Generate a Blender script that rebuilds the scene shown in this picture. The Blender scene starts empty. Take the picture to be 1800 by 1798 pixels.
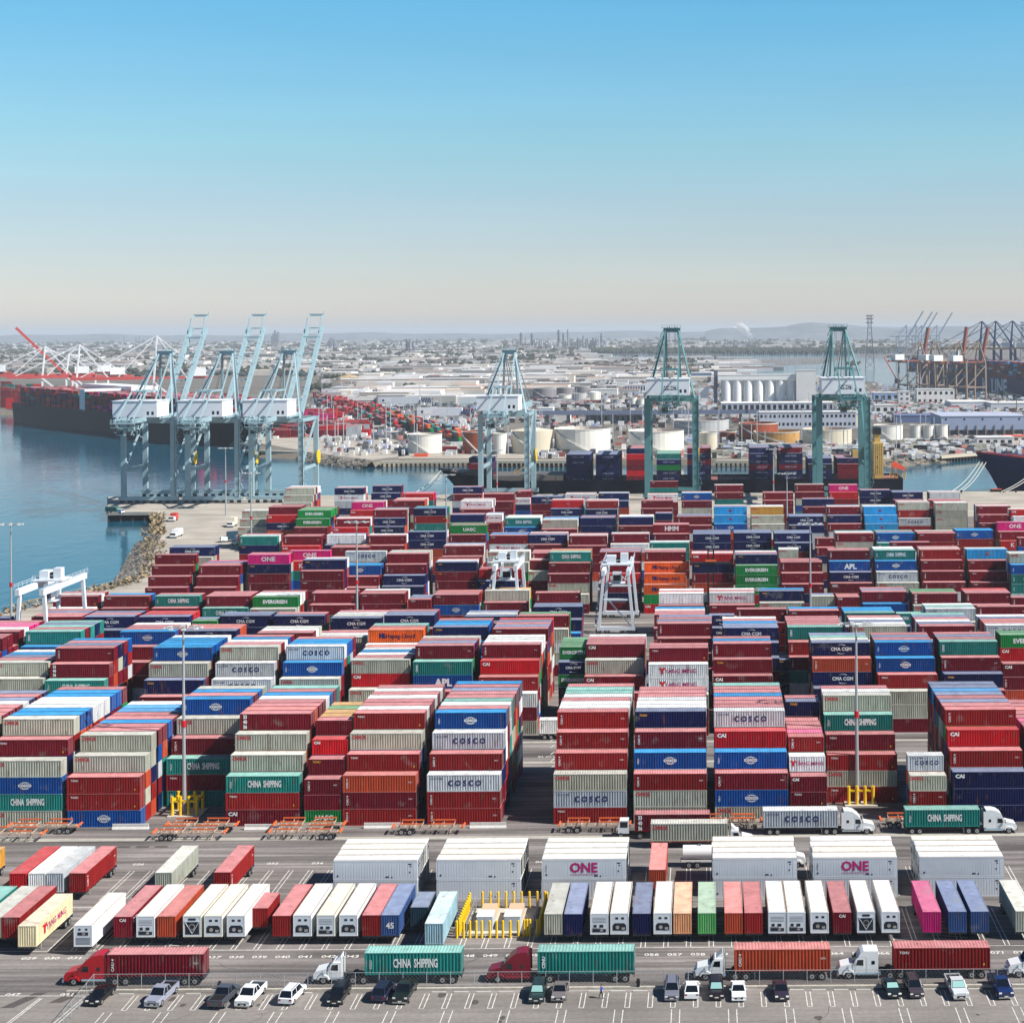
import bpy, math, random
from mathutils import Vector, Matrix, Euler
random.seed(7)
R = math.radians
SC = bpy.context.scene
COL = SC.collection
F, H, XC, YH, ROLL = 2800.0, 82.5, 1240.0, 580.0, 0.006   # lens in photo pixels, camera height, principal point

# ---------------------------------------------------------------- camera, sky, sun, exposure
cd = bpy.data.cameras.new("camera"); cam = bpy.data.objects.new("camera", cd); COL.objects.link(cam)
cd.sensor_width = 36.0; cd.lens = 36.0 * F / 1800.0
cd.shift_x = -(XC - 900.0) / 1800.0; cd.shift_y = -(899.0 - YH) / 1800.0
cd.clip_start = 1.0; cd.clip_end = 90000.0
cam.location = (0, 0, H)
cam.rotation_euler = (Matrix.Rotation(R(90), 3, 'X') @ Matrix.Rotation(-ROLL, 3, 'Z')).to_euler()
SC.camera = cam
SUN = Vector((1.0, -0.29, 1.02)).normalized()
EL = math.asin(SUN.z)
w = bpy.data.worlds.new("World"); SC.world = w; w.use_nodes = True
nt = w.node_tree; nt.nodes.clear()
out = nt.nodes.new('ShaderNodeOutputWorld'); bg = nt.nodes.new('ShaderNodeBackground')
sky = nt.nodes.new('ShaderNodeTexSky'); sky.sky_type = 'NISHITA'; sky.sun_disc = False
sky.sun_elevation = EL; sky.sun_rotation = math.atan2(SUN.x, SUN.y)
sky.air_density = 1.0; sky.dust_density = 0.6; sky.ozone_density = 2.5; sky.altitude = 80
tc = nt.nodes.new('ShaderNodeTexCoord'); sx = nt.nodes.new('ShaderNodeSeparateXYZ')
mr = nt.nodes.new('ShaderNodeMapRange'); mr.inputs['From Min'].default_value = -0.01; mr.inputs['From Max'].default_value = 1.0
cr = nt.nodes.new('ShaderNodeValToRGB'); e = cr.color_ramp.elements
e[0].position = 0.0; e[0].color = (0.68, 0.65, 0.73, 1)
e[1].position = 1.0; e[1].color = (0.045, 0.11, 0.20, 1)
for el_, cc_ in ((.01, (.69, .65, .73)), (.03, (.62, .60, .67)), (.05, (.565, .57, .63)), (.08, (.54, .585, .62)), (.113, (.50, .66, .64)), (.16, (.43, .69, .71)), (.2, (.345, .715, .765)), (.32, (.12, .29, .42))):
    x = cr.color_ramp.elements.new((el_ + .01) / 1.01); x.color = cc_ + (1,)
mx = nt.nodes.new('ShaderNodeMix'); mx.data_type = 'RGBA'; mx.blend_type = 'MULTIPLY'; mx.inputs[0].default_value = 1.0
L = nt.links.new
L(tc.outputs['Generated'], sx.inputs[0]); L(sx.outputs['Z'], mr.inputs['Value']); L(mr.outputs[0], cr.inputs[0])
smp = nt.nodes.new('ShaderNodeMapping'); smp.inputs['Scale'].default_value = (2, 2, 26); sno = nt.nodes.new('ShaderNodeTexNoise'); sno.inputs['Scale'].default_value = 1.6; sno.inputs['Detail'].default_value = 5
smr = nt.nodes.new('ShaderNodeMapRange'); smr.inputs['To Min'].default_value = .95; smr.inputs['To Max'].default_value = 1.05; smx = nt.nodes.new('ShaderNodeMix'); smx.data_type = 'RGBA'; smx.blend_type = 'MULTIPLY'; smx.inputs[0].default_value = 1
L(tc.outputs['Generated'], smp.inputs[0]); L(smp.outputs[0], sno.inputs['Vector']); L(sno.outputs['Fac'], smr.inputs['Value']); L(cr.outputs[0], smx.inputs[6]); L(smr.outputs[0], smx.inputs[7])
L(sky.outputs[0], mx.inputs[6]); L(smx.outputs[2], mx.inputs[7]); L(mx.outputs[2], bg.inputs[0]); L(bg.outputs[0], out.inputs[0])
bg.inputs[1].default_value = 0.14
sd = bpy.data.lights.new("sun", 'SUN'); so = bpy.data.objects.new("sun", sd); COL.objects.link(so)
sd.energy = 5.0; sd.angle = R(0.5); sd.color = (1.0, 0.955, 0.89)
so.rotation_euler = SUN.to_track_quat('Z', 'Y').to_euler(); so.location = (200, -100, 300)
SC.view_settings.view_transform = 'Standard'; SC.view_settings.look = 'None'
SC.view_settings.exposure = 0.56; SC.view_settings.gamma = 1.0
SC.cycles.max_bounces = 5; SC.cycles.volume_bounces = 0; SC.cycles.diffuse_bounces = 2; SC.cycles.glossy_bounces = 2
SC.cycles.transparent_max_bounces = 24

# ---------------------------------------------------------------- helpers
def yh(px): return YH - ROLL * (px - XC)
def at(px, py, z=0.0):
    d = F * (H - z) / (py - yh(px)); return Vector(((px - XC) * d / F - ROLL * (H - z), d, z))
def dist(px, py, z=0.0): return F * (H - z) / (py - yh(px))
def xat(px, d, z=0.0): return (px - XC) * d / F - ROLL * (H - z)
def zat(px, py, d): return H - (py - yh(px)) * d / F
def lin(r, g, b):
    return tuple((c / 255 / 12.92) if c <= 10 else ((c / 255 + 0.055) / 1.055) ** 2.4 for c in (r, g, b)) + (1,)

MATS = {}
def mat(name, rgb=(128, 128, 128), rough=0.6, metal=0.0, noise=0.0, scale=1.0, src='rgb', stretch=(1, 1, 1), spec=0.4, streak=0.0, rust=0.0):
    if name in MATS: return MATS[name]
    m = bpy.data.materials.new(name); m.use_nodes = True; MATS[name] = m
    n = m.node_tree.nodes; l = m.node_tree.links; b = n['Principled BSDF']
    b.inputs['Roughness'].default_value = rough; b.inputs['Metallic'].default_value = metal
    b.inputs['Specular IOR Level'].default_value = spec
    col = None
    if src == 'object':
        oi = n.new('ShaderNodeObjectInfo'); col = oi.outputs['Color']
    elif src == 'attr':
        va = n.new('ShaderNodeVertexColor'); va.layer_name = 'Col'; col = va.outputs['Color']
    else:
        rg = n.new('ShaderNodeRGB'); rg.outputs[0].default_value = lin(*rgb); col = rg.outputs[0]
    if noise:
        t = n.new('ShaderNodeTexCoord'); mp = n.new('ShaderNodeMapping'); mp.inputs['Scale'].default_value = stretch
        if src == 'object':
            add = n.new('ShaderNodeVectorMath'); add.operation = 'ADD'
            l.new(t.outputs['Object'], add.inputs[0]); l.new(n.new('ShaderNodeObjectInfo').outputs['Location'], add.inputs[1])
            l.new(add.outputs[0], mp.inputs['Vector'])
        else:
            g = n.new('ShaderNodeNewGeometry'); l.new(g.outputs['Position'], mp.inputs['Vector'])
        no = n.new('ShaderNodeTexNoise'); no.inputs['Scale'].default_value = scale; no.inputs['Detail'].default_value = 5
        no.inputs['Roughness'].default_value = 0.65
        l.new(mp.outputs[0], no.inputs['Vector'])
        r = n.new('ShaderNodeMapRange'); r.inputs['From Min'].default_value = 0.3; r.inputs['From Max'].default_value = 0.7
        r.inputs['To Min'].default_value = 1 - noise; r.inputs['To Max'].default_value = 1 + noise * 0.6
        l.new(no.outputs['Fac'], r.inputs['Value'])
        mm = n.new('ShaderNodeMix'); mm.data_type = 'RGBA'; mm.blend_type = 'MULTIPLY'; mm.inputs[0].default_value = 1
        l.new(col, mm.inputs[6]); l.new(r.outputs[0], mm.inputs[7]); col = mm.outputs[2]
        src_v = mp.inputs['Vector'].links[0].from_socket
        def layer(st, sc_, lo, hi, a, b2, rgb2=None):
            nonlocal col
            m2 = n.new('ShaderNodeMapping'); m2.inputs['Scale'].default_value = st; l.new(src_v, m2.inputs['Vector'])
            n2 = n.new('ShaderNodeTexNoise'); n2.inputs['Scale'].default_value = sc_; n2.inputs['Detail'].default_value = 4; l.new(m2.outputs[0], n2.inputs['Vector'])
            r2 = n.new('ShaderNodeMapRange'); r2.inputs['From Min'].default_value = lo; r2.inputs['From Max'].default_value = hi; r2.inputs['To Min'].default_value = a; r2.inputs['To Max'].default_value = b2
            l.new(n2.outputs['Fac'], r2.inputs['Value']); x2 = n.new('ShaderNodeMix'); x2.data_type = 'RGBA'
            if rgb2: x2.blend_type = 'MIX'; l.new(r2.outputs[0], x2.inputs[0]); l.new(col, x2.inputs[6]); x2.inputs[7].default_value = lin(*rgb2)
            else: x2.blend_type = 'MULTIPLY'; x2.inputs[0].default_value = 1; l.new(col, x2.inputs[6]); l.new(r2.outputs[0], x2.inputs[7])
            col = x2.outputs[2]
        if streak: layer((1, 1, .10), 2.6, .3, .7, 1 - streak, 1 + streak * .7)
        if rust: layer((1, 1, .35), 1.1, .60, .72, 0, rust, (112, 74, 56)); layer((.4, .4, .4), .9, .62, .8, 0, rust, (150, 146, 140))
    l.new(col, b.inputs['Base Color'])
    return m

class MB:
    def __init__(s): s.v = []; s.f = []; s.m = []; s.c = []; s.cm = 0; s.cc = (1, 1, 1, 1)
    def add(s, vs, fs):
        o = len(s.v); s.v += [tuple(p) for p in vs]
        for f in fs: s.f.append(tuple(i + o for i in f)); s.m.append(s.cm); s.c.append(s.cc)
        return s
    def box(s, x0, x1, y0, y1, z0, z1, bottom=True):
        vs = [(x0, y0, z0), (x1, y0, z0), (x1, y1, z0), (x0, y1, z0), (x0, y0, z1), (x1, y0, z1), (x1, y1, z1), (x0, y1, z1)]
        fs = [(4, 5, 6, 7), (0, 1, 5, 4), (1, 2, 6, 5), (2, 3, 7, 6), (3, 0, 4, 7)]
        if bottom: fs.append((3, 2, 1, 0))
        return s.add(vs, fs)
    def bar(s, p, q, w=0.5, h=None, up=(0, 0, 1)):
        h = h or w; p = Vector(p); q = Vector(q); d = (q - p)
        if d.length < 1e-6: return s
        d.normalize(); u = Vector(up)
        if abs(d.dot(u)) > 0.98: u = Vector((0, 1, 0))
        a = d.cross(u).normalized(); b = a.cross(d).normalized(); a = a * (w / 2); b = b * (h / 2)
        vs = [p - a - b, p + a - b, p + a + b, p - a + b, q - a - b, q + a - b, q + a + b, q - a + b]
        return s.add(vs, [(0, 1, 2, 3), (7, 6, 5, 4), (0, 4, 5, 1), (1, 5, 6, 2), (2, 6, 7, 3), (3, 7, 4, 0)])
    def cyl(s, p, q, r, r2=None, n=12, caps=True):
        r2 = r if r2 is None else r2; p = Vector(p); q = Vector(q); d = (q - p).normalized()
        u = Vector((0, 0, 1)) if abs(d.z) < 0.9 else Vector((0, 1, 0))
        a = d.cross(u).normalized(); b = d.cross(a).normalized(); vs = []
        for c, rr in ((p, r), (q, r2)):
            for i in range(n):
                t = 2 * math.pi * i / n; vs.append(c + a * (math.cos(t) * rr) + b * (math.sin(t) * rr))
        fs = [(i, (i + 1) % n, n + (i + 1) % n, n + i) for i in range(n)]
        if caps: fs += [tuple(range(n))[::-1], tuple(range(n, 2 * n))]
        return s.add(vs, fs)
    def prism(s, poly, y0, y1):      # poly in (x, z), extruded along y
        n = len(poly); vs = [(x, y0, z) for x, z in poly] + [(x, y1, z) for x, z in poly]
        fs = [(i, (i + 1) % n, n + (i + 1) % n, n + i) for i in range(n)] + [tuple(range(n))[::-1], tuple(range(n, 2 * n))]
        return s.add(vs, fs)
    def sheet(s, pts, z):
        return s.add([(p[0], p[1], z) for p in pts], [tuple(range(len(pts)))])
    def mesh(s, name, mats, colors=False, smooth=False):
        me = bpy.data.meshes.new(name); me.from_pydata(s.v, [], s.f)
        for m in (mats if isinstance(mats, (list, tuple)) else [mats]): me.materials.append(m)
        if max(s.m, default=0) > 0: me.polygons.foreach_set('material_index', s.m)
        if colors:
            at_ = me.color_attributes.new('Col', 'FLOAT_COLOR', 'CORNER'); buf = []
            for p, c in zip(me.polygons, s.c): buf += list(c) * p.loop_total
            at_.data.foreach_set('color', buf)
        if smooth: me.polygons.foreach_set('use_smooth', [True] * len(me.polygons))
        me.update(); return me
    def build(s, name, mats, parent=None, colors=False, smooth=False, loc=None, rz=0):
        return link(name, s.mesh(name, mats, colors, smooth), parent, loc, rz)

def link(name, me, parent=None, loc=None, rz=0):
    o = bpy.data.objects.new(name, me); COL.objects.link(o)
    if parent: o.parent = parent
    if loc is not None: o.location = loc
    if rz: o.rotation_euler = (0, 0, rz)
    return o
def tag(o, label=None, cat=None, group=None, kind=None):
    if label: o['label'] = label
    if cat: o['category'] = cat
    if group: o['group'] = group
    if kind: o['kind'] = kind
    return o
def thing(name, label, cat, loc=(0, 0, 0), rz=0, group=None):
    o = bpy.data.objects.new(name, None); COL.objects.link(o); o.location = loc; o.rotation_euler = (0, 0, rz)
    o.empty_display_size = 0.5
    return tag(o, label, cat, group)
def copy_tree(o, loc=None, rz=None, label=None, parent=None):
    c = o.copy(); COL.objects.link(c)
    if parent: c.parent = parent
    if loc is not None: c.location = loc
    if rz is not None: c.rotation_euler = (0, 0, rz)
    if label: c['label'] = label
    for ch in list(o.children): copy_tree(ch, parent=c)
    return c
_TX = {}
def text2d(s, bold=0.02):
    k = (s, bold)
    if k in _TX: return _TX[k]
    cu = bpy.data.curves.new('t', 'FONT'); cu.body = s; cu.align_x = 'CENTER'; cu.align_y = 'CENTER'; cu.offset = bold
    cu.resolution_u = 2; cu.size = 1.0
    ob = bpy.data.objects.new('t', cu); COL.objects.link(ob); bpy.context.view_layer.update()
    me = bpy.data.meshes.new_from_object(ob.evaluated_get(bpy.context.evaluated_depsgraph_get()))
    r = ([(v.co.x, v.co.y) for v in me.vertices], [tuple(p.vertices) for p in me.polygons])
    bpy.data.objects.remove(ob); bpy.data.curves.remove(cu); bpy.data.meshes.remove(me)
    _TX[k] = r; return r
def put_text(mb, s, org, size, ax=(1, 0, 0), ay=(0, 0, 1), bold=0.02, sxs=1.0):
    v, f = text2d(s, bold); o = Vector(org); ax = Vector(ax); ay = Vector(ay)
    mb.add([o + ax * (x * size * sxs) + ay * (y * size) for x, y in v], f)
WHITE_PAINT = mat('white_marking_paint', (215, 213, 205), 0.8, noise=0.35, scale=1.5)
# ---------------------------------------------------------------- containers
COLS = dict(m=(114, 8, 30), r=(144, 26, 26), R=(196, 20, 30), o=(184, 72, 42), g=(176, 176, 160), c=(190, 194, 198),
            b=(4, 74, 150), n=(10, 20, 74), t=(26, 122, 114), G=(16, 128, 58), w=(226, 227, 226), p=(208, 22, 118),
            l=(36, 150, 206), y=(206, 150, 60), O=(232, 96, 24), k=(28, 34, 42),
            Y=(232, 214, 172), s=(52, 82, 134), a=(150, 184, 196), e=(84, 160, 92), h=(222, 158, 112), d=(30, 58, 70))
WORD = dict(m='maroon', r='brick red', R='bright red', o='rust orange', g='beige grey', c='pale grey', b='bright blue', n='navy blue',
            t='teal green', G='green', w='white', p='magenta', l='light blue', y='ochre yellow', O='orange', k='dark', Y='cream', s='steel blue', a='pale blue', e='light green', h='peach', d='dark teal')
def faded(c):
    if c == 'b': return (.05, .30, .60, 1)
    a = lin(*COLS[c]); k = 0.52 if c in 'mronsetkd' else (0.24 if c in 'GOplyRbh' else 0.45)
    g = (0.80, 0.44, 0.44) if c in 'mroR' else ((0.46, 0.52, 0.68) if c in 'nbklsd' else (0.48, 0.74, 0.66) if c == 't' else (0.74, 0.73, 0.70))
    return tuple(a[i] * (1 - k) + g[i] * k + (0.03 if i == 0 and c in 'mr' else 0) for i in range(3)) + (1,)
PAINT = mat('container_paint', rough=0.65, spec=.18, noise=0.22, streak=.16, rust=.5, scale=0.9, src='object', stretch=(1, 1, 0.35))
ROOFP = mat('container_roof_paint', rough=0.7, spec=.2, rust=.5, noise=0.22, scale=0.55, src='object')
STUFFP = mat('stacked_container_paint', rough=0.65, spec=.18, streak=.15, rust=.45, noise=0.2, scale=0.5, src='attr', stretch=(1, 1, 0.5))
LETW = mat('lettering_white', (225, 225, 222), 0.6); LETN = mat('lettering_navy', (16, 30, 90), 0.6)
LETR = mat('lettering_red', (190, 24, 40), 0.6); LETP = mat('lettering_magenta', (176, 16, 100), 0.6); LETK = mat('lettering_dark', (40, 20, 60), 0.6)
LETY = mat('lettering_ochre', (225, 165, 40), 0.6)
LMAT = dict(W=LETW, N=LETN, R=LETR, P=LETP, K=LETK, Y=LETY)
LCOL = dict(W=(225, 225, 222), N=(16, 30, 90), R=(190, 24, 40), P=(176, 16, 100), K=(40, 20, 60), Y=(225, 165, 40))
HT = {12.19: 2.8, 6.06: 2.6, 13.7: 2.8}
P_ROW = 2.8; WID = 2.44
def corr(mb, a, b, z0, z1, out, pitch, dep, axis):
    """corrugated wall from a to b along axis at coordinate out, recessed by dep towards the inside"""
    n = max(2, round(abs(b - a) / pitch)); st = (b - a) / n; pts = [(a, 0)]
    for i in range(n):
        x = a + i * st
        pts += [(x + st * 0.34, 0), (x + st * 0.50, dep), (x + st * 0.84, dep), (x + st, 0)]
    s = 1 if out < 0 else -1; vs = []
    for x, dd in pts:
        o = out + s * dd
        for z in (z0, z1): vs.append((x, o, z) if axis == 'x' else (o, x, z))
    fs = [(2 * i, 2 * i + 2, 2 * i + 3, 2 * i + 1) for i in range(len(pts) - 1)]
    mb.add(vs, fs)
_CM = {}
def container_meshes(Ln):
    if Ln in _CM: return _CM[Ln]
    h = HT[Ln] - 0.03; a = Ln / 2; y = WID / 2; mb = MB()
    for sy in (-1, 1): corr(mb, -a + 0.12, a - 0.12, 0.15, h - 0.10, sy * (y - 0.012), 0.42, 0.11, 'x')
    corr(mb, -y + 0.12, y - 0.12, 0.15, h - 0.10, -(a - 0.012), 0.30, 0.06, 'y')
    for sx_ in (-1, 1):
        for sy in (-1, 1):
            mb.box(*sorted((sx_ * a, sx_ * (a - 0.14))), *sorted((sy * y, sy * (y - 0.14))), 0, h)
    for sy in (-1, 1):
        mb.box(-a + 0.14, a - 0.14, *sorted((sy * y, sy * (y - 0.1))), 0.0, 0.16)
        mb.box(-a + 0.14, a - 0.14, *sorted((sy * y, sy * (y - 0.1))), h - 0.11, h - 0.003)
    for sx_ in (-1, 1):
        mb.box(*sorted((sx_ * a, sx_ * (a - 0.1))), -y + 0.14, y - 0.14, 0.0, 0.16)
        mb.box(*sorted((sx_ * a, sx_ * (a - 0.1))), -y + 0.14, y - 0.14, h - 0.13, h - 0.003)
    body = mb.mesh('shipping_container', PAINT)
    rf = MB(); n = round(Ln / 0.42); st = (Ln - 0.1) / n
    pts = []
    for i in range(n):
        x = -a + 0.05 + i * st; pts += [(x, 0), (x + st * 0.35, 0), (x + st * 0.5, 0.03), (x + st * 0.85, 0.03)]
    pts.append((a - 0.05, 0)); vs = []
    for x, dz in pts: vs += [(x, -y + 0.05, h + 0.001 - 0.03 + dz), (x, y - 0.05, h + 0.001 - 0.03 + dz)]
    rf.add(vs, [(2 * i, 2 * i + 2, 2 * i + 3, 2 * i + 1) for i in range(len(pts) - 1)])
    for sy in (-1, 1): rf.box(-a, a, *sorted((sy * (y + 0.002), sy * (y - 0.07))), h - 0.035, h + 0.008)
    for sx_ in (-1, 1): rf.box(*sorted((sx_ * (a + 0.002), sx_ * (a - 0.07))), -y + 0.07, y - 0.07, h - 0.035, h + 0.006)
    roof = rf.mesh('container_roof', ROOFP)
    dr = MB()
    for k in (-1, 1):
        dr.box(a + 0.0, a + 0.03, *sorted((k * 0.03, k * 1.07)), 0.18, h - 0.15)
    door = dr.mesh('container_door', PAINT)
    db = MB()
    for k in (-0.8, -0.35, 0.35, 0.8): db.cyl((a + 0.06, k, 0.15), (a + 0.06, k, h - 0.12), 0.025, n=6)
    rod = db.mesh('container_locking_rod', mat('galvanised', (170, 172, 172), 0.4, 0.6))
    _CM[Ln] = (body, roof, door, rod); return _CM[Ln]

# marks: list of (text, x, z, size, ink, width factor, bold, vertical)
def mark_spec(k, Ln):
    a = Ln / 2; s = 1.0 if Ln > 8 else 0.72
    cm = WID and {
        'C': [("C O S C O", 0.2, 1.35, .95 * s, 'N', .92, .04, 0), ("CCLU 7088", -a + 1.6, 2.15, .3, 'N', 1, 0.01, 0)],
        'O': [("OOCL", -a + 1.55 * s, 2.12, .56, 'R', 1.1, .04, 0)],
        'S': [("CHINA  SHIPPING", 0.35, 1.4, 1.1 * s, 'W', .47, .03, 0), ("CCLU", -a + .8, 1.3, .32, 'W', 1, .02, 1)],
        'B': [("COSCO", 0, 1.38, .46, 'W', 1.0, .05, 0), ("CSLU", -a + .7, 1.3, .3, 'W', 1, .02, 1)],
        'N': [("ONE", -0.05, 1.55, 1.38 * s, 'P', 1.0, .035, 0), ("OCEAN NETWORK EXPRESS", 0, .62, .2 * s, 'P', 1.15, .01, 0), ("ONEU", -a + .6, 1.5, .3, 'K', 1, .0, 1)],
        'n': [("ONE", 0, 1.4, 1.3 * s, 'W', 1.1, .03, 0)],
        'E': [("EVERGREEN", 0, 1.4, .95 * s, 'W', .95, .045, 0)],
        'H': [("Hapag-Lloyd", 1.0 * s, 1.35, 1.0 * s, 'K', .95, .02, 0), ("HL", -2.9 * s, 1.4, 1.0 * s, 'N', .9, .08, 0)],
        'M': [("CMA CGM", 0.1, 1.35, .72 * s, 'W', .95, .03, 0)],
        'Y': [("YANG MING", .5 * s, 1.35, .9 * s, 'P', .95, .01, 0), ("Y", -3.3 * s, 1.35, 1.1 * s, 'R', 1, .1, 0)],
        'U': [("UASC", .3, 1.35, 1.05 * s, 'W', 1.15, .035, 0)],
        'K': [("K LINE", .2, 1.4, 1.4 * s, 'W', 1.0, .03, 0)],
        'A': [("APL", 0.2, 1.15, 1.5 * s, 'W', 1.0, .05, 0)],
        'h': [("HMM", 0.2, 1.35, 1.5 * s, 'W', 1.0, .05, 0)],
        'D': [("CAI", -a + 1.2 * s, 2.02, .62 * s, 'W', 1.1, .05, 0)],
        'x': [("CAIU 4", -a + .75, 1.4, .38, 'W', 1, .02, 1), ("22G1", a - .9, 1.6, .22, 'W', 1, .01, 0)],
        'z': [("TGHU", -a + 1.3, 2.15, .32, 'W', 1, .02, 0), ("s", a - .8, .7, .4, 'Y', 1, .05, 0)],
        'j': [("TCNU", -a + 1.4, 2.1, .34, 'Y', 1, .03, 0)],
        'q': [("33\n40\n36", -a + .9, 1.35, .62, 'W', .8, .05, 0)],
        'L': [("M", 0, 1.4, 1.0, 'R', 1, .02, 0)],
        'W': [("CSNU", -a + .8, 1.4, .42, 'W', 1, .04, 1)],
    }.get(k)
    return cm
def mark_geo(k, Ln):
    """dict ink -> (verts, faces) on the face y = -WID/2 - 0.02"""
    res = {}
    sp = mark_spec(k, Ln)
    if not sp: return res
    y = -WID / 2 - 0.015
    for (t, x, z, sz, ink, wf, bold, vert) in sp:
        mb = res.setdefault(ink, MB())
        if vert: put_text(mb, t, (x, y, z), sz * 1.35, ax=(0, 0, 1), ay=(-1, 0, 0), bold=bold)
        else: put_text(mb, t, (x, y, z), sz * 1.38, bold=bold, sxs=wf)
    if k == 'B':
        mb = res['W']
        for (rx, rz_) in ((.95, .64), (.5, .64)):
            n = 26
            for i in range(n):
                if i % 13 in (0, 12) and rx > 1: continue
                a0, a1 = 2 * math.pi * i / n, 2 * math.pi * (i + .75) / n; w_ = 0.09
                vs = []
                for an in (a0, a1):
                    c, s = math.cos(an), math.sin(an); vs += [(c * rx, y, 1.38 + s * rz_), (c * (rx - w_), y, 1.38 + s * (rz_ - w_))]
                mb.add(vs, [(0, 2, 3, 1)])
        for zz in (1.84, .9): mb.add([(-.6, y, zz), (.6, y, zz), (.6, y, zz + .08), (-.6, y, zz + .08)], [(0, 1, 2, 3)])
    if k in 'M':
        mb = res['W']
        for sgn, cx in ((1, .2), (-1, .1)):
            for i in range(5):
                a0, a1 = R(60 + i * 12), R(60 + (i + 1) * 12)
                vs = [(cx + math.cos(q) * 1.6 * r_ * (1 if sgn > 0 else -1), y, 1.35 + sgn * (math.sin(q) * 1.1 * r_ - .1)) for q in (a0, a1) for r_ in (1.0, .88 + .02 * i)]
                mb.add(vs, [(0, 2, 3, 1)])
    return res
_MM = {}
def mark_meshes(k, Ln):
    if (k, Ln) not in _MM:
        _MM[(k, Ln)] = [(ink, mb.mesh('container_lettering', LMAT[ink])) for ink, mb in mark_geo(k, Ln).items()]
    return _MM[(k, Ln)]
def default_mark(c, rnd):
    r = rnd.random()
    return {'g': 'O' if r < .75 else '', 'c': 'C', 'b': 'B' if r < .85 else 'A', 't': 'S' if r < .6 else 'W', 'n': 'M' if r < .65 else 'j', 'G': 'E',
            'w': 'Y' if r < .5 else '', 'p': 'n', 'O': 'H', 'l': 'L', 'R': 'D' if r < .6 else 'x',
            'm': 'x' if r < .45 else ('z' if r < .8 else ''), 'r': 'x' if r < .6 else 'z', 'o': 'x' if r < .5 else '', 'y': 'O'}.get(c, '')
MDESC = dict(C='dark spaced lettering', O='red corner lettering', S='tall white lettering', B='white globe emblem',
             N='magenta lettering', n='white lettering', E='white lettering', H='dark lettering', M='white lettering',
             Y='thin red lettering', U='wide white lettering', K='white lettering', A='bold white letters', h='bold white letters', D='small white tag', x='upright white code',
             z='small white codes', j='ochre code', q='three white figures', L='red emblem', W='upright white plate')
N_INDIV = 0
def make_container(c, loc, label, Ln=12.19, rz=0, mark='', group='containers stacked in the yard', door=False, roofc=None):
    """one real container; front long side faces local -y; loc = centre of its base"""
    global N_INDIV; N_INDIV += 1
    body, roof, dm, rod = container_meshes(Ln)
    o = link('shipping_container', body, None, loc, rz); tag(o, label, 'shipping container', group)
    v = random.uniform(.82, 1.14); hue = random.uniform(-.03, .03); k = lin(*COLS[c]); o.color = (k[0] * (v + hue), k[1] * v, k[2] * (v - hue), 1)
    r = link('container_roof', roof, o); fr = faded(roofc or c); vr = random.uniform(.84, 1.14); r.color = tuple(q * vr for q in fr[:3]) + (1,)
    if door:
        d = link('container_door', dm, o); d.color = o.color; link('container_locking_rod', rod, d)
    if mark:
        for ink, me in mark_meshes(mark, Ln): link('container_lettering', me, o)
    return o

# ---- collect the yard: records first, then the nearest ones as things, the rest as one mass
REC = []      # dict(x centre, y front, z, L, c, mark, seen, label)
RND = random.Random(11)
FILL = 'mmmmrrooggwnnbtcG'
def ordn(i): return ['front', 'second', 'third', 'fourth', 'fifth', 'sixth', 'seventh', 'eighth', 'ninth', 'tenth', 'eleventh', 'twelfth', 'thirteenth'][i]
TIER = ['', 'bottom', 'second', 'third', 'fourth', 'fifth', 'sixth', 'seventh']
def stack(X, dtop, tokens, roofs, Ln, name, near, jit=0.0):
    toks = tokens.split(); T = len(toks); h = HT[Ln]; row = 0; rows = []
    for i, t in enumerate(toks):
        if t[0] == '|': t = t[1:]
        elif i > 0: row -= 1
        rows.append((row, t))
    def rec(xx, y, tier, c, mk, seen, label=None):
        REC.append(dict(x=xx + RND.uniform(-.06, .06), y=y, z=(tier - 1) * h, L=Ln, c=c, mark=mk, seen=seen, label=label, near=near))
    lowest = rows[-1][0]
    for i, (r_, t) in enumerate(rows):
        tier = T - i; c = t[0]; mk = t[1] if len(t) > 1 else default_mark(c, RND)
        if mk == '0': mk = ''
        lab = None
        if name:
            lab = f"{WORD[c]} container, " + (f"{MDESC[mk]}" if mk in MDESC else "plain side") + f", {('top' if i == 0 else TIER[tier])} tier, {name}"
        rec(X, dtop + r_ * P_ROW, tier, c, mk, 1, lab)
        top_r = rows[i - 1][0] if i > 0 else None
        if i > 0:      # rows of this tier hidden behind, holding up the tier above
            for rr in range(r_ + 1, len(roofs) + 1): rec(X, dtop + rr * P_ROW, tier, RND.choice(FILL), '', 0)
    for k, c in enumerate(roofs):
        lab = f"{WORD[c]} roofed container, {ordn(k + 1)} row back, {name}" if name else None
        rec(X, dtop + (k + 1) * P_ROW, T, c, '', 1, lab)

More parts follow.
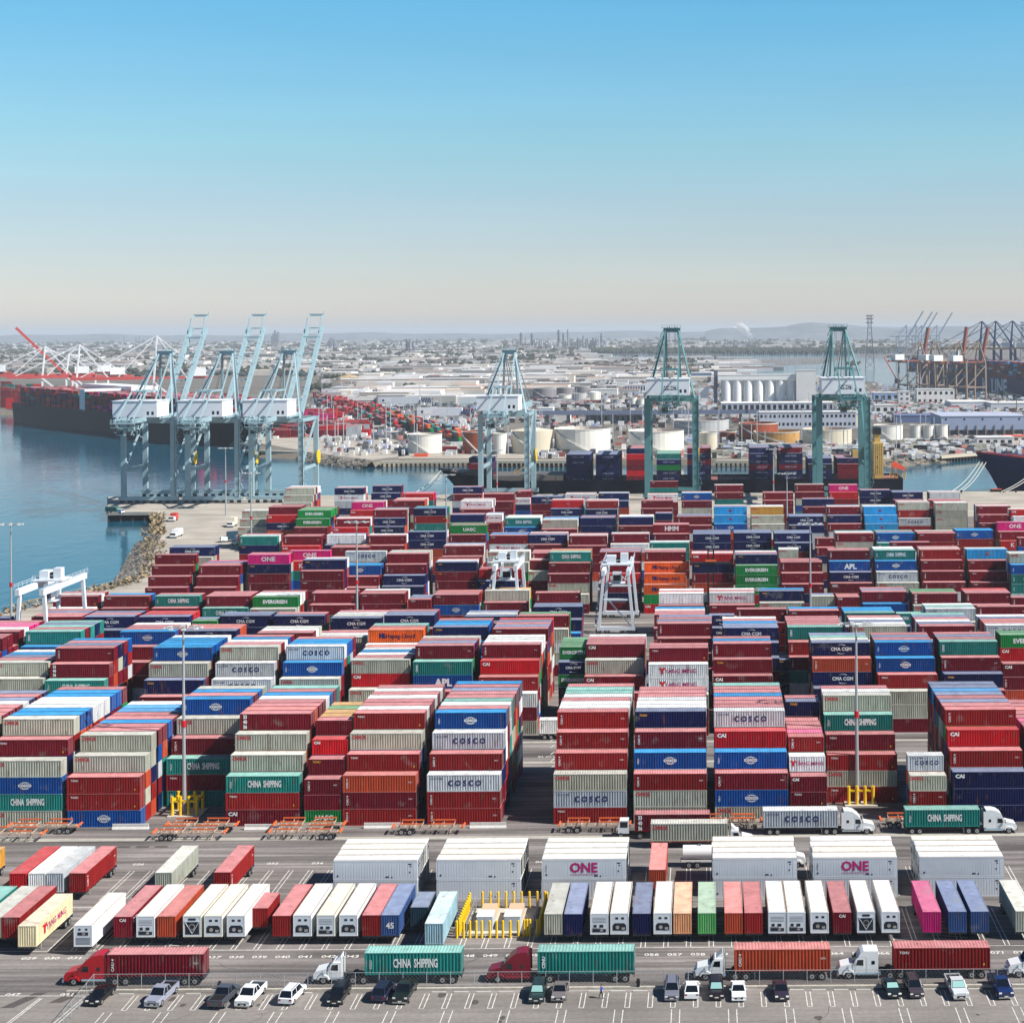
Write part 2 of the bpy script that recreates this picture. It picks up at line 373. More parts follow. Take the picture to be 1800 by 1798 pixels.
def colA(xl, row0, tokens, roofs, name, Ln=12.19, d0=266.4):
    db = d0 + row0 * P_ROW; X = xat(xl, db) + Ln / 2
    steps = sum(1 for t in tokens.split()[1:] if t[0] != '|')
    stack(X, db + steps * P_ROW, tokens, roofs.replace(' ', ''), Ln, name, 1)
def colT(xl, yt, T, tokens, roofs='', Ln=12.19, name=None, near=0):
    toks = tokens.split()
    while len(toks) < T: toks.append('|' + RND.choice(FILL) + '0')
    d = F * (H - HT[Ln] * T) / (yt - yh(xl)); X = xat(xl, d, HT[Ln] * T) + Ln / 2
    stack(X, d, ' '.join(toks), roofs.replace(' ', ''), Ln, name, near)
S20 = 6.06
FS = 'front stack '
colA(-162, 0, "g m g |b |t |g", "mmmwnmn", FS + "cut off by the left edge")
colA(-20, 0, "gO mz gO |bB |tS |gO", "bbwwwbbm", FS + "at the left edge")
colA(118, 0, "gO gO rz |rz |bB", "mmbmmllw", FS + "left of the left lamp mast")
colA(292.6, 4, "bB gO mx tS |mz |tW", "mbg", FS + "behind the left lamp mast")
colA(397, 0, "mq gO gO tS |rz |mD", "ommwbmt", FS + "right of the left lamp mast")
colA(535, 0, "m0 RD mj mx |m0 |GU", "yyGy", "narrow front stack with green bottom", S20)
colA(603, 0, "rz gO rz ox |mx |rx", "wmmwmwm", FS + "second left of wide dark gap")
colA(751, 0, "bB cC rx cC |rx |rx", "mwtmmnmb", FS + "left of the wide dark gap")
colA(973, 0, "rx rx rx gO |cC |rz", "wwmwttm", FS + "right of the wide dark gap")
colA(1114, 0, "nj mx bB rx |gO |gO", "wwcmmm", FS + "second right of wide dark gap")
colA(1257, 0, "cC RD bB mx |bB |gO", "mmmbmmt", FS + "third right of wide dark gap")
colA(1389.8, 0, "rx wY mD |mz |m0", "pmmm", "narrow stack with the magenta roof", S20)
colA(1382, 7.2, "nj |mz |m0 |m0 |m0 |m0", "m", "narrow stack behind the magenta roof", S20)
colA(1454, 4, "gO tS mz rz |gO |rz", "wm", FS + "behind the right lamp mast")
colA(1600, 0, "cC gO |rx |g0", "", "low narrow stack right of right lamp mast", S20)
colA(1675.7, 0, "rx RD rx nD |n0 |n0", "mnmnlnn", FS + "with three navy lower tiers")
colA(1816, 0, "mx R gO |g |g", "mpmmomm", FS + "cut off by the right edge")
# block B and the faces right behind it
SB = 'second-block stack '
nB = ["at the left edge", "left of the left lamp mast", "behind the left lamp mast", "right of left lamp mast", "second right of left lamp mast",
      "below the orange container", "right of the orange container", "left of the dark gap", "narrow, right of dark gap", "wide, right of dark gap",
      "with two white containers", "with three maroon tiers", "narrow and in shade", "behind the right lamp mast", "right of the right lamp mast", "with teal top, near right edge", "at the right edge"]
B = [(-95, 1122, 6, "mx mx mx", "m", 0), (-18, 1164.5, 5, "gO gO gO", "mnbw", 0), (97.3, 1138.7, 6, "mx mq tS tS", "nmb", 1), (269.5, 1137.9, 6, "bB gO nj mx", "bbbw", 2),
     (385.6, 1137, 6, "gO cC cC gO", "mwbm", 3), (502.7, 1136, 6, "cC bB gO bB", "bbm", 4), (617.6, 1160, 5, "gO |RD gO gO", "mwbwo", 5),
     (730.4, 1134.4, 6, "mx tW |bA rx", "nmg", 6), (847.5, 1132.7, 6, "mx RD rx w0 |m0 |g0", "www", 7), (1030.4, 1131.8, 6, "mD gO mD rx", "mmw", 9),
     (1140.6, 1138.7, 6, "mz wY |wY gO", "m", 10), (1253.7, 1130.7, 6, "mx mj mD mx", "bm", 11), (1426.8, 1129, 6, "nM ox |nM n0", "gtn", 13),
     (1538, 1128.6, 6, "bB bB rz g0 |g0 |m0", "mnm", 14), (1652, 1127.5, 6, "tW mx nj mx", "mnm", 15), (1757.8, 1115.5, 6, "GE |RD mD |mx", "G", 16)]
for xl, yt, T, tk, rf, i in B: colT(xl, yt, T, tk, rf, name=SB + nB[i] if xl > -90 else SB + 'cut off at left', near=1)
colT(983, 1137, 6, "GE nM |GE |k", "GGG", S20, SB + nB[8], 1)
colT(1362, 1159, 4, "nj |nj |n", "wm", S20, SB + nB[12], 1)
C = [(-64, 1110, 6, "m m m", "wppm"), (44.8, 1110, 6, "tW b n", "mtnt"), (210, 1110, 6, "bB mx mx", "mmw"), (318, 1108.5, 6, "nM n n", "oo"), (452, 1112, 6, "m g", "wg"),
     (547, 1120, 5, "g m m", "wm"), (646.8, 1106.8, 6, "OH w g", "mt"), (760.5, 1101.7, 6, "nj b b", "bbm"), (866, 1105, 6, "m m m", "nmnR"), (1156, 1095.6, 6, "mx mx m m", "nmn"),
     (1270.9, 1103, 6, "nM nM n", "nbmw"), (1384.6, 1101.7, 6, "tW rx m", "mmmm"), (1498, 1100.8, 6, "gO g g", "wnwm"), (1616.6, 1100, 6, "mx m m", "nwmnt"), (1732.9, 1099, 6, "cC g g", "monw"),
     (-72, 1086, 5, "n n", ""), (55, 1083.7, 5, "m m", "mnm"), (148, 1083.6, 5, "nM n n", "mn"), (244, 1083.6, 5, "nM n", "RR"), (386.5, 1082, 5, "nM |n", "n"), (481, 1082, 5, "nM m", "m"),
     (581, 1086, 5, "nM m w", "gwm"), (675, 1081, 5, "nM m", "nm"), (817, 1083, 5, "n m", "gn"), (911, 1082, 5, "m g", "G"), (937, 1066, 5, "n n b", "n"), (1150, 1080, 5, "m m", "mwb"),
     (1295, 1070.5, 5, "mx m", ""), (1387, 1073, 5, "mz n", "b"), (1484, 1077, 5, "t b", "bb"), (1628, 1070, 5, "cC g", "tw"), (1719, 1066, 5, "mx m", ""),
     (93, 1048, 4, "m w", "wm"), (183, 1048, 4, "m m", "b"), (271.7, 1047.5, 4, "tS m r", "m"), (361, 1047.5, 4, "mx tS", "mm"), (444, 1049, 4, "GE g", "wwm"), (548, 1042, 4, "mx m", "m"),
     (633, 1043, 4, "mz |m R", "mw"), (762, 1045, 4, "mz |bB", "mo"), (852, 1038, 4, "g m |o", "y"), (941, 1041.5, 4, "mx |n n", ""), (1158, 1043, 4, "w0 m", "mw"), (1247, 1042, 4, "wY m m", "mw"),
     (1335, 1038.5, 4, "nj g", "b"), (1515, 1040, 4, "m0 b", "nm"), (1604, 1043, 4, "mq g", "GG"), (1697, 1042, 4, "mx m", "mR"), (1778, 1050, 4, "mx R", ""),
     (272, 975, 6, "mz mz mz mz", ""), (350, 994, 5, "mx m0 m0", "mnp"), (435, 975, 6, "pn |nj |mz |mx", "m"), (532, 984, 6, "nj mx |mz |m", "w"), (509, 968, 6, "pn RK", ""),
     (606.7, 969.5, 6, "cC g", ""), (595.8, 994, 5, "bB mx mx", "bn"), (680, 973, 6, "m0 mx nM nM", "gg"), (765, 988, 5, "nj |mj |mx", "wm"), (778.7, 960, 6, "mx m", "wn"),
     (841.7, 1001, 5, "RK n", "m"), (858, 970, 6, "gO g", "w"), (925, 985, 5, "mx g |m", "w"), (965.8, 970.5, 6, "tS mz mx |gO g |m", "yo"), (1054, 970, 6, "m0 m RK |m |n |m", "nm"),
     (1133, 970, 6, "mx OH OH OH |GU |RD", "mg"), (1216, 974, 6, "RD |nj |mx |o", "wm"), (1293, 974.5, 6, "nj GE |GE |GE", "mw"), (1373, 988, 5, "mx m0 mx", "mm"),
     (1456, 967.5, 6, "mx bA nM mD", "m"), (1537, 967, 6, "tS bB cC gO", "ww"), (1617, 966, 6, "rx mz mx mx", "gm"), (1699, 966, 6, "lL mz mz mz", "g"), (1774, 973, 6, "gO bB |tS |tS", "w"),
     (420, 943, 6, "tW |nj", "wm"), (498, 942.5, 6, "mx RD", "m"), (574, 940.5, 6, "w0 n", "n"), (646, 941.5, 6, "mx m", "w"), (581, 962, 5, "m0 m", "my"), (717.5, 934.5, 6, "nM |nM", ""),
     (791.7, 923.5, 6, "GU mx", "m"), (860, 941, 6, "mz |wY", "bn"), (929, 940, 6, "nM mz", "mw"), (1000, 942, 6, "mx m", "wm"), (1074, 939, 6, "mx w", "w"), (1148, 922, 6, "mh mx", "m"),
     (1142, 954, 6, "tW", "w"), (1218, 938.5, 6, "nM |nM", "nnn"), (1290, 936.5, 6, "nM |nM", "nn"), (1361, 937, 6, "nM nM", "nn"), (1469, 937.5, 6, "mx |gO", "wt"), (1541, 937, 6, "bB t", "mt"),
     (1613, 937, 6, "mz |rx", "mg"), (1565, 953, 6, "m", ""), (1680, 932, 6, "bB |rx", "b"), (1753, 918, 6, "pn mx RK", ""), (1789, 945, 6, "m", ""),
     (425, 898, 5, "g g g", "w"), (472, 891, 6, "m0 RD |nM", "mm"), (523, 897, 6, "GE GE m", "GGGm"), (501.7, 858, 6, "gO gO g", "mww"), (588, 858, 6, "nM |wY", "mw"), (655, 854, 6, "nM n", "m"),
     (618, 883, 6, "pn R", "mw"), (588, 912, 6, "mx R", "wm"), (656, 896, 6, "mx nM n", "gn"), (726.7, 893.5, 6, "nM |rx |tW", "bG"), (690, 880, 6, "m", "oow"), (708, 868, 6, "R", "mp"),
     (796.7, 856, 6, "nM m", "m"), (850, 868, 6, "m m", "m"), (809, 881, 6, "wY m", "wmw"), (791, 904.5, 6, "n0 G", "m"), (888, 911, 6, "tS b", "wwg"), (953, 914, 6, "gO m", "wbn"),
     (969, 880, 6, "R0 n", "mw"), (1030, 881, 6, "rx n", "mw"), (1020, 910, 6, "n0 |n0 |n", "mn"), (1087.5, 909, 6, "n0 mz", "ww"), (934, 873, 6, "nM", "n"), (993, 869, 6, "w", "mw"),
     (1052, 867, 6, "n n", "w"), (1138, 869, 6, "wY m", "o"), (1142.5, 846, 6, "m", ""), (1127, 880, 6, "m m", "m"), (1198, 867, 6, "bB mx", "wm"), (1256, 853, 6, "mx mx", "w"),
     (1190, 908, 6, "m m", "nn"), (1255, 891, 6, "lL lL b", "mw"), (1320, 891.5, 6, "yO gO g", "ww"), (1387, 907.5, 6, "nM n", "nn"), (1341, 866, 6, "mx m", "m"), (1398, 852, 6, "mx m", "g"),
     (1411, 877, 6, "n0 m", "m"), (1457, 852.5, 6, "pn R", "m"), (1454, 891, 6, "mx nj m", "wn"), (1512.5, 861.5, 6, "nM |nM", "m"), (1569, 865, 6, "nM m", "nn"), (1634, 866, 6, "w", "mw"),
     (1633, 879, 6, "m m", "m"), (1518, 891, 6, "lL lL l", "ww"), (1578, 883.5, 6, "gO |rx cC", "mw"), (1644, 884, 6, "gO |gO |gO", "wm"), (1718, 890, 6, "mz mz mz", "wm"),
     (1776, 896, 6, "R g", "w"), (1781, 908, 6, "w m", "")]
CN = {0: 'rear stack with magenta roofs at the left edge', 1: 'rear stack with the teal front at the left', 2: 'rear stack with the globe left of the left lamp mast',
      3: 'rear stack right behind the left lamp head', 6: 'rear stack topped by the orange container'}
for i, a in enumerate(C): colT(*a, name=CN.get(i), near=1 if i in CN else 0)
for a in [(337, 1091, 5, "G n", "n"), (1247, 1081, 5, "n n", ""), (1576, 1078, 5, "t n", ""), (717, 1053.5, 4, "m m", "nn"), (1427, 1048, 4, "g0", "n"), (1471, 1049, 4, "mD", "o"),
          (1369, 966, 6, "gO", "w"), (1433, 946, 6, "mx mx", ""), (907, 863.5, 6, "m wY", "mm"), (853, 904.5, 6, "wY m", "wn"), (1152, 902, 6, "n0", "m"), (934, 972, 6, "mx w", "mm")]:
    colT(*a, Ln=S20)
colT(298, 961.7, 6, "nM g m", "n", 13.7)

def emit_stacks(limit):
    cand = [r for r in REC if r['seen'] and r['label'] and r['near']]
    cand.sort(key=lambda r: r['y'])
    chosen = set(id(r) for r in cand[:limit]); seen_lab = {}
    mb = MB()
    for r in REC:
        a = r['L'] / 2; h = HT[r['L']] - 0.03
        if id(r) in chosen:
            k = seen_lab.get(r['label'], 0); seen_lab[r['label']] = k + 1
            make_container(r['c'], (r['x'], r['y'] + WID / 2, r['z']), r['label'], r['L'], 0, r['mark'], door=(not r['label'] is None))
            continue
        v = RND.uniform(.78, 1.12); k = lin(*COLS[r['c']]); mb.cc = (k[0] * v, k[1] * v, k[2] * v, 1)
        x0, x1, y0, y1, z0, z1 = r['x'] - a, r['x'] + a, r['y'], r['y'] + WID, r['z'], r['z'] + h
        mb.add([(x0, y0, z0), (x1, y0, z0), (x1, y0, z1), (x0, y0, z1)], [(0, 1, 2, 3)]) if not r['seen'] or r['y'] > 480 else corr_w(mb, x0, x1, y0, z0, z1)
        mb.add([(x1, y0, z0), (x1, y1, z0), (x1, y1, z1), (x1, y0, z1)], [(0, 1, 2, 3)])
        mb.add([(x1, y1, z0), (x0, y1, z0), (x0, y1, z1), (x1, y1, z1)], [(0, 1, 2, 3)])
        mb.add([(x0, y1, z0), (x0, y0, z0), (x0, y0, z1), (x0, y1, z1)], [(0, 1, 2, 3)])
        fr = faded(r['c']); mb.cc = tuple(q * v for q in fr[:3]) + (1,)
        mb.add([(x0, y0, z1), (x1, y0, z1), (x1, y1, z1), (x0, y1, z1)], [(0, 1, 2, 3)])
        if r['seen']:
            # lighter top rail and darker joint, as painted steel frames show
            mb.box(x0, x1, y0 - .03, y0 + .04, z1 - .10, z1 + .006)
            mb.cc = (k[0] * .45, k[1] * .45, k[2] * .45, 1)
            mb.box(x0, x0 + .15, y0 - .02, y0 + .04, z0, z1 - .1); mb.box(x1 - .15, x1, y0 - .02, y0 + .04, z0, z1 - .1)
            if r['mark'] and r['y'] < 760:
                for ink, g in mark_geo(r['mark'], r['L']).items():
                    mb.cc = lin(*LCOL[ink]); ox, oy, oz = r['x'], r['y'] + WID / 2, r['z']
                    mb.add([(vx + ox, vy + oy, vz + oz) for vx, vy, vz in g.v], g.f)
    return mb
def corr_w(mb, x0, x1, y, z0, z1):
    n = round((x1 - x0 - .3) / .4); st = (x1 - x0 - .3) / n; pts = [(x0 + .15, 0)]
    for i in range(n):
        x = x0 + .15 + i * st; pts += [(x + st * .34, 0), (x + st * .5, .07), (x + st * .84, .07), (x + st, 0)]
    vs = []
    for x, d in pts: vs += [(x, y + d, z0), (x, y + d, z1)]
    mb.add(vs, [(2 * i, 2 * i + 2, 2 * i + 3, 2 * i + 1) for i in range(len(pts) - 1)])
# ---------------------------------------------------------------- water, land, roads
def water_mat():
    m = bpy.data.materials.new('harbour_water'); m.use_nodes = True; n = m.node_tree.nodes; l = m.node_tree.links; b = n['Principled BSDF']
    b.inputs['Base Color'].default_value = (0.006, 0.075, 0.125, 1); b.inputs['Roughness'].default_value = 0.10; b.inputs['IOR'].default_value = 1.33; b.inputs['Specular IOR Level'].default_value = .28
    g = n.new('ShaderNodeNewGeometry'); mp = n.new('ShaderNodeMapping'); mp.inputs['Scale'].default_value = (1, 0.5, 1)
    a = n.new('ShaderNodeTexNoise'); a.inputs['Scale'].default_value = 0.18; a.inputs['Detail'].default_value = 6
    c = n.new('ShaderNodeTexNoise'); c.inputs['Scale'].default_value = 0.012; c.inputs['Detail'].default_value = 3
    mr_ = n.new('ShaderNodeMapRange'); mr_.inputs['From Min'].default_value = .38; mr_.inputs['From Max'].default_value = .66
    mr_.inputs['To Min'].default_value = .25; mr_.inputs['To Max'].default_value = 1
    mu = n.new('ShaderNodeMath'); mu.operation = 'MULTIPLY'
    bp = n.new('ShaderNodeBump'); bp.inputs['Distance'].default_value = .6; bp.inputs['Strength'].default_value = .55
    l.new(g.outputs['Position'], mp.inputs[0]); l.new(mp.outputs[0], a.inputs['Vector']); l.new(mp.outputs[0], c.inputs['Vector'])
    l.new(c.outputs['Fac'], mr_.inputs['Value']); l.new(a.outputs['Fac'], mu.inputs[0]); l.new(mr_.outputs[0], mu.inputs[1])
    l.new(mu.outputs[0], bp.inputs['Height']); l.new(bp.outputs[0], b.inputs['Normal'])
    return m
WATER = water_mat()
def struct(mb, name, m, **k): return tag(mb.build(name, m, **k), kind='structure')
struct(MB().sheet([(-9000, 150), (9000, 150), (9000, 16000), (-9000, 16000)], -4.0), 'harbour_water', WATER)

def asphalt(name, rgb, tracks=0.5, scale=.5):
    m = bpy.data.materials.new(name); m.use_nodes = True; n = m.node_tree.nodes; l = m.node_tree.links; b = n['Principled BSDF']
    b.inputs['Roughness'].default_value = 0.9; b.inputs['Specular IOR Level'].default_value = .2
    g = n.new('ShaderNodeNewGeometry'); col = None
    rg = n.new('ShaderNodeRGB'); rg.outputs[0].default_value = lin(*rgb); col = rg.outputs[0]
    for sc_, st, amt in ((scale * .12, (1, 1, 1), .16), (scale * 3, (1, 1, 1), .10), (scale * .5, (.07, 1.0, 1), tracks * .5), (scale * 2.2, (.03, 1.0, 1), tracks * .4), (9, (1, 1, 1), .12)):
        mp = n.new('ShaderNodeMapping'); mp.inputs['Scale'].default_value = st; l.new(g.outputs['Position'], mp.inputs[0])
        no = n.new('ShaderNodeTexNoise'); no.inputs['Scale'].default_value = sc_; no.inputs['Detail'].default_value = 4; no.inputs['Distortion'].default_value = .35
        l.new(mp.outputs[0], no.inputs['Vector'])
        r_ = n.new('ShaderNodeMapRange'); r_.inputs['From Min'].default_value = .32; r_.inputs['From Max'].default_value = .68
        r_.inputs['To Min'].default_value = 1 - amt; r_.inputs['To Max'].default_value = 1 + amt * .7
        l.new(no.outputs['Fac'], r_.inputs['Value'])
        mm = n.new('ShaderNodeMix'); mm.data_type = 'RGBA'; mm.blend_type = 'MULTIPLY'; mm.inputs[0].default_value = 1
        l.new(col, mm.inputs[6]); l.new(r_.outputs[0], mm.inputs[7]); col = mm.outputs[2]
    l.new(col, b.inputs['Base Color']); return m
ASPH = asphalt('yard_asphalt', (128, 122, 119), 1.0)
PARK = asphalt('car_park_asphalt', (133, 127, 122), .25)
CONC = asphalt('quay_concrete', (176, 168, 156), .4)
EARTH = asphalt('city_ground', (118, 112, 104), .5, .03)
DIRT = asphalt('dry_earth', (190, 160, 112), .3, .5)
q = lambda *p: [tuple(at(*c)[:2]) for c in p]
coast = [(-900, 1300), (-500, 1195), (-200, 1125), (0, 1079), (120, 1050), (205, 1030), (246, 1010)]
wharf_d = 806.0
Lx = xat(272, 735)
yard_pts = [(2600, 120), (2600, wharf_d), (xat(190, wharf_d) , wharf_d), (xat(188, 735), 735), (Lx, 735)] + q((285, 935), (262, 985), (246, 1010))[0:] + q(*coast[::-1][1:]) + [(-420, 120)]
struct(MB().sheet(yard_pts, 0.0), 'yard_ground', ASPH)
# quay apron and perimeter road in paler concrete, lying on the yard
ap = MB().sheet([(2600, 700), (2600, wharf_d - .3), (xat(190, wharf_d) + .3, wharf_d - .3), (xat(188, 735) + .3, 735.3), (Lx + 1, 735.3)] + q((285, 938), (262, 988), (252, 1010), (236, 1022), (300, 1035), (420, 990), (440, 915)), 0.004)
struct(ap, 'quay_apron', CONC)
pr = MB().sheet(q((-200, 1127), (0, 1081), (120, 1052), (205, 1032), (240, 1020), (300, 1036), (270, 1070), (-200, 1180)), 0.006)
struct(pr, 'perimeter_road', CONC)
lane = MB()
for dd, x0, x1 in ((304, -140, 130), (449, -60, 120), (259, -130, 160)):
    lane.sheet([(x0, dd), (x1, dd), (x1, dd + 1.5), (x0, dd + 1.5)], 0.005)
    lane.sheet([(x0, dd + 15), (x1, dd + 15), (x1, dd + 16.3), (x0, dd + 16.3)], 0.005) if dd > 300 else None
struct(lane, 'crane_runway_strips', mat('runway_concrete', (170, 166, 156), .85, noise=.2, scale=.4))
struct(MB().sheet([(-320, 120), (320, 120), (320, 199.0), (-320, 199.0)], 0.004), 'car_park', PARK)
# quay wall faces and rock slopes
qw = MB()
qw.box(xat(190, wharf_d), 2600, wharf_d - 1.2, wharf_d, -4.5, -.01)
struct(qw, 'quay_wall', CONC)
rocks = MB(); rr = random.Random(3)
def rock_line(pts, wlow, n, zl=-4.2, size=1.5):
    for i in range(len(pts) - 1):
        a = Vector(pts[i]); b = Vector(pts[i + 1]); nrm = Vector((-(b - a).y, (b - a).x)).normalized()
        k = int((b - a).length * n)
        for _ in range(k):
            t = rr.random(); u = rr.random(); p = a.lerp(b, t) + nrm * (u * wlow); z = -u * abs(zl) + .1; s = rr.uniform(.5, 1) * size
            vs = []
            for dx, dy, dz in ((-1, -1, -1), (1, -1, -1), (1, 1, -1), (-1, 1, -1), (-.7, -.7, 1), (.8, -.7, 1), (.6, .8, 1), (-.7, .6, 1)):
                vs.append((p.x + dx * s * rr.uniform(.4, .75), p.y + dy * s * rr.uniform(.4, .75), z + dz * s * rr.uniform(.25, .6)))
            rocks.cc = (lambda g: (g, g * .92, g * .80, 1))(rr.uniform(.08, .28))
            rocks.add(vs, [(4, 5, 6, 7), (0, 1, 5, 4), (1, 2, 6, 5), (2, 3, 7, 6), (3, 0, 4, 7)])
cl = q((285, 936), (262, 985), (246, 1010))
rock_line(cl, -10, 9, size=1.25)
rock_line(q(*[(246, 1010), (205, 1030), (120, 1050), (0, 1079), (-200, 1125)]), -6, 3, size=1.2)
ROCKM = mat('rock', rough=.9, src='attr')
BANKM = mat('bank_earth', (120, 112, 98), .95, noise=.3, scale=.4)
bank = MB()
def bank_strip(pts, wlow, zt=.002, zb=-4.3):
    for i in range(len(pts) - 1):
        a = Vector(pts[i]); b = Vector(pts[i + 1]); nrm = Vector((-(b - a).y, (b - a).x)).normalized() * wlow
        bank.add([(a.x, a.y, zt), (b.x, b.y, zt), (b.x + nrm.x, b.y + nrm.y, zb), (a.x + nrm.x, a.y + nrm.y, zb)], [(0, 1, 2, 3)])
bank_strip(cl, -10); bank_strip(q((246, 1010), (205, 1030), (120, 1050), (0, 1079), (-200, 1125)), -6)

# the far shore: everything north of the channel
far_coast = [(-1200, 742), (60, 722), (240, 748), (400, 772), (470, 792), (545, 796), (600, 806), (655, 811), (700, 807), (870, 808), (1050, 806), (1340, 806), (1480, 812), (1560, 808), (1650, 801), (1660, 797), (1800, 787), (2500, 762)]
fc = [tuple(at(x, y, 0)[:2]) for x, y in far_coast]
struct(MB().sheet(fc[::-1] + [(-30000, 4200), (-30000, 60000), (30000, 60000), (30000, 1300)], -0.5), 'far_shore_ground', EARTH)
bank_strip([fc[i] for i in range(4, 8)], -9); rock_line([fc[i] for i in range(5, 8)], -11, 1.6, size=2.6)
bank_strip([fc[i] for i in range(11, 16)], -9); rock_line([fc[i] for i in range(12, 15)], -9, 1.2, size=2.2)
bank_strip(fc[0:5], -2, -.5, -4.3); bank_strip(fc[7:12], -3, -.5, -4.3); bank_strip(fc[14:18], -4, -.5, -4.3)
struct(bank, 'embankment', BANKM)
tag(rocks.build('rock_armour', ROCKM, colors=True), 'loose grey and tan boulders of the shore slopes', 'rocks', kind='stuff')
# basins and channels inside the far shore (water sheets in cut basins, shown as laid water)
def lagoon(pts, name='inlet_water'): struct(MB().sheet([tuple(at(x, y, -.4)[:2]) for x, y in pts], -.4), name, WATER)
lagoon([(690, 711), (760, 714), (850, 715), (850, 696), (770, 696), (700, 703)])
lagoon([(1262, 660), (1420, 664), (1540, 672), (1600, 690), (1690, 700), (1760, 703), (2300, 706), (2300, 640), (1800, 634), (1640, 630), (1500, 628), (1440, 640), (1262, 648)])
lagoon([(1030, 629), (1240, 633), (1500, 628), (1500, 618), (1250, 624), (1030, 623)])
# terminal paving on the far shore
tp = MB()
for pts in ([(545, 795), (655, 809), (720, 800), (700, 775), (560, 742), (380, 735), (420, 772)], [(60, 722), (240, 748), (400, 771), (420, 735), (300, 700), (60, 700)],
            [(700, 806), (1340, 805), (1480, 811), (1560, 807), (1650, 800), (1640, 780), (700, 795)], [(1650, 799), (1800, 786), (2300, 768), (2300, 745), (1640, 775)],
            [(600, 742), (860, 800), (900, 795), (760, 745), (640, 720), (560, 715)]):
    tp.sheet([tuple(at(x, y, -.4)[:2]) for x, y in pts], -.4)
struct(tp, 'far_terminal_paving', CONC)

# ---------------------------------------------------------------- painted markings in front
mk = MB()
def line(p0, p1, w_=.12, z=.012):
    a = Vector(p0); b = Vector(p1); n_ = Vector((-(b - a).y, (b - a).x)).normalized() * (w_ / 2)
    mk.add([(a.x - n_.x, a.y - n_.y, z), (b.x - n_.x, b.y - n_.y, z), (b.x + n_.x, b.y + n_.y, z), (a.x + n_.x, a.y + n_.y, z)], [(0, 1, 2, 3)])
X0 = xat(1223, 197)
for i in range(-26, 16):
    x = X0 + i * 2.79
    if x < xat(200, 197): continue
    for dx in (-.28, .28): line((x + dx, 194.2), (x + dx, 198.6), .11)
    line((x - .28, 194.2), (x + .28, 194.2), .1)
for i in range(-12, 8):
    x = xat(1288, 192) + i * 6.9
    if x < xat(150, 190): continue
    for dx in (-.5, .5): line((x + dx, 182), (x + dx, 193.6), .11)
line((xat(-60, 222), 213.0), (xat(1830, 214), 213.0), .14)
for i in range(-31, 14):      # trailer stalls
    x = xat(1330, 214) + i * 3.05
    for dx in (-.3, .3): line((x + dx, 213.0), (x + dx, 227), .12)
    line((x, 244.5), (x, 232), .12); line((x - .6, 244.5), (x - .6, 232), .12)
line((xat(-60, 229), 229.2), (xat(800, 229), 229.2), .25); 
for a, b in (((-76, 213), (-76, 224)), ((30.5, 213), (30.5, 226))):   # hatched bays
    for k in range(9): line((a[0], a[1] + k * 1.3), (a[0] + 4.6, a[1] + k * 1.3 - 1.0), .13)
for k in range(7): line((xat(612, 228) - 2, 227 - k * 1.2), (xat(612, 228) + 2.2, 226.4 - k * 1.2), .1)
for i, nn in enumerate(range(29, 78)):
    x = xat(1330, 210) + (i - 32) * 3.05 + 1.4
    put_text(mk, f"0{nn:02d}", (x, 210.6, .012), 1.15, ax=(1, 0, 0), ay=(0, 1, 0), bold=.02, sxs=1.15)
    if i % 2 == 0 and x < -20: put_text(mk, f"0{nn - 7:02d}", (x * 1.14, 247.6, .012), 1.2, ax=(1, 0, 0), ay=(0, 1, 0), bold=.02)
for t, px, py in (("047", 22, 1748), ("031", 118, 1748)):
    p = at(px, py); put_text(mk, t, (p.x, p.y, .012), 1.2, ax=(1, 0, 0), ay=(0, 1, 0))
for px0, py0, px1, py1 in ((0, 1750, 160, 1750), (70, 1754, -30, 1830), (74, 1754, -24, 1830), (155, 1750, 100, 1800), (150, 1750, 92, 1800)):
    a, b = at(px0, py0), at(px1, py1); line(a[:2], b[:2], .13)
for px in (965, 1050):
    p = at(px, 1330); put_text(mk, "STOP" if px > 1000 else "SLOW", (p.x, p.y, .012), 1.6, ax=(1, 0, 0), ay=(0, 1, 0), bold=0)
for k in range(5):
    p = at(968, 1350 - k * 12); line((p.x, p.y), (p.x + .5, p.y + 2), .2)
tag(mk.build('painted_markings', WHITE_PAINT), kind='structure')
patch = MB()
for x, y, wx, wy in [(xat(140 + 33 * k, 256), 255.6, 2.1, .9) for k in range(5)] + [(xat(650 + 30 * k, 256), 255.4, 2, .8) for k in range(2)] + [(-76 + 7 * k, 204 + (k % 3), 3, .8) for k in range(0)]:
    patch.sheet([(x, y), (x + wx, y), (x + wx, y + wy), (x, y + wy)], .009)
for a in ((0, 1771, 90, 14), (85, 1762, 30, 12)):
    p = at(a[0], a[1]); patch.sheet([(p.x, p.y), (p.x + 1.6, p.y), (p.x + 4, p.y + 4.5), (p.x + 2.4, p.y + 4.5)], .008)
rr2 = random.Random(5)
for k in range(26):     # oil stains in the stalls
    x = rr2.uniform(-72, 40); y = rr2.choice((rr2.uniform(194.5, 198.5), rr2.uniform(186, 193))); r0 = rr2.uniform(.2, .7)
    patch.add([(x + r0 * rr2.uniform(.5, 1.1) * math.cos(t * math.pi / 4), y + r0 * 1.4 * rr2.uniform(.5, 1.1) * math.sin(t * math.pi / 4), .008) for t in range(8)], [tuple(range(8))])
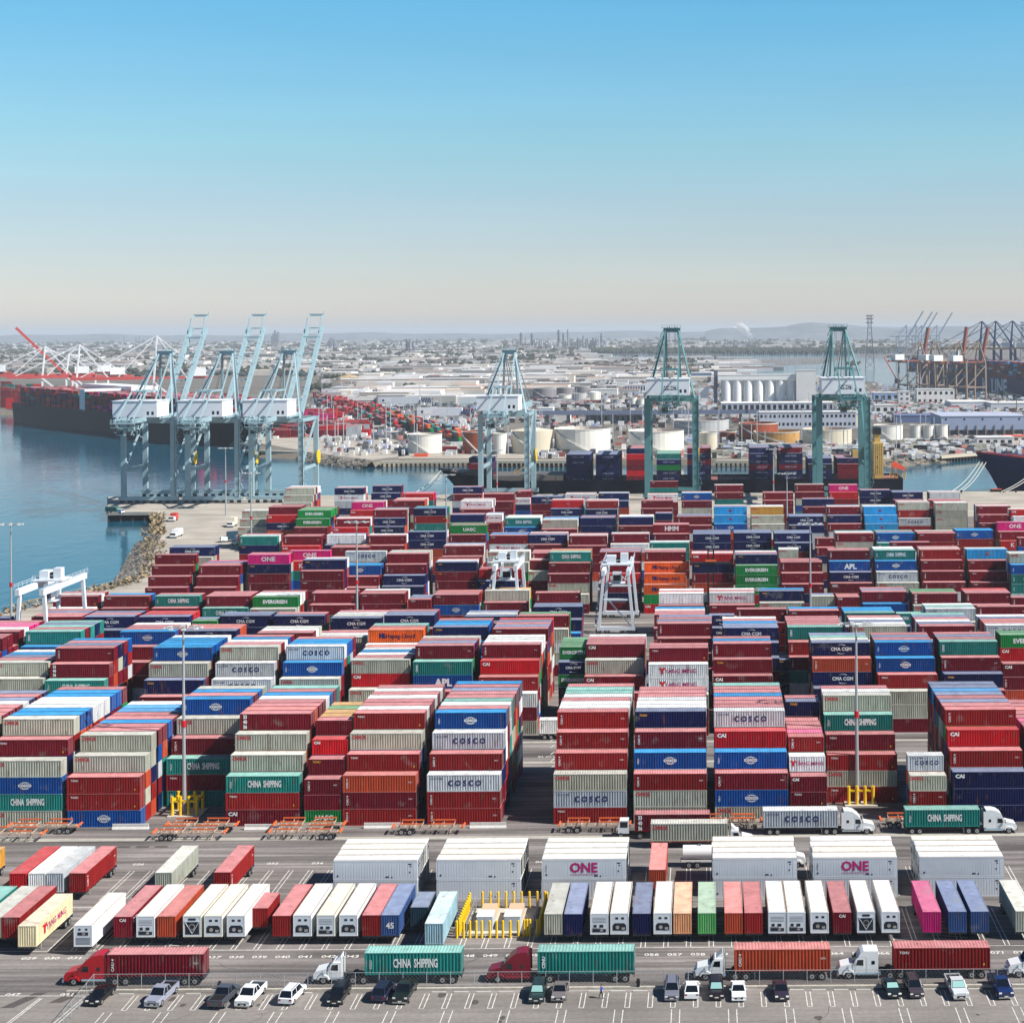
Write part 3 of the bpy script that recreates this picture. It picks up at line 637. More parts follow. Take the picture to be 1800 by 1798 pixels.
for k in range(34):     # tar-filled cracks
    x = rr2.uniform(-75, 42); y = rr2.uniform(184, 194) if k % 2 else rr2.uniform(203.5, 209.5); an = rr2.uniform(-.5, .5); pp = (x, y)
    for j in range(rr2.randint(3, 8)):
        an += rr2.uniform(-.6, .6); q2_ = (pp[0] + math.cos(an) * .9, pp[1] + math.sin(an) * .9); a = Vector(pp); b = Vector(q2_); n_ = Vector((-(b - a).y, (b - a).x)).normalized() * .035
        patch.add([(a.x - n_.x, a.y - n_.y, .009), (b.x - n_.x, b.y - n_.y, .009), (b.x + n_.x, b.y + n_.y, .009), (a.x + n_.x, a.y + n_.y, .009)], [(0, 1, 2, 3)]); pp = q2_
tag(patch.build('asphalt_patches', mat('dark_patch', (84, 78, 75), .9, noise=.3, scale=2)), kind='structure')
kb = MB(); kb.box(xat(160, 199.9), 330, 199.55, 200.0, 0, .28); kb.box(xat(118, 199.9), xat(160, 199.9), 199.6, 199.9, 0, .2)
struct(kb, 'kerb', mat('kerb_concrete', (178, 172, 160), .85, noise=.25, scale=1.2))
# ---------------------------------------------------------------- materials for vehicles and steelwork
TYRE = mat('tyre_rubber', (24, 24, 26), .85); RIM = mat('wheel_rim', (190, 192, 194), .35, .6); GLASS = mat('dark_glass', (16, 22, 30), .08, spec=.8)
STEEL = mat('dark_steel', (44, 44, 48), .6); CHROME = mat('chrome', (205, 208, 210), .2, .9); LAMP = mat('lamp_lens', (235, 235, 228), .15); REDL = mat('rear_lamp', (150, 16, 16), .3)
GALV = mat('galvanised_steel', (168, 172, 174), .5, .3); YEL = mat('yellow_paint', (236, 190, 22), .5, noise=.12, scale=1); SHADE = mat('sunshade', (132, 176, 172), .6)
ORNG = mat('orange_chassis_paint', (226, 104, 50), .6, noise=.2, scale=1.5); BEIGE = mat('beige_chassis_paint', (196, 176, 158), .6, noise=.3, scale=1.2)
BLUEB = mat('blue_bumper', (60, 90, 150), .5); BLK = mat('matt_black', (14, 14, 16), .8)
_wheel = {}
def wheel(parent, x, y, z, r=.5, wd=.28, name='wheel'):
    k = (r, wd)
    if k not in _wheel:
        mb = MB(); mb.cyl((0, -wd / 2, 0), (0, wd / 2, 0), r, n=16)
        rm = MB(); rm.cyl((0, -wd / 2 - .012, 0), (0, wd / 2 + .012, 0), r * .58, n=12); hb = MB(); hb.cyl((0, -wd / 2 - .04, 0), (0, wd / 2 + .04, 0), r * .2, n=8)
        _wheel[k] = (mb.mesh('wheel', TYRE), rm.mesh('wheel_rim', RIM), hb.mesh('wheel_hub', STEEL))
    a, b, c = _wheel[k]
    o = link(name, a, parent, (x, y, z)); link('wheel_rim', b, o); link('wheel_hub', c, o); return o
def chassis(label, loc, rz=0, Ln=12.19, group='container chassis', simple=False, col=None, gear=True, rear=1):
    """skeletal trailer; rear axles at local +x*rear"""
    t = thing('container_chassis', label, 'trailer chassis', loc, rz, group); a = Ln / 2; m = col or STEEL
    mb = MB()
    for s in (-.5, .5): mb.box(-a, a, s - .08, s + .08, .86, 1.14)
    for x in (-a + .1, -a * .5, 0, a * .5, a - .1): mb.box(x - .1, x + .1, -1.2, 1.2, 1.0, 1.19)
    mb.build('frame', m, t)
    b = MB(); b.box(*sorted((rear * a, rear * (a + .06))), -1.2, 1.2, .7, 1.15); b.build('rear_bumper', BLUEB if simple else m, t)
    for ax in (a - 1.1, a - 2.35):
        for s in (-1, 1): wheel(t, rear * ax, s * .98, .5, .5, .46)
    if gear:
        for s in (-.8, .8): g = MB(); g.box(-rear * (a - 2.6) - .07, -rear * (a - 2.6) + .07, s - .07, s + .07, 0, 1.0); g.build('landing_leg', GALV, t)
    return t

# ---- trailers parked nose-in: near end face at distance d, running away from the camera
DESC = {}
def end_unit(px, d, kind, c, label, Ln=12.19, mark='', axle=True, roofc=None):
    X = xat(px, d) + WID / 2; Yc = d + Ln / 2
    if kind == 'dry':
        o = make_container(c, (X, Yc, 1.22), label, Ln, R(90), mark, group='containers on parked trailers', door=False, roofc=roofc)
        # local -x end now faces the camera (-Y)
    else:
        o = reefer((X, Yc, 1.22), label, R(90), kind, c, group='refrigerated containers on parked trailers')
    ch = chassis('dark skeletal chassis under the ' + short(label), (X, Yc, 0), R(90), Ln, 'chassis under the parked trailers', True, gear=False)
    for s in (-.8, .8): g = MB(); g.box(-Ln / 2 + 2.4, -Ln / 2 + 2.54, s - .07, s + .07, 0, 1.0); g.build('landing_leg', GALV, ch)
    return o
def short(lab):
    w_ = lab.split(); return ' '.join(w_[:11])
# local +x is away; corr end faces -x => towards the camera after rz=+90 (x -> +Y)
REEFW = mat('reefer_white', rough=.35, noise=.07, scale=.4, src='object'); REEFR = mat('reefer_roof', rough=.5, noise=.16, rust=.35, scale=.35, src='object')
GRILL = mat('cooling_unit_dark', (30, 36, 48), .4); PALE = mat('cooling_unit_panel', (206, 212, 218), .35); RUST = mat('rust_trim', (150, 96, 62), .8)
_RE = {}
def reefer_meshes():
    if _RE: return _RE
    a, y, h = 12.19 / 2, WID / 2, 2.86
    b = MB(); b.box(-a, a, -y, y, 0, h - .03)
    for sy in (-1, 1):
        n = 30; st = (2 * a - .4) / n
        for i in range(n): 
            x = -a + .2 + i * st; b.box(x, x + st * .55, *sorted((sy * y, sy * (y + .018))), .2, h - .25)
        b.box(-a, a, *sorted((sy * y, sy * (y + .03))), 0, .16); b.box(-a, a, *sorted((sy * y, sy * (y + .03))), h - .2, h - .032)
    _RE['body'] = b.mesh('refrigerated_container', REEFW)
    r = MB(); r.box(-a + .02, a - .02, -y - .02, y + .02, h - .029, h)
    for i in range(14): x = -a + .3 + i * .87; r.box(x, x + .05, -y, y, h, h + .018)
    _RE['roof'] = r.mesh('container_roof', REEFR)
    for sy in (-1, 1): e_ = MB(); e_.box(-a, a, *sorted((sy * (y + .022), sy * (y - .09))), h + .019, h + .03); _RE['rail%d' % sy] = e_.mesh('roof_rail', mat('weathered_rail', (168, 148, 126), .8, noise=.4, scale=1.2))
    dc = MB()
    for x_, z_, w_, t_ in ((-a + 10.9, 2.2, .5, .16), (-a + 11.1, 1.9, .3, .1), (-a + 11.0, 1.0, .18, .22), (-a + 7.6, .35, .5, .2), (-a + 8.4, .3, .2, .2), (-a + .5, .5, .25, .25)): dc.box(x_, x_ + w_, -y - .034, -y - .03, z_, z_ + t_)
    _RE['decal'] = dc.mesh('placard', LETK)
    f = MB()
    for s in (-1, 1): f.box(-a - .05, -a, *sorted((s * y, s * (y - .12))), 0, h - .03)
    f.box(-a - .05, -a, -y + .12, y - .12, h - .16, h - .03); f.box(-a - .05, -a, -y + .12, y - .12, 0, .14)
    _RE['frame'] = f.mesh('end_frame', REEFW)
    # cooling unit variants, on the -x end
    def unit(v):
        u = MB(); g = MB(); p = MB()
        u.box(-a - .03, -a, -y + .13, y - .13, .15, h - .17)
        if v == 0:      # wide dark recess, cut corners
            pts = [(-.92, .5), (.92, .5), (.92, 1.2), (.66, 1.5), (-.66, 1.5), (-.92, 1.2)]
            g.add([(-a - .04, q_, z) for q_, z in pts], [tuple(range(6))])
            p.cyl((-a - .05, .25, .95), (-a - .09, .25, .95), .26, n=10); p.box(-a - .09, -a - .045, -.75, -.3, .62, .95)
            for k in (-.45, .35): g.add([(-a - .04, k - .2, 2.0), (-a - .04, k + .2, 2.0), (-a - .04, k + .2, 2.3), (-a - .04, k - .2, 2.3)], [(0, 1, 2, 3)])
        elif v == 1:    # boxes and small window panels
            g.box(-a - .06, -a - .03, -.9, .9, .32, .72); g.box(-a - .06, -a - .03, -.55, -.05, .95, 1.3); g.box(-a - .06, -a - .03, .35, .75, .95, 1.3)
            p.box(-a - .075, -a - .035, -.2, .9, .78, .9); p.box(-a - .08, -a - .06, -.5, -.1, .42, .66)
            for k in (1.6, 1.8, 2.0, 2.2): g.box(-a - .045, -a - .03, -.9, .9, k, k + .035)
        elif v == 2:    # louvres
            for k in range(6): g.box(-a - .045, -a - .03, -.95, .95, .3 + k * .16, .36 + k * .16)
            g.box(-a - .06, -a - .03, -.7, .7, 1.5, 1.9); p.box(-a - .075, -a - .06, -.3, .1, 1.55, 1.85)
            for k in (-.6, .3): g.box(-a - .05, -a - .03, k, k + .3, 2.15, 2.4)
        else:           # triangle frame with round fan
            u.bar((-a - .06, -1.0, 2.1), (-a - .06, 0, .45), .07); u.bar((-a - .06, 1.0, 2.1), (-a - .06, 0, .45), .07); u.bar((-a - .06, -1.0, 2.1), (-a - .06, 1.0, 2.1), .07)
            g.box(-a - .035, -a - .03, -.95, .95, .3, 1.95); p.cyl((-a - .04, 0, 1.35), (-a - .1, 0, 1.35), .42, n=14); g.cyl((-a - .1, 0, 1.35), (-a - .13, 0, 1.35), .3, n=12)
            g.box(-a - .06, -a - .03, -.5, .5, 2.2, 2.5)
        return (u.mesh('cooling_unit', PALE), g.mesh('cooling_grille', GRILL), p.mesh('cooling_fan', CHROME))
    for v in range(4): _RE[v] = unit(v)
    d = MB()
    for k in (-1, 1): d.box(a, a + .03, *sorted((k * .03, k * 1.12)), .12, h - .12)
    _RE['door'] = d.mesh('container_door', REEFW)
    dr = MB()
    for k in (-.85, -.35, .35, .85): dr.cyl((a + .06, k, .12), (a + .06, k, h - .1), .028, n=6)
    for k in (-.5, .5): dr.box(a + .03, a + .034, k - .3, k + .3, 1.7, 1.95)
    _RE['rod'] = dr.mesh('container_locking_rod', STEEL)
    return _RE
def reefer(loc, label, rz, kind='f0', tint='w', group='stacked refrigerated containers', mark=''):
    m = reefer_meshes(); o = link('refrigerated_container', m['body'], None, loc, rz); tag(o, label, 'refrigerated container', group)
    base = {'w': (.80, .81, .81), 'c': (.80, .78, .68), 'y': (.82, .74, .52), 's': (.62, .65, .69)}[tint]; v = random.uniform(.93, 1.04)
    o.color = (base[0] * v, base[1] * v, base[2] * v, 1)
    r = link('container_roof', m['roof'], o); rb = {'w': (.82, .82, .79), 'c': (.80, .77, .66), 'y': (.78, .72, .58), 's': (.78, .78, .76)}[tint]; r.color = tuple(q_ * random.uniform(.95, 1.03) for q_ in rb) + (1,)
    f = link('end_frame', m['frame'], o); f.color = o.color
    for q_ in ('rail-1', 'rail1'): link('roof_rail', m[q_], r)
    if not rz: link('placard', m['decal'], o)
    v = int(kind[1]); u = link('cooling_unit', m[v][0], o); link('cooling_grille', m[v][1], u); link('cooling_fan', m[v][2], u)
    d = link('container_door', m['door'], o); d.color = o.color; link('container_locking_rod', m['rod'], d)
    if mark:
        for ink, me in mark_meshes(mark, 12.19): link('container_lettering', me, o, (0, -.03, .02))
    return o

D1 = 214.6
row1 = [(-70, 'dry', 't', 'teal container at the very left end of the front trailer row', 12.19, ''), (-30, 'dry', 'g', 'beige grey container second from the left edge of the front trailer row', 12.19, ''),
        (3, 'dry', 'r', 'orange red container just left of the cream one with red lettering', 12.19, ''), (31.7, 'dry', 'Y', 'cream container with red lettering on its long side, left end of front trailer row', 12.19, 'Y'),
        (130, 'f2', 'w', 'white refrigerated unit standing alone right of the cream container', 12.19, ''), (200, 'dry', 'm', 'maroon container between two white refrigerated units, left part of front row', 12.19, 'D'),
        (240, 'f1', 'w', 'white refrigerated unit between a maroon and an orange red container', 12.19, ''), (276.7, 'dry', 'o', 'orange red container between white units, left part of front row', 12.19, ''),
        (322, 'f3', 'c', 'cream refrigerated unit with triangular frame and round fan, left part of row', 12.19, ''), (359, 'f0', 'c', 'refrigerated unit with wide dark recess, right of the left triangular-framed one', 12.19, ''),
        (399, 'f0', 'w', 'refrigerated unit with wide dark recess, left of the short brown container', 12.19, ''), (440, 'dry', 'r', 'short brick red container half as long as its neighbours', 6.06, ''),
        (479, 'dry', 'r', 'brick red container right of the short one', 12.19, ''), (515.7, 'f0', 'w', 'refrigerated unit with dark recess right of two brick red containers', 12.19, ''),
        (557, 'f1', 'c', 'cream refrigerated unit with boxed machinery, third left of the blue container', 12.19, ''), (596.7, 'f0', 'w', 'white refrigerated unit left of the red container beside the blue one', 12.19, ''),
        (636.7, 'dry', 'r', 'red container touching the blue one numbered 45', 12.19, ''), (670, 'dry', 's', 'steel blue container with 45 in white on its end', 12.19, ''),
        (721.7, 'dry', 'd', 'short dark teal container between the blue and the pale blue ones', 6.06, ''), (747, 'dry', 'a', 'pale blue grey container left of the yellow bollard pen', 12.19, ''),
        (956.7, 'dry', 'g', 'beige container right beside the yellow bollard pen', 12.19, ''), (991.7, 'dry', 'n', 'navy container second right of the bollard pen', 12.19, ''),
        (1037.7, 'f1', 'w', 'white refrigerated unit third right of the bollard pen, boxed machinery', 12.19, ''), (1073, 'f0', 'w', 'white refrigerated unit fourth right of the bollard pen, dark recess', 12.19, ''),
        (1112, 'dry', 'n', 'navy container between two white units right of the pen', 12.19, ''), (1149, 'f0', 'w', 'white refrigerated unit left of the peach coloured container', 12.19, ''),
        (1184, 'dry', 'h', 'peach coloured container with rusty end left of the green one', 12.19, ''), (1227, 'dry', 'e', 'faded light green container in the front trailer row', 12.19, ''),
        (1274, 'dry', 'o', 'orange container right of the light green one', 12.19, ''), (1309, 'dry', 'r', 'red container right of the orange one beside the light green one', 12.19, ''),
        (1350.7, 'f1', 's', 'grey white refrigerated unit first of three, right of the red container', 12.19, ''), (1384, 'f1', 'w', 'white refrigerated unit middle of three left of the maroon container', 12.19, ''),
        (1425, 'f0', 'w', 'white refrigerated unit with dark recess touching the maroon container', 12.19, ''), (1465, 'dry', 'm', 'maroon container with small white tag, right part of the row', 12.19, 'D'),
        (1506.7, 'f3', 's', 'white refrigerated unit with triangular frame, right of the maroon container', 12.19, ''), (1550, 'f0', 'w', 'white refrigerated unit left of the hatched bay near the magenta container', 12.19, ''),
        (1622.7, 'dry', 'p', 'vivid magenta container in the front trailer row', 12.19, 'n'), (1667.7, 'dry', 's', 'steel blue container right of the magenta one', 12.19, ''),
        (1707, 'dry', 's', 'steel blue container second right of the magenta one', 12.19, ''), (1785.7, 'dry', 'g', 'beige container cut off by the right edge, front trailer row', 12.19, '')]
for px, kd, c, lab, Ln, mkk in row1:
    d = D1 if Ln > 7 else D1 + 3.4
    if px in (31.7, 747, 130): d = D1 - 3.2
    end_unit(px, d, kd, c, lab, Ln, mkk, roofc=None)
for o in COL.objects:       # end codes on two boxes
    if o.get('label', '').startswith('steel blue container with 45'):
        mb = MB(); put_text(mb, "45", (-6.12, 0, 1.3), 1.1, ax=(0, -1, 0), ay=(0, 0, 1), bold=.03); mb.build('container_lettering', LETW, o)
    if o.get('label', '').startswith('maroon container between two white') or o.get('label', '').startswith('maroon container with small white tag'):
        mb = MB(); put_text(mb, "CAI", (-6.12, 0, 2.25), .55, ax=(0, -1, 0), ay=(0, 0, 1), bold=.03); mb.build('container_lettering', LETW, o)
D2 = 232.0
for px, c, kd, lab in [(-85, 'y', 'dry', 'yellow container cut off by the left edge, rear trailer row'), (16.7, 'R', 'dry', 'bright red container, first of four in the rear trailer row'),
                       (50, 'w', 'dry', 'white container, second of four in the rear trailer row'), (82, 'c', 'dry', 'pale grey container, third of four in the rear trailer row'),
                       (121.7, 'r', 'dry', 'brick red container, last of four in the rear trailer row'), (272.7, 'g', 'dry', 'light grey container standing alone in the rear trailer row'),
                       (376, 'r', 'dry', 'brick red container standing alone in the rear trailer row'), (1141, 'o', 'dry', 'salmon coloured container between two refrigerated stacks')]:
    end_unit(px, D2, kd, c, lab, 12.19, 'x' if c == 'r' else '')

# ---- stacks of refrigerated containers, two high and four deep
ST = ['first', 'second', 'third', 'fourth', 'fifth', 'last']
for si, px in enumerate([585.7, 767.7, 953, 1253, 1431, 1617.7]):
    X = xat(px, 231.5) + 12.19 / 2
    for t_ in range(2):
        for r_ in range(4):
            if t_ == 0 and r_ > 1: continue
            lab = (f"pale refrigerated container, {'upper' if t_ else 'lower'} tier, {['front', 'second', 'third', 'rearmost'][r_]} row of the {ST[si]} refrigerated stack from the left")
            mkk = {(2, 1, 0): 'N', (4, 1, 0): 'N', (0, 0, 0): 'N'}.get((si, t_, r_), '')
            if r_ == 0 and not mkk: mkk = 'v'
            reefer((X + random.uniform(-.08, .08), 231.5 + 1.22 + r_ * 2.53, t_ * 2.89), lab, R(180) if False else 0, f'f{(si + r_) % 4}', ('s' if r_ == 0 else 'wsc'[(si + r_) % 3]), mark=mkk if mkk in 'N' else '')
    # rows beneath that only hold the stack up
    for r_ in (2, 3): reefer((X, 231.5 + 1.22 + r_ * 2.53, 0), f"pale refrigerated container, lower tier, {['', '', 'third', 'rearmost'][r_]} row of the {ST[si]} refrigerated stack from the left", 0, 'f0', 's')

# ---- the yellow bollard pen with transformer cabinets
bm = MB(); bm.cyl((0, 0, 0), (0, 0, 2.3), .17, n=12); bm.cyl((0, 0, 2.3), (0, 0, 2.38), .17, .08, n=12); bme = bm.mesh('bollard', YEL)
xa, xb, ya, yb = xat(803, 216.6), xat(945, 216.6), 216.8, 228.0
pts = []
for px in (803, 815, 826, 837, 847, 861, 873, 884, 897, 911): pts.append((xat(px, ya), ya))
for px in (921, 926, 931, 944): pts.append((xat(px, ya), ya + .4))
for k in range(11): pts.append((xa + .15, ya + 1 + k * .98))
for k in range(11): pts.append((xb + .2, ya + 1 + k * .98))
for k in range(9): pts.append((xa + 1.9 + k * 1.12, yb))
nth = lambda j: ['first', 'second', 'third', 'fourth', 'fifth', 'sixth', 'seventh', 'eighth', 'ninth', 'tenth', 'eleventh', 'twelfth', 'thirteenth', 'fourteenth'][j]
for i, (x, y) in enumerate(pts):
    side = 'front' if i < 14 else ('left' if i < 25 else ('right' if i < 36 else 'back'))
    j = i if i < 14 else (i - 14 if i < 25 else (i - 25 if i < 36 else i - 36))
    tag(link('bollard', bme, None, (x, y, 0)), f"yellow steel bollard, {nth(j)} from the {'left' if side in ('front', 'back') else 'near end'} in the {side} line of the transformer pen", 'bollard', 'yellow bollards round the transformer pen')
pd = thing('transformer_pad', 'pale concrete pad inside the ring of yellow bollards', 'concrete pad', ((xa + xb) / 2, 222.4, 0)); MB().box(-4.3, 4.3, -4.6, 5.0, 0.02, .22).build('pad', mat('pad_concrete', (196, 190, 176), .85, noise=.2, scale=1), pd)
for i, px in enumerate((840, 888)):
    t = thing('transformer_cabinet', f"grey steel transformer cabinet on the pad, {'left' if i == 0 else 'right'} one of two", 'electrical cabinet', (xat(px, 220) + 1.1, 220, .22), 0, 'cabinets in the bollard pen')
    MB().box(-1.1, 1.1, -1.3, 1.3, 0, 1.9).build('cabinet_body', mat('cabinet_grey', (188, 196, 204), .5), t)
    MB().box(-1.0, 1.0, 1.32, 5.2, 0, 1.5).build('cable_trough', mat('cabinet_tan', (206, 178, 146), .6), t)
    MB().box(-1.15, 1.15, -1.35, 1.35, 1.9, 1.98).build('cabinet_lid', mat('cabinet_lid', (222, 224, 224), .5), t)
    dm = MB()
    for k in (-1, 1): dm.box(*sorted((k * .03, k * 1.02)), -1.34, -1.3, .15, 1.8)
    dm.build('cabinet_door', mat('cabinet_door', (172, 182, 192), .45), t)
def chain_fence(name, label, pts, step=3.0, h=2.0, mesh=True):
    t = thing(name, label, 'fence'); wires = MB(); rails = MB()
    post = MB(); post.cyl((0, 0, 0), (0, 0, h + .05), .045, n=8); pm = post.mesh('post', GALV)
    for i in range(len(pts) - 1):
        a = Vector(pts[i]); b = Vector(pts[i + 1]); Ld = (b - a).length; n = max(1, round(Ld / step)); u = (b - a).normalized()
        for k in range(n + (1 if i == len(pts) - 2 else 0)): p = a.lerp(b, k / n); link('post', pm, t, (p.x, p.y, 0))
        rails.cyl((a.x, a.y, h), (b.x, b.y, h), .03, n=6)
        if mesh:
            m_ = int(Ld / .5)
            for k in range(-int(h / .5), m_):
                for sg in (1, -1):
                    s0 = k * .5; s1 = s0 + h
                    z0, z1 = (0, h) if sg > 0 else (h, 0)
                    c0 = max(s0, 0); c1 = min(s1, Ld)
                    if c1 <= c0: continue
                    za = z0 + (z1 - z0) * (c0 - s0) / h; zb = z0 + (z1 - z0) * (c1 - s0) / h
                    pa = a + u * c0; pb = a + u * c1; wires.bar((pa.x, pa.y, za), (pb.x, pb.y, zb), .008)
    rails.build('top_rail', GALV, t)
    if mesh: wires.build('wire_mesh', GALV, t)
    return t
chain_fence('chain_link_fence', 'galvanised chain link fence between trucks and parked cars', [(xat(120, 191), 189.5), (xat(165, 200.3), 200.3), (90, 200.3)])
chain_fence('pen_fence', 'low chain link fence inside the yellow bollards', [(xa + 1.1, ya + 1.2), (xa + 1.1, yb - .8), (xb - .9, yb - .8), (xb - .9, ya + 1.2)], 2.4, 1.9, True)

# ---- trucks
def tractor(label, loc, rz, c, kind, group='road trucks', paint=None):
    """cab faces local -x; origin under the front axle"""
    t = thing('truck_tractor', label, 'truck', loc, rz, group)
    P = mat('truck_paint_' + c, {'red': (176, 20, 34), 'dred': (120, 12, 36), 'white': (226, 228, 228)}[c], .3, noise=.05, scale=.5)
    hw = 1.08
    hood = MB(); hood.prism([(-1.25, .62), (-1.3, 1.25), (-1.05, 1.62), (.55, 1.98), (.55, .62)], -hw + .06, hw - .06); hood.build('bonnet', P, t)
    fen = MB()
    for s in (-1, 1): fen.prism([(-.78, .62), (-.62, 1.0), (-.3, 1.2), (.3, 1.2), (.62, 1.0), (.78, .62), (.6, .62), (.45, .9), (-.45, .9), (-.6, .62)], *sorted((s * (hw - .1), s * (hw + .14))))
    fen.build('front_wing', P, t)
    MB().box(-1.5, -1.28, -hw, hw, .42, .8).build('bumper', CHROME if c != 'dred' else P, t)
    MB().box(-1.33, -1.27, -.45, .45, .85, 1.35).build('grille', CHROME, t)
    for s in (-1, 1): MB().box(-1.32, -1.2, *sorted((s * .6, s * .95)), .9, 1.15).build('headlight', LAMP, t)
    top = 2.75
    cab = MB(); cab.prism([(.55, .62), (.55, 1.98), (1.05, top - .1), (1.2, top), (2.25, top), (2.25, .62)], -hw, hw); cb = cab.build('cab', P, t)
    ws = MB(); ws.add([(.545, -.95, 2.0), (.545, .95, 2.0), (1.0, .85, top - .12), (1.0, -.85, top - .12)], [(0, 1, 2, 3)]); 
    ws = MB(); ws.prism([(.52, 1.99), (1.0, top - .1), (1.06, top - .1), (.58, 1.99)], -.92, .92); ws.build('windscreen', GLASS, t)
    for s in (-1, 1):
        d_ = MB(); d_.prism([(.85, .7), (.85, 2.5), (1.15, 2.62), (1.95, 2.62), (1.95, .7)], *sorted((s * hw, s * (hw + .02)))); dr = d_.build('cab_door', P, t)
        g = MB(); g.prism([(.92, 1.8), (1.12, 2.45), (1.85, 2.5), (1.85, 1.75)], *sorted((s * (hw + .021), s * (hw + .035)))); g.build('side_window', GLASS, dr)
        mi = MB(); mi.box(.6, .68, *sorted((s * (hw + .15), s * (hw + .35))), 1.8, 2.4); mi.build('wing_mirror', STEEL, t)
    x1 = 2.25
    if kind in ('slope', 'flat', 'round'):
        sl = MB(); hh = 3.85
        poly = {'slope': [(2.25, .62), (2.25, top), (1.2, top), (1.45, 3.1), (2.3, hh - .15), (3.0, hh), (3.75, hh), (3.75, .62)],
                'round': [(2.25, .62), (2.25, top), (.95, top - .15), (1.25, 3.2), (1.9, 3.65), (2.7, hh), (3.75, hh), (3.75, .62)],
                'flat': [(2.25, .62), (2.25, top), (1.2, top), (1.5, 3.3), (1.9, 3.55), (3.75, 3.55), (3.75, .62)]}[kind]
        sl.prism(poly, -hw - .02, hw + .02); sl.build('sleeper', P, t); x1 = 3.75
        for s in (-1, 1): MB().box(2.9, 3.3, *sorted((s * (hw + .02), s * (hw + .04))), 1.9, 2.35).build('sleeper_window', GLASS, t)
        if kind != 'flat':
            for s in (-1, 1): MB().box(3.75, 4.15, *sorted((s * (hw - .04), s * (hw + .02))), 1.0, hh - .25).build('side_fairing', P if c != 'red' else P, t)
            MB().box(3.752, 3.77, -hw + .05, hw - .05, 1.0, hh - .1).build('sleeper_back', STEEL, t)
    else:
        df = MB(); df.prism([(1.35, top + .02), (2.15, top + .75), (2.2, top + .75), (2.2, top + .02)], -.8, .8); df.build('roof_deflector', P, t)
        for s in (-1, 1): ex = MB(); ex.cyl((2.45, s * .8, .9), (2.45, s * .8, 3.4), .09, n=8); ex.build('exhaust_stack', CHROME, t)
    fr = MB()
    for s in (-.42, .42): fr.box(-1.0, x1 + 3.6, s - .07, s + .07, .72, .98)
    fr.build('frame', STEEL, t); MB().cyl((x1 + 2.1, 0, 1.0), (x1 + 2.1, 0, 1.14), .55, n=14).build('fifth_wheel', STEEL, t)
    for s in (-1, 1):
        tk = MB(); tk.cyl((1.0, s * .86, .68), (x1 + .3, s * .86, .68), .30, n=12); tk.build('fuel_tank', P if c == 'dred' else CHROME, t)
        wheel(t, 0, s * .98, .52, .52, .3)
        for k in (1.5, 2.85): wheel(t, x1 + k, s * .95, .52, .52, .5)
        mf = MB()
        mf.box(x1 + 2.1, x1 + 2.15, *sorted((s * .7, s * 1.2)), .7, 1.0); mf.build('mudguard', STEEL, t)
    return t, x1
def rig(px, d, c, mark, cabdesc, cc, kind, face=-1, contname='', Ln=12.19, gap=.9, tract=True, roofc=None, frame=None):
    """container whose left front corner projects at px, lorry facing face (-1 left)"""
    X = xat(px, d) + Ln / 2; yc = d + WID / 2; rz = 0 if face < 0 else math.pi
    make_container(c, (X, yc, 1.22), contname, Ln, 0, mark, group='containers being hauled by trucks', door=True, roofc=roofc)
    chassis('dark trailer chassis under the ' + short(contname), (X, yc, 0), rz, Ln, 'chassis of the hauled containers', col=frame, rear=1)
    if tract:
        ln = 3.75 if kind != 'day' else 2.25
        xo = X + face * (Ln / 2 + gap + ln)
        tractor(cabdesc, (xo, yc, 0), rz, cc, kind)
rig(188, 201.5, 'm', 'x', 'bright red sleeper truck at the left, nose to the left', 'red', 'slope', -1, 'maroon container hauled by the bright red truck', gap=.5)
rig(641, 201.5, 't', 'S', 'white day cab truck with a teal container far behind its cab', 'white', 'day', -1, 'grey teal container with tall white lettering behind the white day cab', gap=3.0)
rig(945, 201.6, 't', 'W', 'dark red sleeper truck hauling a green container', 'dred', 'slope', -1, 'sea green container hauled by the dark red truck', gap=1.3, roofc='t')
rig(1291, 201.9, 'o', 'x', 'white day cab truck with twin exhausts hauling an orange red container', 'white', 'day', -1, 'orange red container hauled by the white day cab truck', gap=1.4)
rig(1572, 202.1, 'r', 'z', 'white truck with flat sleeper hauling a brick red container', 'white', 'flat', -1, 'brick red container hauled by the flat sleeper truck', gap=2.0)
tractor('white truck cut off by the right edge', (xat(1792, 202) + 0, 203.4, 0), 0, 'white', 'slope')
rig(1341.6, 260, 'c', 'C', 'white sleeper truck facing right behind the refrigerated stacks, mid lane', 'white', 'slope', 1, 'pale grey container with dark spaced lettering on a truck facing right', gap=1.0)
rig(1591.6, 260, 't', 'S', 'white sleeper truck facing right near the right edge, mid lane', 'white', 'round', 1, 'teal container with tall white lettering on a truck facing right', gap=1.0)
rig(1144, 253.5, 'g', 'O', 'small white day cab truck facing right left of the tanker', 'white', 'day', 1, 'beige grey container with red corner lettering on a truck facing right', gap=.6, frame=ORNG)
rig(1115.6, 258.4, 'm', 'q', '', 'white', 'day', -1, 'maroon container behind the beige grey one in the mid lane', tract=False)
yt = thing('yard_tractor', 'small white yard tractor left of the maroon container in mid lane', 'truck', (xat(1101, 258), 259.4, 0), 0, 'road trucks')
MB().box(-1.6, 3.2, -.5, .5, .6, .95).build('frame', STEEL, yt); MB().prism([(-1.4, .9), (-1.4, 2.0), (-1.1, 3.0), (.4, 3.0), (.4, .9)], -.9, .9).build('cab', mat('truck_paint_white', (226, 228, 228)), yt)
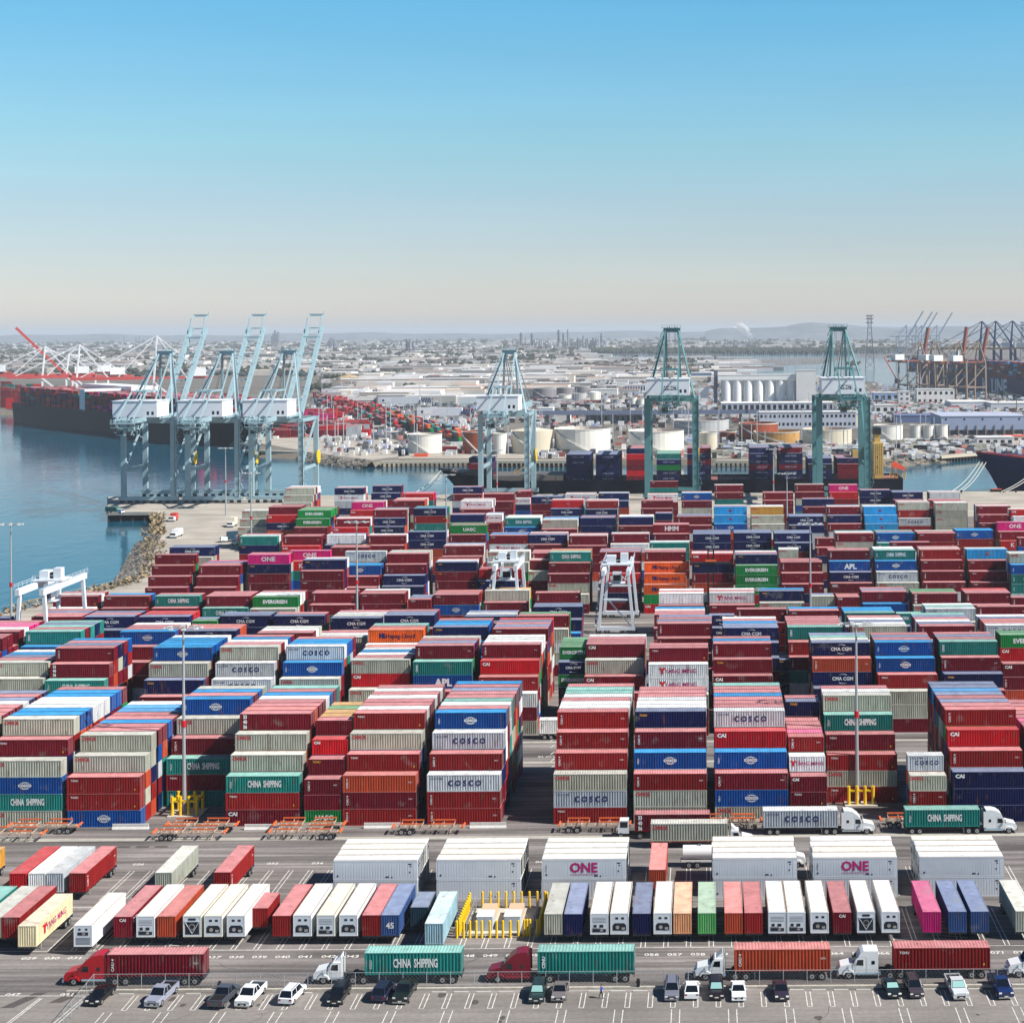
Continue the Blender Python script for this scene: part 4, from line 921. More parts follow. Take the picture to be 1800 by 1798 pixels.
MB().prism([(-1.43, 2.0), (-1.14, 2.9), (-1.1, 2.9), (-1.39, 2.0)], -.8, .8).build('windscreen', GLASS, yt); MB().box(-1.0, .2, -.93, -.9, 1.9, 2.8).build('side_window', GLASS, yt)
for x in (-.9, 2.2):
    for s in (-1, 1): wheel(yt, x, s * .9, .5, .5, .4)
rig(948, 321.5, 'w', 'N', '', 'white', 'day', 1, 'white container on a chassis seen through the gap between the stacks', tract=False)
# tanker
tractor('white tanker truck cab peeping out right of a refrigerated stack', (xat(1397, 244) + .4, 245.3, 0), math.pi, 'white', 'day')
tk = thing('tank_trailer', 'white cylindrical tank trailer half hidden behind a refrigerated stack', 'tank trailer', (xat(1196, 244), 245.3, 0))
TW = mat('tanker_white', (228, 228, 226), .3)
tb = MB(); tb.cyl((.4, 0, 2.15), (11.8, 0, 2.15), 1.08, n=24); tb.build('tank', TW, tk, smooth=False); MB().box(0, 11.5, -.5, .5, .85, 1.1).build('frame', GALV, tk)
tb = MB(); tb.box(.1, 9.5, -1.1, -1.0, 1.0, 1.25); tb.build('side_rail', TW, tk)
for x in (1.3, 2.6):
    for s in (-1, 1): wheel(tk, x, s * .95, .5, .5, .46)
for x in (3, 6, 9): MB().cyl((x, 0, 3.2), (x, 0, 3.4), .3, n=10).build('hatch', CHROME, tk)

# ---- empty chassis parked in pairs in front of the stacks
def empty_chassis(label, px, d, rear):
    X = xat(px, d) + 5.9; t = thing('container_chassis', label, 'trailer chassis', (X, d + 1.2, 0), 0, 'empty chassis in front of the stacks')
    f = MB()
    for s in (-.48, .48): f.box(-5.9, 5.9, s - .07, s + .07, .95, 1.22)
    for k in range(9): f.box(-5.2 + k * 1.3 - .05, -5.2 + k * 1.3 + .05, -.5, .5, 1.0, 1.15)
    f.build('frame', BEIGE, t)
    for x in (-5.8, -2.2, 2.2, 5.8): o = MB(); o.box(x - .13, x + .13, -1.2, 1.2, 1.15, 1.38); o.build('bolster', ORNG if abs(x) > 5 else BEIGE, t)
    r_ = MB()
    for x0 in (-4.6, .6):
        for x in (x0 + .1, x0 + 1.85, x0 + 3.6): r_.box(x - .05, x + .05, -1.0, 1.0, 1.40, 1.52); r_.box(x - .05, x + .05, -1.1, -1.0, 1.40, 1.75); r_.box(x - .05, x + .05, 1.0, 1.1, 1.40, 1.75)
    r_.build('raised_frame', BEIGE, t)
    for x0 in (-4.6, .6):
        for yy in (-1.05, 1.05): r2 = MB(); r2.box(x0, x0 + 3.7, yy - .07, yy + .07, 1.75, 1.95); r2.build('raised_rail', ORNG, t)
    for ax in (4.3, 2.9):
        for s in (-1, 1): wheel(t, rear * ax, s * .95, .5, .5, .46)
    g = MB(); x = -rear * 3.6
    for s in (-.8, .8): g.bar((x, s, 1.0), (x + rear * .5, s, .02), .12)
    g.bar((x, -.8, .3), (x, .8, .3), .1); g.build('landing_gear', BEIGE, t)
    return t
EC = [(10, 262.6, 1, 'rear one of the pair at the left edge'), (-55, 258.6, -1, 'front one of the pair at the left edge'), (288, 262.6, 1, 'rear one of the pair before the left lamp mast'), (266, 258.8, -1, 'front one of the pair before the left lamp mast'),
      (478, 262.6, 1, 'rear one of the pair below the narrow green-bottomed stack'), (470, 258.8, 1, 'front one of the pair below the narrow green-bottomed stack'), (688, 261.0, -1, 'single one left of the wide dark gap'),
      (982, 261.5, -1, 'single one right of the wide dark gap'), (1215, 263.2, -1, 'one half hidden behind the maroon container'), (1548, 263.2, -1, 'one half hidden left of the teal truckload'), (1275, 263.0, 1, 'one left of the spaced-lettering truckload')]
for px, d, rr_, l_ in EC: empty_chassis('empty orange and beige chassis, ' + l_, px, d, rr_)
BAR = mat('barrier_concrete', (206, 202, 196), .85, noise=.15, scale=2)
for px, d, n_, l_ in ((198, 265.2, 1, 'right of the blue-bottomed stack'), (640, 265.0, 1, 'left of a single empty chassis'), (826, 264.8, 1, 'right end of a single empty chassis'), (430, 264.6, 1, 'below the stack right of the left lamp mast')):
    t = thing('concrete_barrier', 'white concrete traffic barrier ' + l_, 'barrier', (xat(px, d), d, 0), 0, 'concrete barriers before the stacks')
    b = MB()
    poly = [(-.4, 0), (-.4, .12), (-.12, .45), (-.1, .9), (.1, .9), (.12, .45), (.4, .12), (.4, 0)]
    vs = [(0, a_, b_) for a_, b_ in poly] + [(6.0, a_, b_) for a_, b_ in poly]
    b.add(vs, [(i, (i + 1) % 8, 8 + (i + 1) % 8, 8 + i) for i in range(8)] + [tuple(range(8)), tuple(range(15, 7, -1))]); b.build('barrier_body', BAR, t)
# ---------------------------------------------------------------- cars in the lot and the person
def car(kind, rgb, label, px, d, rear=False, shade=False, ang=0):
    """nose towards the camera unless rear; d = distance of the near end"""
    P = mat('car_paint_%d_%d_%d' % rgb, rgb, .25, .1, spec=.6)
    Ln = {'sedan': 4.6, 'suv': 4.7, 'pickup': 5.5, 'hatch': 4.2}[kind]; hw = .9 if kind != 'pickup' else .98
    t = thing({'sedan': 'parked_car', 'suv': 'parked_car', 'hatch': 'parked_car', 'pickup': 'pickup_truck'}[kind], label, 'pickup truck' if kind == 'pickup' else 'car',
              (xat(px, d + 1), d + Ln / 2, 0), R(90) + (math.pi if rear else 0) + R(ang), 'vehicles parked in the car park')
    a = Ln / 2      # nose at local -x
    hood, roof = {'sedan': (.92, 1.42), 'suv': (1.05, 1.72), 'hatch': (.95, 1.5), 'pickup': (1.12, 1.82)}[kind]
    prof = {'sedan': ([(-a, .3), (-a, .68), (-a + .25, .82), (-a + 1.25, hood), (a - 1.0, hood + .04), (a - .1, hood), (a, .6), (a, .32)], [(-a + 1.25, hood - .02), (-a + 1.95, roof), (a - 1.75, roof + .0), (a - .75, hood + .03)]),
            'hatch': ([(-a, .3), (-a, .7), (-a + .25, .85), (-a + 1.1, hood), (a - .35, hood + .1), (a, .9), (a, .32)], [(-a + 1.1, hood - .02), (-a + 1.8, roof), (a - 1.1, roof), (a - .25, hood + .08)]),
            'suv': ([(-a, .35), (-a, .85), (-a + .25, .98), (-a + 1.15, hood), (a - .2, hood + .04), (a, .95), (a, .38)], [(-a + 1.15, hood - .02), (-a + 1.75, roof), (a - .55, roof), (a - .12, hood + .02)]),
            'pickup': ([(-a, .42), (-a, 1.0), (-a + .15, 1.08), (-a + 1.35, hood + .02), (a - 1.95, hood + .05), (a - 1.95, hood - .0), (a, hood - .0), (a, .48)], [(-a + 1.3, hood), (-a + 1.95, roof), (a - 2.45, roof), (a - 2.0, hood + .03)])}[kind]
    body, gh = prof
    b = MB(); n = len(body); secs = [(-hw, .06), (-hw + .07, 0), (hw - .07, 0), (hw, .06)]
    vs = []
    for y, dz in secs: vs += [(x, y, z - (dz if z > .6 else -dz * 0)) for x, z in body]
    fs = []
    for k in range(3): fs += [(k * n + i, k * n + (i + 1) % n, (k + 1) * n + (i + 1) % n, (k + 1) * n + i) for i in range(n)]
    fs += [tuple(range(n))[::-1], tuple(range(3 * n, 4 * n))]
    b.add(vs, fs); b.build('body', P, t)
    g = MB(); m = len(gh); i_ = .16
    lo = hw - .06
    vs = [(gh[0][0], -lo, gh[0][1]), (gh[1][0], -lo + i_, gh[1][1]), (gh[2][0], -lo + i_, gh[2][1]), (gh[3][0], -lo, gh[3][1])]
    vs += [(x, -y, z) for x, y, z in vs]
    g.add(vs, [(0, 1, 2, 3), (7, 6, 5, 4), (0, 4, 5, 1), (2, 6, 7, 3)]); g.build('windows', GLASS, t)
    r = MB(); x0, x1, zz = gh[1][0], gh[2][0], gh[1][1]
    r.box(x0 - .03, x1 + .03, -lo + i_ - .02, lo - i_ + .02, zz - .01, zz + .05)
    for s in (-1, 1):
        for (pa, pb) in ((0, 1), (3, 2)): r.bar((gh[pa][0], s * lo, gh[pa][1]), (gh[pb][0], s * (lo - i_), gh[pb][1]), .09, .07)
        xm = (gh[1][0] + gh[2][0]) / 2; r.bar((xm, s * (lo + .005), gh[0][1]), (xm, s * (lo - i_ + .005), zz), .09, .05)
    r.build('roof', P, t)
    if kind == 'suv':
        rk = MB()
        for s in (-1, 1): rk.bar((x0 + .2, s * (lo - i_ - .1), zz + .1), (x1 - .1, s * (lo - i_ - .1), zz + .1), .04)
        rk.build('roof_rail', STEEL, t)
    if kind == 'pickup':
        bd = MB(); bd.box(a - 1.9, a - .08, -hw + .12, hw - .12, hood + .002, hood + .01); bd.build('load_bed', BLK if rgb[0] < 200 else STEEL, t)
        wl = MB()
        for s in (-1, 1): wl.box(a - 1.95, a, *sorted((s * hw, s * (hw - .1))), hood - .05, hood + .14)
        wl.box(a - .08, a, -hw + .1, hw - .1, hood - .05, hood + .14); wl.build('bed_side', P, t)
    for s in (-1, 1):
        MB().box(-a - .02, -a + .12, *sorted((s * (hw - .42), s * (hw - .06))), .62 if kind != 'pickup' else .8, .78 if kind != 'pickup' else 1.0).build('headlight', LAMP, t)
        MB().box(a - .1, a + .02, *sorted((s * (hw - .35), s * (hw - .04))), .72, .9).build('tail_light', REDL, t)
        for x in (-a + .85, a - .85): wheel(t, x, s * (hw - .1), .34 if kind != 'pickup' else .4, .34 if kind != 'pickup' else .4, .24)
        MB().box(gh[0][0] + .25, gh[0][0] + .4, *sorted((s * hw, s * (hw + .18))), hood + .02, hood + .16).build('wing_mirror', P, t)
    MB().box(-a - .03, -a + .05, -.5, .5, .42, .68).build('grille', STEEL if rgb[0] < 180 else BLK, t)
    MB().box(-a - .05, -a + .1, -hw + .05, hw - .05, .28, .42).build('bumper', CHROME if kind == 'pickup' else P, t)
    MB().box(-a - .045, -a - .03, -.24, .24, .44, .56).build('number_plate', WHITE_PAINT, t)
    if shade:
        sh = MB(); k0, k1 = Vector(vs[0]), Vector(vs[1]); sh.add([(gh[0][0] + .03, -lo + .12, gh[0][1] + .07), (gh[0][0] + .03, lo - .12, gh[0][1] + .07), (gh[1][0] - .08, lo - i_ - .08, zz - .04), (gh[1][0] - .08, -lo + i_ + .08, zz - .04)], [(0, 1, 2, 3)])
        ob = sh.build('sunshade', SHADE, t); ob.location = (-.035, 0, .02)
    return t
CARS = [('sedan', (18, 20, 24), 'black saloon at the left end of the parked cars', 170, 195.2, 0, 0, -6), ('pickup', (150, 154, 170), 'silver crew cab pickup second from the left', 276, 194.6, 0, 0, -7),
        ('pickup', (78, 82, 90), 'dark grey pickup parked tail out beside the white pickup', 386, 194.0, 1, 0, -7), ('pickup', (232, 234, 236), 'white pickup beside the dark grey one', 434, 194.4, 0, 0, -7),
        ('suv', (232, 234, 236), 'white estate car alone right of the white pickup', 509, 195.0, 1, 0, -8), ('suv', (22, 22, 26), 'black estate car alone between the white estate and the dark pair', 592, 194.8, 0, 0, -3),
        ('suv', (34, 40, 66), 'dark blue estate car of the pair at the teal trailer', 670, 195.6, 1, 0, -5), ('pickup', (28, 40, 38), 'dark green pickup of the pair at the teal trailer', 708, 195.2, 0, 0, -4),
        ('suv', (40, 56, 58), 'dark green estate car with pale sunshade left of a grey saloon', 944, 195.2, 0, 1, -1), ('sedan', (118, 112, 112), 'grey saloon right of the dark green estate car', 983, 195.6, 0, 0, -1),
        ('suv', (118, 120, 132), 'grey estate car left of the white coupe', 1181, 195.6, 0, 0, 0), ('hatch', (236, 238, 238), 'white coupe parked tail out', 1216, 195.9, 1, 0, 0),
        ('suv', (38, 26, 32), 'dark maroon saloon with pale sunshade between two white cars', 1259, 195.8, 0, 1, 1), ('sedan', (234, 236, 238), 'white saloon right of the dark maroon car', 1298, 195.4, 0, 0, 1),
        ('sedan', (52, 44, 58), 'dark purple grey saloon standing alone', 1373, 195.4, 0, 0, 2), ('sedan', (24, 34, 38), 'dark saloon with big pale sunshade left of the brown grey estate', 1569, 196.0, 0, 1, 4),
        ('suv', (66, 60, 68), 'brown grey estate car right of the sunshaded dark saloon', 1608, 196.0, 0, 0, 4), ('pickup', (206, 208, 212), 'silver white pickup with pale sunshade', 1685, 195.4, 0, 1, 4),
        ('pickup', (26, 44, 92), 'blue pickup at the right end of the parked cars', 1763, 195.6, 0, 0, 5)]
for c in CARS: car(*c)
ws_ = MB(); ws_.box(-.9, .9, -.08, .08, 0, .14); wsm = ws_.mesh('wheel_stop', mat('stop_concrete', (196, 192, 182), .85))
occ = [xat(c[3], 199) for c in CARS]; k = 0
for i in range(-26, 16):
    x = X0 + i * 2.79 + 1.4
    if x < xat(215, 198) or min(abs(x - o_) for o_ in occ) < 1.9: continue
    k += 1; tag(link('wheel_stop', wsm, None, (x, 198.9, 0)), 'low concrete wheel stop at the head of an empty parking bay', 'wheel stop', 'wheel stops of the empty bays')
# person walking, built as one skinned body
def person(loc, rz):
    t = thing('person', 'person in a blue top and dark trousers walking across the car park', 'person', loc, rz)
    J = {'pel': (0, 0, .95), 'chest': (0.02, 0, 1.25), 'neck': (.02, 0, 1.48), 'head': (.03, 0, 1.60), 'top': (.03, 0, 1.70),
         'hl': (0, .1, .92), 'kl': (-.16, .1, .5), 'fl': (-.02 - .3, .1, .08), 'tl': (-.18, .1, .04), 'hr': (0, -.1, .92), 'kr': (.16, -.1, .5), 'fr': (.2, -.1, .06), 'tr': (.34, -.1, .03),
         'sl': (.02, .19, 1.42), 'el': (.16, .24, 1.16), 'wl': (.32, .2, .98), 'sr': (.02, -.19, 1.42), 'er': (-.12, -.24, 1.16), 'wr': (-.1, -.22, .92)}
    E = [('pel', 'chest'), ('chest', 'neck'), ('neck', 'head'), ('head', 'top'), ('pel', 'hl'), ('hl', 'kl'), ('kl', 'fl'), ('fl', 'tl'), ('pel', 'hr'), ('hr', 'kr'), ('kr', 'fr'), ('fr', 'tr'), ('neck', 'sl'), ('sl', 'el'), ('el', 'wl'), ('neck', 'sr'), ('sr', 'er'), ('er', 'wr')]
    rad = dict(pel=.15, chest=.17, neck=.065, head=.105, top=.08, hl=.1, kl=.065, fl=.045, tl=.04, hr=.1, kr=.065, fr=.045, tr=.04, sl=.07, el=.045, wl=.035, sr=.07, er=.045, wr=.035)
    ks = list(J); me = bpy.data.meshes.new('body'); me.from_pydata([J[k_] for k_ in ks], [(ks.index(a), ks.index(b)) for a, b in E], [])
    o = link('body', me, t); md = o.modifiers.new('skin', 'SKIN'); me.update()
    if not me.skin_vertices: 
        bpy.context.view_layer.objects.active = o
    for i, k_ in enumerate(ks): me.skin_vertices[0].data[i].radius = (rad[k_], rad[k_]); me.skin_vertices[0].data[i].use_root = (k_ == 'pel')
    o.modifiers.new('sub', 'SUBSURF').levels = 1; o.modifiers['sub'].render_levels = 1
    bpy.context.view_layer.update(); dg = bpy.context.evaluated_depsgraph_get(); m2 = bpy.data.meshes.new_from_object(o.evaluated_get(dg)); o.modifiers.clear(); o.data = m2
    SK = mat('skin', (176, 124, 98), .6); TP = mat('blue_top', (40, 90, 190), .8); TR = mat('dark_trousers', (26, 28, 36), .8); HR = mat('dark_hair', (24, 18, 14), .7)
    m2.materials.clear()
    for m_ in (SK, TP, TR): m2.materials.append(m_)
    for p in m2.polygons:
        z = p.center.z; p.material_index = 2 if z < .96 and abs(p.center.y) < .19 else (1 if z < 1.47 and not (z < 1.02) else 0)
        p.use_smooth = True
    h = MB(); h.cyl((.03, 0, 1.66), (.02, 0, 1.76), .105, .06, n=10); h.build('hair', HR, t)
person((at(1057, 1754).x, at(1057, 1754).y, 0), 0)
for px, l_ in ((386, 'left'), (1122, 'right')):
    t = thing('fire_hydrant', f'small black standpipe on the kerb, {l_} of two', 'standpipe', (xat(px, 199.75), 199.75, .28)); MB().cyl((0, 0, 0), (0, 0, .8), .2, n=10).build('barrel', BLK, t)
    MB().cyl((0, 0, .8), (0, 0, 1.0), .26, .12, n=10).build('cap', BLK, t); MB().cyl((-.3, 0, .55), (.3, 0, .55), .09, n=8).build('outlet', BLK, t)
# ---------------------------------------------------------------- lamp masts
def mast(label, px, py_top, d=None, bollards=None, h=31.5):
    if d is None: d = F * (H - h) / (py_top - yh(px))
    else: h = zat(px, py_top, d)
    t = thing('lamp_mast', label, 'lamp mast', (xat(px, d), d, 0), 0, 'tall lamp masts of the terminal')
    m = MB(); m.cyl((0, 0, 0), (0, 0, h), .38, .16, n=10); m.build('mast_pole', GALV, t)
    m = MB(); m.cyl((0, 0, 14.9), (0, 0, 16.0), .42, n=10); m.build('red_band', mat('red_band', (190, 24, 34), .5), t)
    a = MB()
    for k in range(8): an = k * math.pi / 4; a.bar((0, 0, h - .2), (2.9 * math.cos(an), 1.5 * math.sin(an), h + .15), .12)
    for k in range(16):
        a0, a1 = k * math.pi / 8, (k + 1) * math.pi / 8; a.bar((2.9 * math.cos(a0), 1.5 * math.sin(a0), h + .15), (2.9 * math.cos(a1), 1.5 * math.sin(a1), h + .15), .1)
    a.build('lamp_crossarm', GALV, t)
    for k in range(8):
        an = k * math.pi / 4 + .2; l_ = MB(); x, y = 3.0 * math.cos(an), 1.6 * math.sin(an); l_.box(x - .32, x + .32, y - .25, y + .25, h - .05, h + .2); l_.build('floodlight', LAMP, t)
    return t
mast('lamp mast before the set-back stack, yellow guard at its foot', 324, 1104, 273.6)
mast('lamp mast on the right, yellow guard frame at its foot', 1506.7, 1098, 277.5)
for px, py, l_ in ((20, 922, 'at the left edge over the water'), (628, 918, 'before the container with spaced lettering, mid yard left'), (1425, 921, 'mid yard, right of three navy containers'),
                   (785, 835, 'before the bow of the moored black ship'), (1384, 833, 'far yard, before the ship\'s containers'), (442, 832, 'left of the green containers on the quay side')):
    mast('distant lamp mast ' + l_, px, py)
for px, py, d_, l_ in ((397, 788, 720, 'on the quay between the raised-boom cranes'), (874, 792, 700, 'between the legs of the middle crane'), (1360, 790, 700, 'left of the rightmost crane, before the ship')):
    mast('thin far lamp mast ' + l_, px, py, d_)
def guard(label, px, d):
    t = thing('mast_guard', label, 'guard frame', (xat(px, d), d, 0), 0, 'yellow guard frames of the lamp masts')
    for x in (-2.1, -.7, .7, 2.1):
        for y in (-1.6, 1.6): b = MB(); b.cyl((x, y, 0), (x, y, 3.4), .26, n=10); b.build('guard_post', YEL, t)
    r = MB()
    for z in (2.6,):
        r.bar((-2.1, -1.6, z), (2.1, -1.6, z), .32); r.bar((-2.1, 1.6, z), (2.1, 1.6, z), .32); r.bar((-2.1, -1.6, z), (-2.1, 1.6, z), .32); r.bar((2.1, -1.6, z), (2.1, 1.6, z), .32)
    r.build('guard_rail', YEL, t); MB().box(-2.8, 2.8, -2.4, 2.4, .01, .25).build('footing', mat('pad_concrete'), t)
guard('yellow tubular guard round the left lamp mast', 330, 273.6); guard('yellow tubular guard round the right lamp mast', 1512, 277.5)

# ---------------------------------------------------------------- yard gantry cranes
GW = mat('gantry_white', (214, 220, 226), .45, noise=.1, scale=.3)
def rtg(label, xl, d0, d1, top, w_, trolley):
    t = thing('yard_gantry_crane', label, 'gantry crane', (xl + w_ / 2, (d0 + d1) / 2, 0), 0, 'white yard gantry cranes')
    y0, y1, a = -(d1 - d0) / 2, (d1 - d0) / 2, w_ / 2
    for sx_ in (-1, 1):
        for y in (y0, y1):
            l_ = MB(); l_.bar((sx_ * a * 1.12, y, 1.2), (sx_ * a * .8, y, top), .75, .95, up=(0, 1, 0)); l_.build('leg', GW, t)
        b = MB(); b.bar((sx_ * a * .8, y0 - 1.6, top + .6), (sx_ * a * .8, y1 + 1.6, top + .6), 1.0, 1.5); b.build('girder', GW, t)
        h_ = MB()
        for z in (2.0, 2.5): h_.bar((sx_ * (a * .8 + .7), y0 - 1.6, top + z), (sx_ * (a * .8 + .7), y1 + 1.6, top + z), .06)
        for k in range(12): yy = y0 - 1.6 + (y1 - y0 + 3.2) * k / 11; h_.bar((sx_ * (a * .8 + .7), yy, top + 1.2), (sx_ * (a * .8 + .7), yy, top + 2.5), .06)
        h_.build('handrail', GW, t)
    for y in (y0, y1):
        s = MB(); s.box(-a * 1.25, a * 1.25, y - .5, y + .5, .9, 1.9); s.build('sill_beam', GW, t)
        s = MB(); s.box(-a * .8, a * .8, y - .35, y + .35, top * .56, top * .56 + .5); s.build('cross_brace', GW, t)
        for x in (-a * 1.15, -a * .6, a * .6, a * 1.15): wheel(t, x, y, .8, .8, .6)
    ty = trolley; tr = MB(); tr.box(-a * 1.0, a * 1.0, ty - 3, ty + 3, top + 1.6, top + 2.0)
    for x in (-a, 0, a):
        tr.bar((x, ty - 3, top + 2), (x, ty - 3, top + 3.1), .09)
    tr.bar((-a, ty - 3, top + 3.1), (a, ty - 3, top + 3.1), .09); tr.build('trolley', GW, t)
    mh = MB(); mh.box(-a * .7, -a * .1, ty - 1.5, ty + 1.5, top + 2.0, top + 4.0); mh.box(a * .2, a * .7, ty - 1, ty + 1.2, top + 2.0, top + 4.6); mh.build('machinery_box', GW, t)
    dm = MB(); dm.cyl((-.8, ty, top + 2.7), (.8, ty, top + 2.7), .7, n=12); dm.build('hoist_drum', STEEL, t)
    cb = MB(); cb.box(-1.2, 1.2, ty - 3.4, ty - 1.2, top - 2.9, top - .2); c_ = cb.build('operator_cab', GW, t); MB().box(-1.05, 1.05, ty - 3.43, ty - 3.4, top - 2.6, top - .9).build('cab_window', GLASS, c_)
    pf = MB(); pf.box(-2.2, 2.2, ty - 3.9, ty - 1.0, top - 3.3, top - 3.1); pf.build('platform', GW, t)
    st = MB(); st.bar((-a * 1.1 - .9, y0 - .8, 2), (-a * 1.1 - .9, y0 + 4, 7), .5, .12); st.bar((-a * 1.0 - .9, y0 + 4, 7), (-a * .9 - .9, y0 - .8, 12), .5, .12); st.bar((-a * .9 - .9, y0 - .8, 12), (-a * .8 - .9, y0 + 4, top), .5, .12)
    st.build('stair', GALV, t)
    dg = MB(); dg.bar((-a * .9, y0 + .6, 11), (a * .9, y0 + .6, 2.2), .3); dg.build('diagonal_brace', GW, t)
    return t
rtg('white gantry crane at the left edge before the water', xat(30, 386), 386, 410, 19.5, 7.4, 0)
rtg('white gantry crane left of centre amid the stacks', xat(866, 441), 441, 457, 16.5, 7.2, -2)
rtg('white gantry crane right of centre, clear ground between its legs', xat(1056, 434), 434, 458, 16.0, 8.4, -3)
# a top handler among the stacks
th = thing('container_handler', 'dark container handler with raised mast before a maroon stack', 'container handler', (xat(1250, 463), 463, 0))
MB().box(-1.5, 1.5, -2, 4, .8, 2.4).build('body', BLK, th); m = MB()
for s in (-.8, .8): m.box(s - .2, s + .2, 0, .4, 1, 19)
for k in range(9): m.box(-.8, .8, .1, .3, 2 + k * 2, 2.3 + k * 2)
m.build('lift_mast', BLK, th); MB().box(-5.5, 5.5, -.3, .5, 14.5, 15.1).build('spreader', STEEL, th); MB().box(-1.6, 1.6, -.5, -.3, 15.2, 15.8).build('warning_panel', ORNG, th)
for s in (-1, 1): wheel(th, 0, s * 1.7 * 0 + 1.0 * s, .8, .8, .6)

# ---------------------------------------------------------------- quay cranes
PALEC = mat('crane_pale_blue', (146, 172, 180), .5, noise=.12, scale=.15); TEALC = mat('crane_teal', (78, 126, 130), .5, noise=.15, scale=.15)
HOUSE = mat('machinery_house_white', (222, 226, 232), .5, noise=.08, scale=.2)
def quay_crane(label, px, d, hw, m, apex, boom_up, zb=49.0, gauge=30.0, sc=1.0):
    t = thing('quay_crane', label, 'quay crane', (xat(px, d), d, 0), 0, 'ship to shore quay cranes')
    yw = gauge; g = 3.9 * sc           # landside rail at local y 0, water to +y
    for s in (-1, 1):
        for y, n_ in ((0, 'leg'), (yw, 'leg')): l_ = MB(); lw = 1.5 if m is TEALC else 1.15; l_.box(s * hw - lw, s * hw + lw, y - 1.0, y + 1.0, 3.2, zb); l_.build(n_, m, t)
        b = MB(); b.bar((s * hw, 0, 16), (s * hw, yw, 16), 1.0, 1.5); b.build('portal_beam', m, t)
        b = MB(); b.bar((s * hw, .8, 16.6), (s * hw, yw - .6, zb - 1), .8); b.build('diagonal_brace', m, t)
        b = MB(); b.bar((s * hw, 0, zb - .9), (s * hw, yw, zb - .9), 1.1, 1.6); b.build('upper_side_beam', m, t)
    for y in (0, yw):
        b = MB(); b.box(-hw - 2.4, hw + 2.4, y - .9, y + .9, 1.6, 3.4); b.build('sill_beam', m, t)
        b = MB(); b.box(-hw + .8, hw - .8, y - .8, y + .8, zb - 1.6, zb + .1); b.build('cross_beam', m, t)
        w_ = MB()
        for k in range(8):
            x = -hw - 2.6 + (2 * hw + 5.2) * (k + .5) / 8; w_.box(x - .9, x + .9, y - .35, y + .35, .15, 1.5)
        w_.build('rail_bogie', STEEL, t)
    gz = zb + 1.2; tail = -34 * sc
    for s in (-1, 1):
        b = MB(); b.bar((s * g, tail, gz), (s * g, yw + 2, gz), .9, 2.0); b.build('main_girder', m, t)
    tl = MB()
    for k in range(5): tl.bar((-g, tail + k * 2.4, gz - .8), (g, tail + k * 2.4, gz - .8), .35)
    tl.bar((-g - 1.6, tail, gz - 1.2), (g + 1.6, tail, gz - 1.2), 2.6, .2); tl.bar((-g - 1.5, tail, gz - 2.9), (g + 1.5, tail, gz - 2.9), 2.2, .25)
    for x in (-g - 1.5, -g * .3, g * .3, g + 1.5): tl.bar((x, tail, gz - 3.1), (x, tail, gz + 1.1), .22)
    for x in (-g - 2.3, g + 2.3): tl.bar((x, tail, gz), (x, tail + 10, gz), .12); tl.bar((x, tail, gz - .9), (x, tail + 10, gz - .9), .12)
    for k in range(6): x = -g + k * (2 * g / 5); tl.cyl((x - .5, tail + 1, gz + .2), (x + .5, tail + 1, gz + .2), .55, n=8)
    rt = random.Random(int(px))
    for k in range(60):
        x = rt.uniform(-g - 2, g + 2); y = tail + rt.uniform(0, 9); z = gz + rt.uniform(-6.5, 1.5); tl.bar((x, y, z), (x + rt.uniform(-2.5, 2.5), y + rt.uniform(-.5, 2), z + rt.uniform(-1.8, 1.8)), .24)
    for k in range(18): x = rt.uniform(-g - 1.4, g + .6); y = tail + rt.uniform(0, 7); z = gz + rt.uniform(-6, .6); tl.box(x, x + rt.uniform(.6, 1.6), y, y + 1.2, z, z + rt.uniform(.5, 1.5))
    tl.build('tail_frame', m, t)
    cb = MB(); cb.box(-1.5 - g * .6, 1.5 - g * .6, tail + 3, tail + 6.5, gz - 6.8, gz - 3.6); c_ = cb.build('operator_cab', m, t); MB().box(-1.3 - g * .6, 1.3 - g * .6, tail + 2.97, tail + 3, gz - 6.2, gz - 4.4).build('cab_window', GLASS, c_)
    hx0, hx1, hy0, hy1 = -hw * .98, hw * .78, -15 * sc, 2 * sc
    tail0 = tail
    hs = MB(); hs.box(hx0, hx1, hy0, hy1, gz + .9, gz + 8.4 * sc); hs = hs.build('machinery_house', HOUSE, t)
    rf = MB(); rf.box(hx0 - .3, hx1 + .3, hy0 - .3, hy1 + .3, gz + 8.4 * sc, gz + 8.75 * sc); rf.build('house_roof', HOUSE, hs)
    wn = MB()
    for k in range(2): x = hx1 - 2.6 - k * 2.2; wn.box(x, x + 1.1, hy0 - .03, hy0, gz + 2, gz + 3.6)
    wn.build('house_window', GLASS, hs)
    sg = MB(); sg.box(-3.2, 3.2, hy0 - .05, hy0, gz + 3.3 * sc, gz + 5.2 * sc)
    if m is TEALC:
        sg = sg.build('sign_board', mat('sign_navy', (24, 34, 84), .5), hs); l_ = MB(); put_text(l_, "WBCT", (0, hy0 - .07, gz + 4.2 * sc), 1.9, bold=.04, sxs=1.3); l_.build('sign_lettering', LETW, sg)
    # A frame
    ax = 3.4 * sc if m is TEALC else 3.0 * sc
    za = apex; ya = yw * .86
